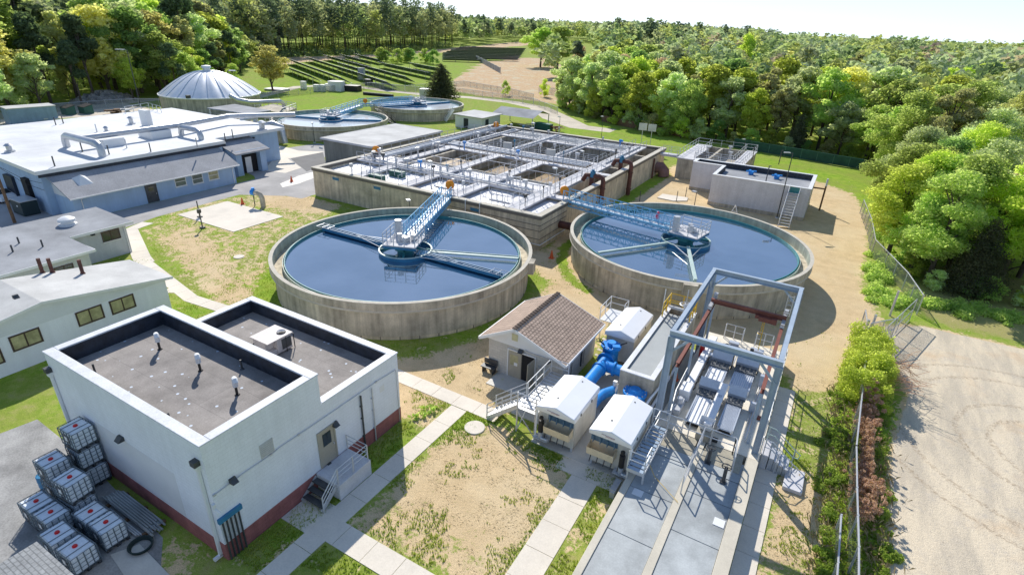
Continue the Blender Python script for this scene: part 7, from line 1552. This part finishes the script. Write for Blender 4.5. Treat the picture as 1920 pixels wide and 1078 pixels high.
# ================================================================== SOLAR FIELD
def solar_row(A, B, label, wd=3.6, n=None):
    A = Vector((A[0], A[1], 0)); B = Vector((B[0], B[1], 0)); d = (B-A).normalized(); s = Vector((-d.y, d.x, 0))
    if s.x*SUNV.x+s.y*SUNV.y < 0: s = -s
    t = thing('solar_row', label, 'solar panels', tuple(A), 'rows of solar panels in the field'); lo, hi = (.7, 2.7) if wd < 4 else (.6, 1.75)
    mb = MB(); p = s*wd/2; mb.add([A+p+Vector((0,0,lo)), B+p+Vector((0,0,lo)), B-p+Vector((0,0,hi)), A-p+Vector((0,0,hi)), A+p+Vector((0,0,lo-.08)), B+p+Vector((0,0,lo-.08)), B-p+Vector((0,0,hi-.08)), A-p+Vector((0,0,hi-.08))], [(0,1,2,3),(7,6,5,4),(0,4,5,1),(2,6,7,3),(1,5,6,2),(3,7,4,0)]); mb.mi = [0,1,1,1,1,1]; mb.mi = [0,1,1,1,1,1]; pn = mb.build('panels', [M['solar'], M['underside']], t)
    mb = MB(); L_ = (B-A).length
    mb.bar(A-p+Vector((0,0,hi+.03)), B-p+Vector((0,0,hi+.03)), .09, .06); mb.bar(A+p+Vector((0,0,lo+.03)), B+p+Vector((0,0,lo+.03)), .1, .08)
    for k in range(int(L_/7)+1): q = A+d*k*7; mb.bar(q-p*.6, q-p*.6+Vector((0,0,hi-.4)), .12); mb.bar(q+p*.6, q+p*.6+Vector((0,0,lo+.1)), .12)
    mb.build('frame', M['steel'], t)
rows = [((538,128),(592,148)),((545,114),(650,152)),((578,110),(735,160)),((612,107),(770,150)),((643,106),(690,118)),((670,105),(715,116)),((715,121),(812,142)),((772,122),(840,135)),((640,122),(700,140))]
names = ['first','second','third','fourth','fifth','sixth','seventh','eighth','ninth']
for i, (a, b) in enumerate(rows):
    A = G(*a, 1.6); Bq = G(*b, 1.6); solar_row(A, Bq, '%s near row of dark solar panels counted from the yellow tree' % names[i])
for i in range(9):
    y = 87+i*2.7; xl = 845+max(0, (8-i))*2-i*6; xr = 985-i*2.0 if i < 8 else 985-i*9
    A = G(max(830,xl)+0, y+1, 1.6); Bq = G(xr, y+4, 1.6); solar_row(A, Bq, 'far row of dark solar panels under the tree line', 4.2)
q = Vector((G(723,30,0).x, G(723,30,0).y)); dd = Vector((q.x, q.y)).normalized()*1500; WT = thing('water_tower', 'tiny dark water tower showing above the far tree line', 'water tower', (dd.x, dd.y, 0))
wy = 22+1500*0.012
mb = MB(); mb.cyl((dd.x,dd.y,wy-2), 5.5, 8, 20); mb.cyl((dd.x,dd.y,wy+6), 5.5, 2, 20, r2=1); mb.build('tank', mat('blue_grey_tower', (.10,.15,.20), .7, .05, .1), WT); mb = MB()
for k in range(6): a = k*math.pi/3; mb.bar((dd.x+5*math.cos(a),dd.y+5*math.sin(a),0),(dd.x+5*math.cos(a),dd.y+5*math.sin(a),wy-2),1.0)
mb.build('legs', MATS['blue_grey_tower'], WT)

LR = thing('life_ring', 'pink-red life ring hanging on the blue bridge of the right round tank', 'life ring', (-15.2, 54.4, 4.2)); mb = MB(); mb.tube([(-14.6+.0*math.cos(a/8*math.pi), 55.75+.32*math.cos(a/8*math.pi), 4.35+.32*math.sin(a/8*math.pi)) for a in range(17)], .1, 8); mb.build('ring', mat('pink_red_plastic', (.75,.06,.13), .4, .03, 1), LR, smooth=True)
# ================================================================== TREES
def leaf_cloud(rs, centers, radii, n, size, squash=.8, up=.25, shell=.5):
    k = rs.choice(len(centers), n, p=np.array(radii)**2/np.sum(np.array(radii)**2)); c = np.array(centers)[k]; r = np.array(radii)[k]
    d = rs.normal(size=(n, 3)); d /= np.linalg.norm(d, axis=1)[:, None]; rad = r*(shell+(1-shell)*rs.rand(n)**.5)*(1+.22*np.abs(rs.normal(size=n)))
    p = c+d*rad[:, None]*np.array([1, 1, squash])
    nrm = d+rs.normal(scale=.7, size=(n, 3)); nrm[:, 2] += up; nrm /= np.linalg.norm(nrm, axis=1)[:, None]
    a = np.cross(nrm, rs.normal(size=(n, 3))); a /= np.linalg.norm(a, axis=1)[:, None]; b = np.cross(nrm, a)
    s = (size*(.6+.8*rs.rand(n)))[:, None]
    V = np.stack([p-a*s*.5-b*s*.32, p+a*s*.5-b*s*.25, p+a*s*.42+b*s*.35, p-a*s*.45+b*s*.3], 1).reshape(-1, 3)
    return V
def mesh_quads(name, V, mt):
    me = bpy.data.meshes.new(name); n = len(V)//4
    me.vertices.add(len(V)); me.vertices.foreach_set('co', V.astype(np.float32).ravel()); me.loops.add(n*4); me.loops.foreach_set('vertex_index', np.arange(n*4, dtype=np.int32))
    me.polygons.add(n); me.polygons.foreach_set('loop_start', np.arange(0, n*4, 4, dtype=np.int32)); me.materials.append(mt); me.update(); me.validate(); return me
def crown_shape(rs, kind):
    "unit-height tree: lobe centres and radii"
    C, Rr = [], []
    if kind == 'round':
        n = 46
        for i in range(n):
            t = rs.rand(); z = .30+.60*t; w_ = (.22+.07*math.sin(i*1.7))*math.sin(math.pi*min(1, (t*.8+.16)))**.7; a = rs.rand()*6.28; q = w_*math.sqrt(rs.rand())*1.0
            C.append((q*math.cos(a), q*math.sin(a), z)); Rr.append(.030+.055*rs.rand())
    elif kind == 'tall':
        for i in range(34):
            t = rs.rand(); z = .34+.58*t; w_ = .17*math.sin(math.pi*(t*.8+.14))**.6; a = rs.rand()*6.28; q = w_*math.sqrt(rs.rand())
            C.append((q*math.cos(a), q*math.sin(a), z)); Rr.append(.025+.045*rs.rand())
    elif kind == 'pine':
        for i in range(15):
            t = rs.rand()**.7; z = .45+.5*t; w_ = .15*(1.05-t*.75); a = rs.rand()*6.28; q = w_*rs.rand()**.5
            C.append((q*math.cos(a), q*math.sin(a), z)); Rr.append(.045+.035*rs.rand())
    elif kind == 'cone':
        for i in range(26):
            t = i/25; z = .06+.86*t; w_ = .24*(1-t)**.75+.01; a = i*2.4; C.append((w_*.45*math.cos(a), w_*.45*math.sin(a), z)); Rr.append(.035+w_*.62)
    elif kind == 'bushy':
        for i in range(34):
            t = rs.rand(); z = .12+.74*t; w_ = .34*math.sin(math.pi*(t*.72+.24))**.7; a = rs.rand()*6.28; q = w_*math.sqrt(rs.rand())
            C.append((q*math.cos(a), q*math.sin(a), z)); Rr.append(.055+.075*rs.rand())
    return np.array(C), np.array(Rr)
def tree_proto(kind, seed, nleaf, leaf, trunkr=.016):
    rs = np.random.RandomState(seed); C, Rr = crown_shape(rs, kind); H = 10.0
    V = leaf_cloud(rs, C*H, Rr*H, nleaf, leaf, .8, .35, .15); cm = mesh_quads('crown', V, LM['mid'])
    mb = MB(); top = C[:, 2].max()*.93; j = [(rs.normal()*.02*H*t, rs.normal()*.02*H*t, top*H*t) for t in (0, .3, .6, 1)]; mb.tube(j, trunkr*H, 7, r2=trunkr*H*.2)
    if kind != 'cone':
        for c in C[np.argsort(C[:, 2])][::3]:
            z0 = max(.15, c[2]-.22)*H; mb.tube([(0, 0, z0), (c[0]*H*.5, c[1]*H*.5, (z0+c[2]*H)/2+.1), tuple(c*H)], trunkr*H*.35, 4, r2=trunkr*H*.1)
    me = bpy.data.meshes.new('trunk'); me.from_pydata(mb.v, [], mb.f); me.materials.append(M['bark'])
    return cm, me
PR = {}
def proto(kind, i, dens):
    k = (kind, i, dens)
    if k not in PR: PR[k] = tree_proto(kind, 31*i+hash(kind) % 7 if False else 31*i+len(kind)*5, *{'hi': (24000, .13), 'md': (7500, .24), 'lo': (3200, .38)}[dens])
    return PR[k]
NT = [0]
CATN = dict(round='deciduous_tree', tall='slender_tree', pine='pine_tree', cone='cedar_tree', bushy='shrub')
def tree(x, y, h, kind, lm, label, group=None, dens='md', i=None, wd=1.0, name=None):
    NT[0] += 1; i = NT[0] % 4 if i is None else i; cm, tm = proto(kind, i, dens)
    t = thing(name or CATN[kind], label, 'shrub' if kind == 'bushy' and h < 5 else 'tree', (x, y, 0), group, rnd.uniform(0, 6.28)); s = h/10; t.scale = (s*wd, s*wd, s)
    o = bpy.data.objects.new('crown', cm); COL.objects.link(o); o.parent = t; o.material_slots[0].link = 'OBJECT'; o.material_slots[0].material = LM[lm]
    o = bpy.data.objects.new('trunk', tm); COL.objects.link(o); o.parent = t
    return t
def inside(p, poly):
    c = False; n = len(poly)
    for i in range(n):
        (x0, y0), (x1, y1) = poly[i], poly[(i+1) % n]
        if (y0 > p[1]) != (y1 > p[1]) and p[0] < (x1-x0)*(p[1]-y0)/(y1-y0)+x0: c = not c
    return c
def edge_d(p, poly): return float(sdist(np.array([p[0]]), np.array([p[1]]), poly)[0])
R1 = [(-72,152),(-62,143),(-50,136.5),(-33,130),(-6,128),(6,122),(8.2,104),(7.8,90),(7.6,80),(9.6,69),(13,63),(24,60),(40,58),(90,85),(130,140),(90,240),(-40,260),(-88,300),(-94,240),(-84,195)]
L1 = [(-135,20),(-151,50),(-158,66),(-157,80),(-156,92),(-172,112),(-190,132),(-222,160),(-245,182),(-262,215),(-330,215),(-330,60),(-250,-10),(-150,-20)]
C1 = [(-245,183),(-268,225),(-262,275),(-300,420),(-345,420),(-330,275),(-330,210)]
cands = []
def fill(poly, tagc, s0, grow, xr):
    pts = []; rs = random.Random(len(tagc)*17+3); xs = [p[0] for p in poly]; ys = [p[1] for p in poly]
    for _ in range(26000):
        p = (rs.uniform(min(xs), max(xs)), rs.uniform(min(ys), max(ys)))
        if not inside(p, poly): continue
        v = Vector((p[0], p[1], 5))-CAM; z = v.dot(FW); sxp = 960+F_PX*v.dot(RI)/z if z > 0 else 9999
        if z <= 0 or sxp < -150 or sxp > 2080: continue
        e = edge_d(p, poly); sp = s0+grow*e
        if all((q[0]-p[0])**2+(q[1]-p[1])**2 > sp*sp for q in pts): pts.append(p); cands.append((p[0], p[1], e, tagc, z))
fill(R1, 'R', 4.3, .10, None); fill(L1, 'L', 5.2, .09, None); fill(C1, 'C', 6.5, .05, None)
cands.sort(key=lambda c: (c[2] > 26, c[4]))
print('tree candidates', len(cands))
rt = random.Random(5)
SPEC = {'R': [('mid',.25,'round'),('sage',.24,'round'),('bright',.20,'round'),('olive',.09,'tall'),('deep',.12,'round'),('rose',.04,'round'),('cedar',.04,'cone'),('yel',.02,'round')],
        'L': [('pine',.26,'pine'),('olive',.17,'tall'),('mid',.18,'round'),('bright',.12,'round'),('yel',.11,'round'),('deep',.10,'round'),('sage',.06,'round')],
        'C': [('pine',.36,'pine'),('yel',.2,'tall'),('olive',.24,'tall'),('mid',.12,'tall'),('bright',.08,'tall')]}
ADJ = dict(mid='fresh green', sage='pale grey-green', bright='bright yellow-green', olive='olive brown, thinly leafed', deep='deep green', rose='reddish budding', cedar='dark conical', yel='golden budding', pine='dark pine')
WHERE = {'R': ('in the wood to the right of the plant', 'trees of the wood on the right'), 'L': ('in the wood beyond the long white roof', 'trees of the wood on the left'), 'C': ('in the tall tree line beyond the solar field', 'trees of the line beyond the solar field')}
def pick(tc):
    r = rt.random(); a = 0
    for s in SPEC[tc]:
        a += s[1]
        if r < a: return s
    return SPEC[tc][0]
far = []
for n_, (x, y, e, tc, z) in enumerate(cands):
    lm, _, kind = pick(tc)
    if kind == 'cone' and x < -60: lm, kind = 'sage', 'round'
    if tc == 'R': h = rt.uniform(12.5, 16.5)+min(e, 50)*.06; h *= .85 if (e < 4 and y > 118) else 1; h *= .85 if y < 100 and e < 12 else 1
    elif tc == 'L': h = rt.uniform(19, 25)+min(e, 50)*.13; h *= .55 if e < 4 else (.8 if e < 9 else 1)
    else: h = rt.uniform(25, 31)
    if kind == 'pine': h *= 1.12
    if kind == 'cone': h *= .6
    if n_ < 268:
        dens = 'hi' if z < 95 else ('md' if z < 200 else 'lo')
        wh = WHERE[tc][0]
        if tc == 'R': wh = ('at the front of the right-hand wood by the dirt road' if y < 100 else ('along the green fence at the edge of the right-hand wood' if e < 8 else 'deeper in the right-hand wood'))
        if tc == 'L': wh = 'at the front edge of the left-hand wood' if e < 9 else 'deeper in the left-hand wood'
        tree(x, y, h, kind, lm, '%s tree %s' % (ADJ[lm], wh), WHERE[tc][1], dens, wd=(rt.uniform(1.1,1.45) if kind in ('round',) else 1.15) if tc != 'C' else .95)
    else: far.append((x, y, h, lm, kind))
# far woods that read as one mass
rs = np.random.RandomState(9)
fc = {}
CC = {k: crown_shape(np.random.RandomState(3+len(k)), k) for k in ('round', 'tall', 'pine')}
def far_tree(x, y, h, lm, kind, n, size, wd=1.0):
    C, Rr = CC[kind if kind in CC else 'round']; a = rs.rand()*6.28; Rm = np.array([[math.cos(a), -math.sin(a), 0], [math.sin(a), math.cos(a), 0], [0, 0, 1]])
    V = leaf_cloud(rs, C*h, Rr*h, n, size, .8, .4, .45)@Rm.T*np.array([wd, wd, 1])+np.array([x, y, 0]); fc.setdefault(lm, []).append(V)
def low_stuff(x, y, h, trunk=True, brush=None):
    if trunk:
        for a in (0, 1.57):
            dx, dy = math.cos(a)*.28, math.sin(a)*.28; fc.setdefault('bark', []).append(np.array([(x-dx,y-dy,0),(x+dx,y+dy,0),(x+dx*.4,y+dy*.4,h*.8),(x-dx*.4,y-dy*.4,h*.8)]))
    if brush:
        C = rs.uniform(-1, 1, (5, 3))*np.array([3.5, 3.5, .8])+np.array([x, y, 1.4]); fc.setdefault(brush, []).append(leaf_cloud(rs, C, np.full(5, 1.7), 120, .8, .9, .4, .3))
for x, y, h, lm, kind in far: far_tree(x, y, h, lm, kind, 420, 1.0, 1.25); low_stuff(x, y, h, True, ['bright','mid','deep'][rs.choice(3)] if rs.rand() < .75 else None)
cnt = 0
for _ in range(60000):
    if cnt > 4200: break
    d = 240+760*rs.rand()**.8; a = math.pi/2+YAW+rs.uniform(-.80, .80); x, y = d*math.cos(a), d*math.sin(a)
    if inside((x, y), R1) or inside((x, y), L1) or inside((x, y), C1): continue
    # clearing: solar field and meadow
    if inside((x, y), [(-120,100),(-118,250),(-112,292),(-140,330),(-160,420),(-300,700),(-345,640),(-300,425),(-262,275),(-268,225),(-245,183),(-190,132)]): continue
    if d < 420 and rs.rand() < .15: continue
    v_ = Vector((x, y, 5))-CAM; sx_ = 960+F_PX*v_.dot(RI)/v_.dot(FW)
    if 930 < sx_ < 1012 and d < 470: continue
    lm = ['pine','olive','mid','sage','bright','deep','yel'][rs.choice(7, p=[.2,.16,.2,.16,.12,.1,.06])]
    if x > -100: lm = ['sage','mid','bright','olive','deep','rose'][rs.choice(6, p=[.3,.22,.22,.12,.1,.04])]
    h = rs.uniform(20, 27) if x < -120 else rs.uniform(13, 19)+(5 if rs.rand() < .12 else 0); 
    far_tree(x, y, h, lm, 'pine' if lm == 'pine' else 'round', 90 if d > 450 else 160, 1.9 if d > 450 else 1.5, 1.35); cnt += 1
FAR_HAZED = dict(bright=((.48,.54,.22),(.56,.60,.28)), mid=((.36,.45,.22),(.45,.52,.28)), sage=((.38,.44,.32),(.46,.51,.38)), olive=((.35,.38,.26),(.42,.43,.30)), yel=((.46,.47,.30),(.52,.52,.34)), pine=((.15,.20,.15),(.22,.27,.20)), deep=((.23,.33,.19),(.31,.40,.24)), rose=((.44,.35,.31),(.50,.42,.37)), cedar=((.13,.16,.12),(.18,.20,.15)))  # paler, greyed leaf colours put distance haze into the far crowns
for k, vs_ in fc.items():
    V = np.concatenate(vs_); o = bpy.data.objects.new('far_wood', mesh_quads('far_wood', V, leaf_mat('far_'+k+'_crowns', *FAR_HAZED[k], .45) if k != 'bark' else M['bark'])); COL.objects.link(o); tag(o, ('far-off mass of %s tree crowns on the horizon' % ADJ[k]) if k != 'bark' else 'thin trunks of the far-off woods', 'woodland', kind='stuff')
# single trees
def T_(px, py, h, kind, lm, label, dens='md', wd=1.0, **k):
    q = G(px, py); return tree(q.x, q.y, h, kind, lm, label, None, dens, wd=wd, **k)
T_(828, 187, 10.5, 'cone', 'cedar', 'solitary dark conical cedar behind the farthest round tank', 'md', 1.75)
T_(512, 172, 13.5, 'round', 'yel', 'golden yellow budding tree right of the silver dome', 'md', 1.6, i=0)
T_(1013, 126, 20.0, 'round', 'mid', 'left one of the pair of large green trees beyond the meadow', 'md', 1.7, i=1); T_(1045, 129, 21.0, 'round', 'mid', 'right one of the pair of large green trees beyond the meadow', 'md', 1.8, i=2)
T_(1385, 172, 21.5, 'round', 'bright', 'tallest bright green tree rising above the right-hand wood', 'md', .78)
T_(1085, 140, 13, 'round', 'rose', 'purplish leafless tree right of the large pair', 'md', 1.6)
T_(1155, 214, 9, 'cone', 'cedar', 'dark cedar at the edge of the wood behind the basin', 'md', 1.6)
for px, py, h, lm, l in ((1020,182,6.0,'bright','small bright tree by the far gate'),(948,180,5,'mid','small green sapling in the dry meadow'),(1085,212,7.5,'bright','bright green bushy tree at the bend of the track'),(1110,222,8.5,'bright','bright green tree left of the dark cedar'),(1050,200,6.5,'sage','pale bushy tree beside the track gate'),(1195,238,9.5,'sage','pale green tree right of the dark cedar'),(1240,246,11,'bright','bright yellow-green tree at the wood edge behind the basin'),(1285,258,12,'mid','fresh green tree at the wood edge behind the raised chamber')):
    T_(px, py, h, 'bushy', lm, l, 'md', .8, name='deciduous_tree')
for i, (px, py) in enumerate(((715,116),(723,116),(762,118),(770,118),(797,118),(812,121),(745,120))): T_(px, py, 7.5 if i != 1 else 6, 'bushy', 'deep' if i % 2 else 'mid', ['leftmost round bush among the solar rows','second round bush among the solar rows','third round bush among the solar rows','fourth round bush among the solar rows','tall bush near the right end of the near solar rows','rightmost bush among the near solar rows','lowest bush among the solar rows'][i], 'lo', 1.35)
for i, (px, py, h, lm) in enumerate(((190,178,8,'bright'),(215,165,9,'mid'),(130,182,7,'olive'),(60,192,10,'mid'),(20,205,11,'sage'),(270,170,7,'sage'),(330,160,8,'bright'),(440,160,7,'mid'),(285,150,10,'yel'),(370,140,10,'deep'))): T_(px, py, h, 'bushy', lm, ['brightest yellow-green bush by the gravel mound','fresh green bush behind the gravel mound','brownish bush left of the mound','green bush above the container','pale bush at the left edge','pale bush behind the tall pole','bright bush behind the dome','green bush right of the dome','golden bush above the tall pole','deep green bush above the dome'][i], 'md', 1.0)
# big trees at the right edge
for x, y, h, lm, wd, l in ((9.3,67.2,8.8,'mid',1.5,'low spreading green tree filling the gap beside the curving fence'),(12.8,70.5,12.5,'mid',1.4,'tall green tree just behind the one over the road'),(10.2,76.0,11.5,'bright',1.3,'bright tree between the two over the road bend'),(8.0,86.0,10,'mid',1.3,'green tree leaning over the upper road bend'),(7.3,70.8,10.8,'bright',1.5,'big bright green tree reaching over the bend of the dirt road'),(10.6,65.0,11.5,'mid',1.4,'big fresh green tree at the wood corner above the gate'),(16.5,67,13,'bright',1.2,'big bright tree at the right edge of the photo'),(7.9,79.5,11.5,'mid',1.4,'large green tree behind the one over the road'),(19,72,13.5,'sage',1.2,'large pale green tree near the right edge'),(9.8,84,10.5,'olive',1.1,'brownish half-bare tree at the fence corner'),(15,80,13,'sage',1.2,'large pale tree in the corner of the wood')):
    tree(x, y, h, 'round', lm, l, None, 'hi', i=int(x*7) % 3, wd=wd)
for i in range(16):
    x = 9.6+rt.uniform(-.8,1.2)+max(0, i-9)*1.9; y = 92-i*2.2 if i < 10 else 63.5-rt.uniform(0,1.5)+ (i-10)*.2; y = 92-i*3.0 if i < 10 else y
    tree(x, y, rt.uniform(2.2, 4.2), 'bushy', ['mid','bright','sage','deep'][i % 4], ['fresh green','bright','pale','dark'][i % 4]+' undergrowth shrub along the road side of the right-hand wood', 'shrubs along the right-hand wood', 'lo', wd=1.3)
for i in range(22):
    t = i/21; x = -70+75*t; y = 149-24*min(1, t*2.2)+rt.uniform(-1,1.5) if t < .45 else 126+rt.uniform(-.5,2); tree(x, y, rt.uniform(2.5, 5), 'bushy', ['mid','bright','sage','deep','olive'][i % 5], ['fresh green','bright','pale','dark','brownish'][i % 5]+' shrub at the foot of the wood behind the basin', 'shrubs behind the basin', 'lo', wd=1.2)

# bush, vine and weeds on the long fence
def foliage(name, C, Rr, n, size, lm, label, cat, kind=None, sq=.85, parent=None, seed=1, shell=.5):
    V = leaf_cloud(np.random.RandomState(seed), np.array(C, float), np.array(Rr, float), n, size, sq, .4, shell); V[:, 2] = np.abs(V[:, 2])
    o = bpy.data.objects.new(name, mesh_quads(name, V, LM[lm])); COL.objects.link(o); return tag(o, label, cat, kind=kind)
rb = random.Random(4)
C = []; Rb = []
for i in range(110): t = rb.random(); C.append((5.3+rb.uniform(-1.3,1.4)*(1-.3*t), 37.2+t*8.2, rb.uniform(.2,2.7)*(1-.35*abs(t-.4)))); Rb.append(rb.uniform(.28,.6))
foliage('bush', C, Rb, 42000, .105, 'bright', 'big round bright green bush swallowing the fence below the gate', 'bush', seed=2, shell=.3)
C = []; Rb = []
for i in range(900): t = rb.random(); C.append((5.5+rb.gauss(0,.34)*(.7+.4*math.sin(t*9)), 26.0+t*11.6, abs(rb.gauss(.95,.45))*(.8+.3*math.sin(t*14)))); Rb.append(rb.uniform(.04,.14))
foliage('dead_vine', C, Rb, 42000, .07, 'dead', 'brown dead vine hanging over the fence below the round bush', 'vine', seed=3, shell=0)
C = []; Rb = []
for i in range(900):
    v = rb.uniform(17.5, 38.5); s_ = rb.random(); q_ = mnoise.noise(Vector((v*.5, s_ > .45, 0)))
    if q_ < (.10 if v > 26 else .22) and rb.random() < .85: continue
    C.append((4.15+rb.gauss(0,.33), v, rb.uniform(0,.3)) if s_ < .45 else (6.35+rb.gauss(0,.28), v, rb.uniform(0,.3))); Rb.append(rb.choice((.08,.12,.18,.3)))
foliage('weeds', C, Rb, 40000, .085, 'weed', 'leafy green weeds growing on both sides of the long fence', 'weeds', 'stuff', seed=5)
C = []; Rb = []
for i in range(120): 
    k = i % 4
    p = [(rb.uniform(6.5,8.6), rb.uniform(66,98)), (rb.uniform(7.5,17), 0), (rb.uniform(-18.5,-17.5), rb.uniform(20.6,22.6)), (6.2+rb.uniform(-.8,1.5), rb.uniform(56,70))][k]
    if k == 1: p = (p[0], 57.8+(p[0]-9)*.15+rb.uniform(-1.0,2.0))
    C.append((p[0], p[1], rb.uniform(0,.25))); Rb.append(rb.uniform(.3,.8) if k != 2 else rb.uniform(.04,.12))
foliage('weeds', C, Rb, 26000, .16, 'mid', 'green weeds at the wood edge and by the block building corner', 'weeds', 'stuff', seed=6)
# stems of pale straw beside the bush
mb = MB()
for i in range(60): a = rb.uniform(-.6,.5); x, y = 6.2+rb.uniform(-.2,.4), rb.uniform(39,44); mb.tube([(x,y,.8),(x+rb.uniform(.5,1.2),y+a,rb.uniform(1.0,2.0)),(x+rb.uniform(1.2,2.4),y+a*2,rb.uniform(.9,2.2))], .015, 3)
tag(mb.build('twigs', LM['dead']), 'thin arching twigs sticking out of the round bush', 'twigs')

vs = []; fs = []
for i in range(2600):
    side = rb.random() < .5; v = rb.uniform(17, 39); x = (4.2 if side else 6.0)+rb.gauss(0, .5); h = rb.uniform(.15, .55); a = rb.uniform(0, 6.28); lx, ly = math.cos(a)*h*.6, math.sin(a)*h*.6
    k = len(vs); vs += [(x-.012, v, 0), (x+.012, v, 0), (x+lx*.5+.008, v+ly*.5, h*.7), (x+lx, v+ly, h*.8)]; fs.append((k, k+1, k+2, k+3))
mb = MB(); mb.v = vs; mb.f = fs; mb.mi = [0]*len(fs)
tag(mb.build('dry_stems', M['straw'] if 'straw' in M else MATS['dry_straw']), 'dry grass stems standing among the weeds by the long fence', 'stems', kind='stuff')
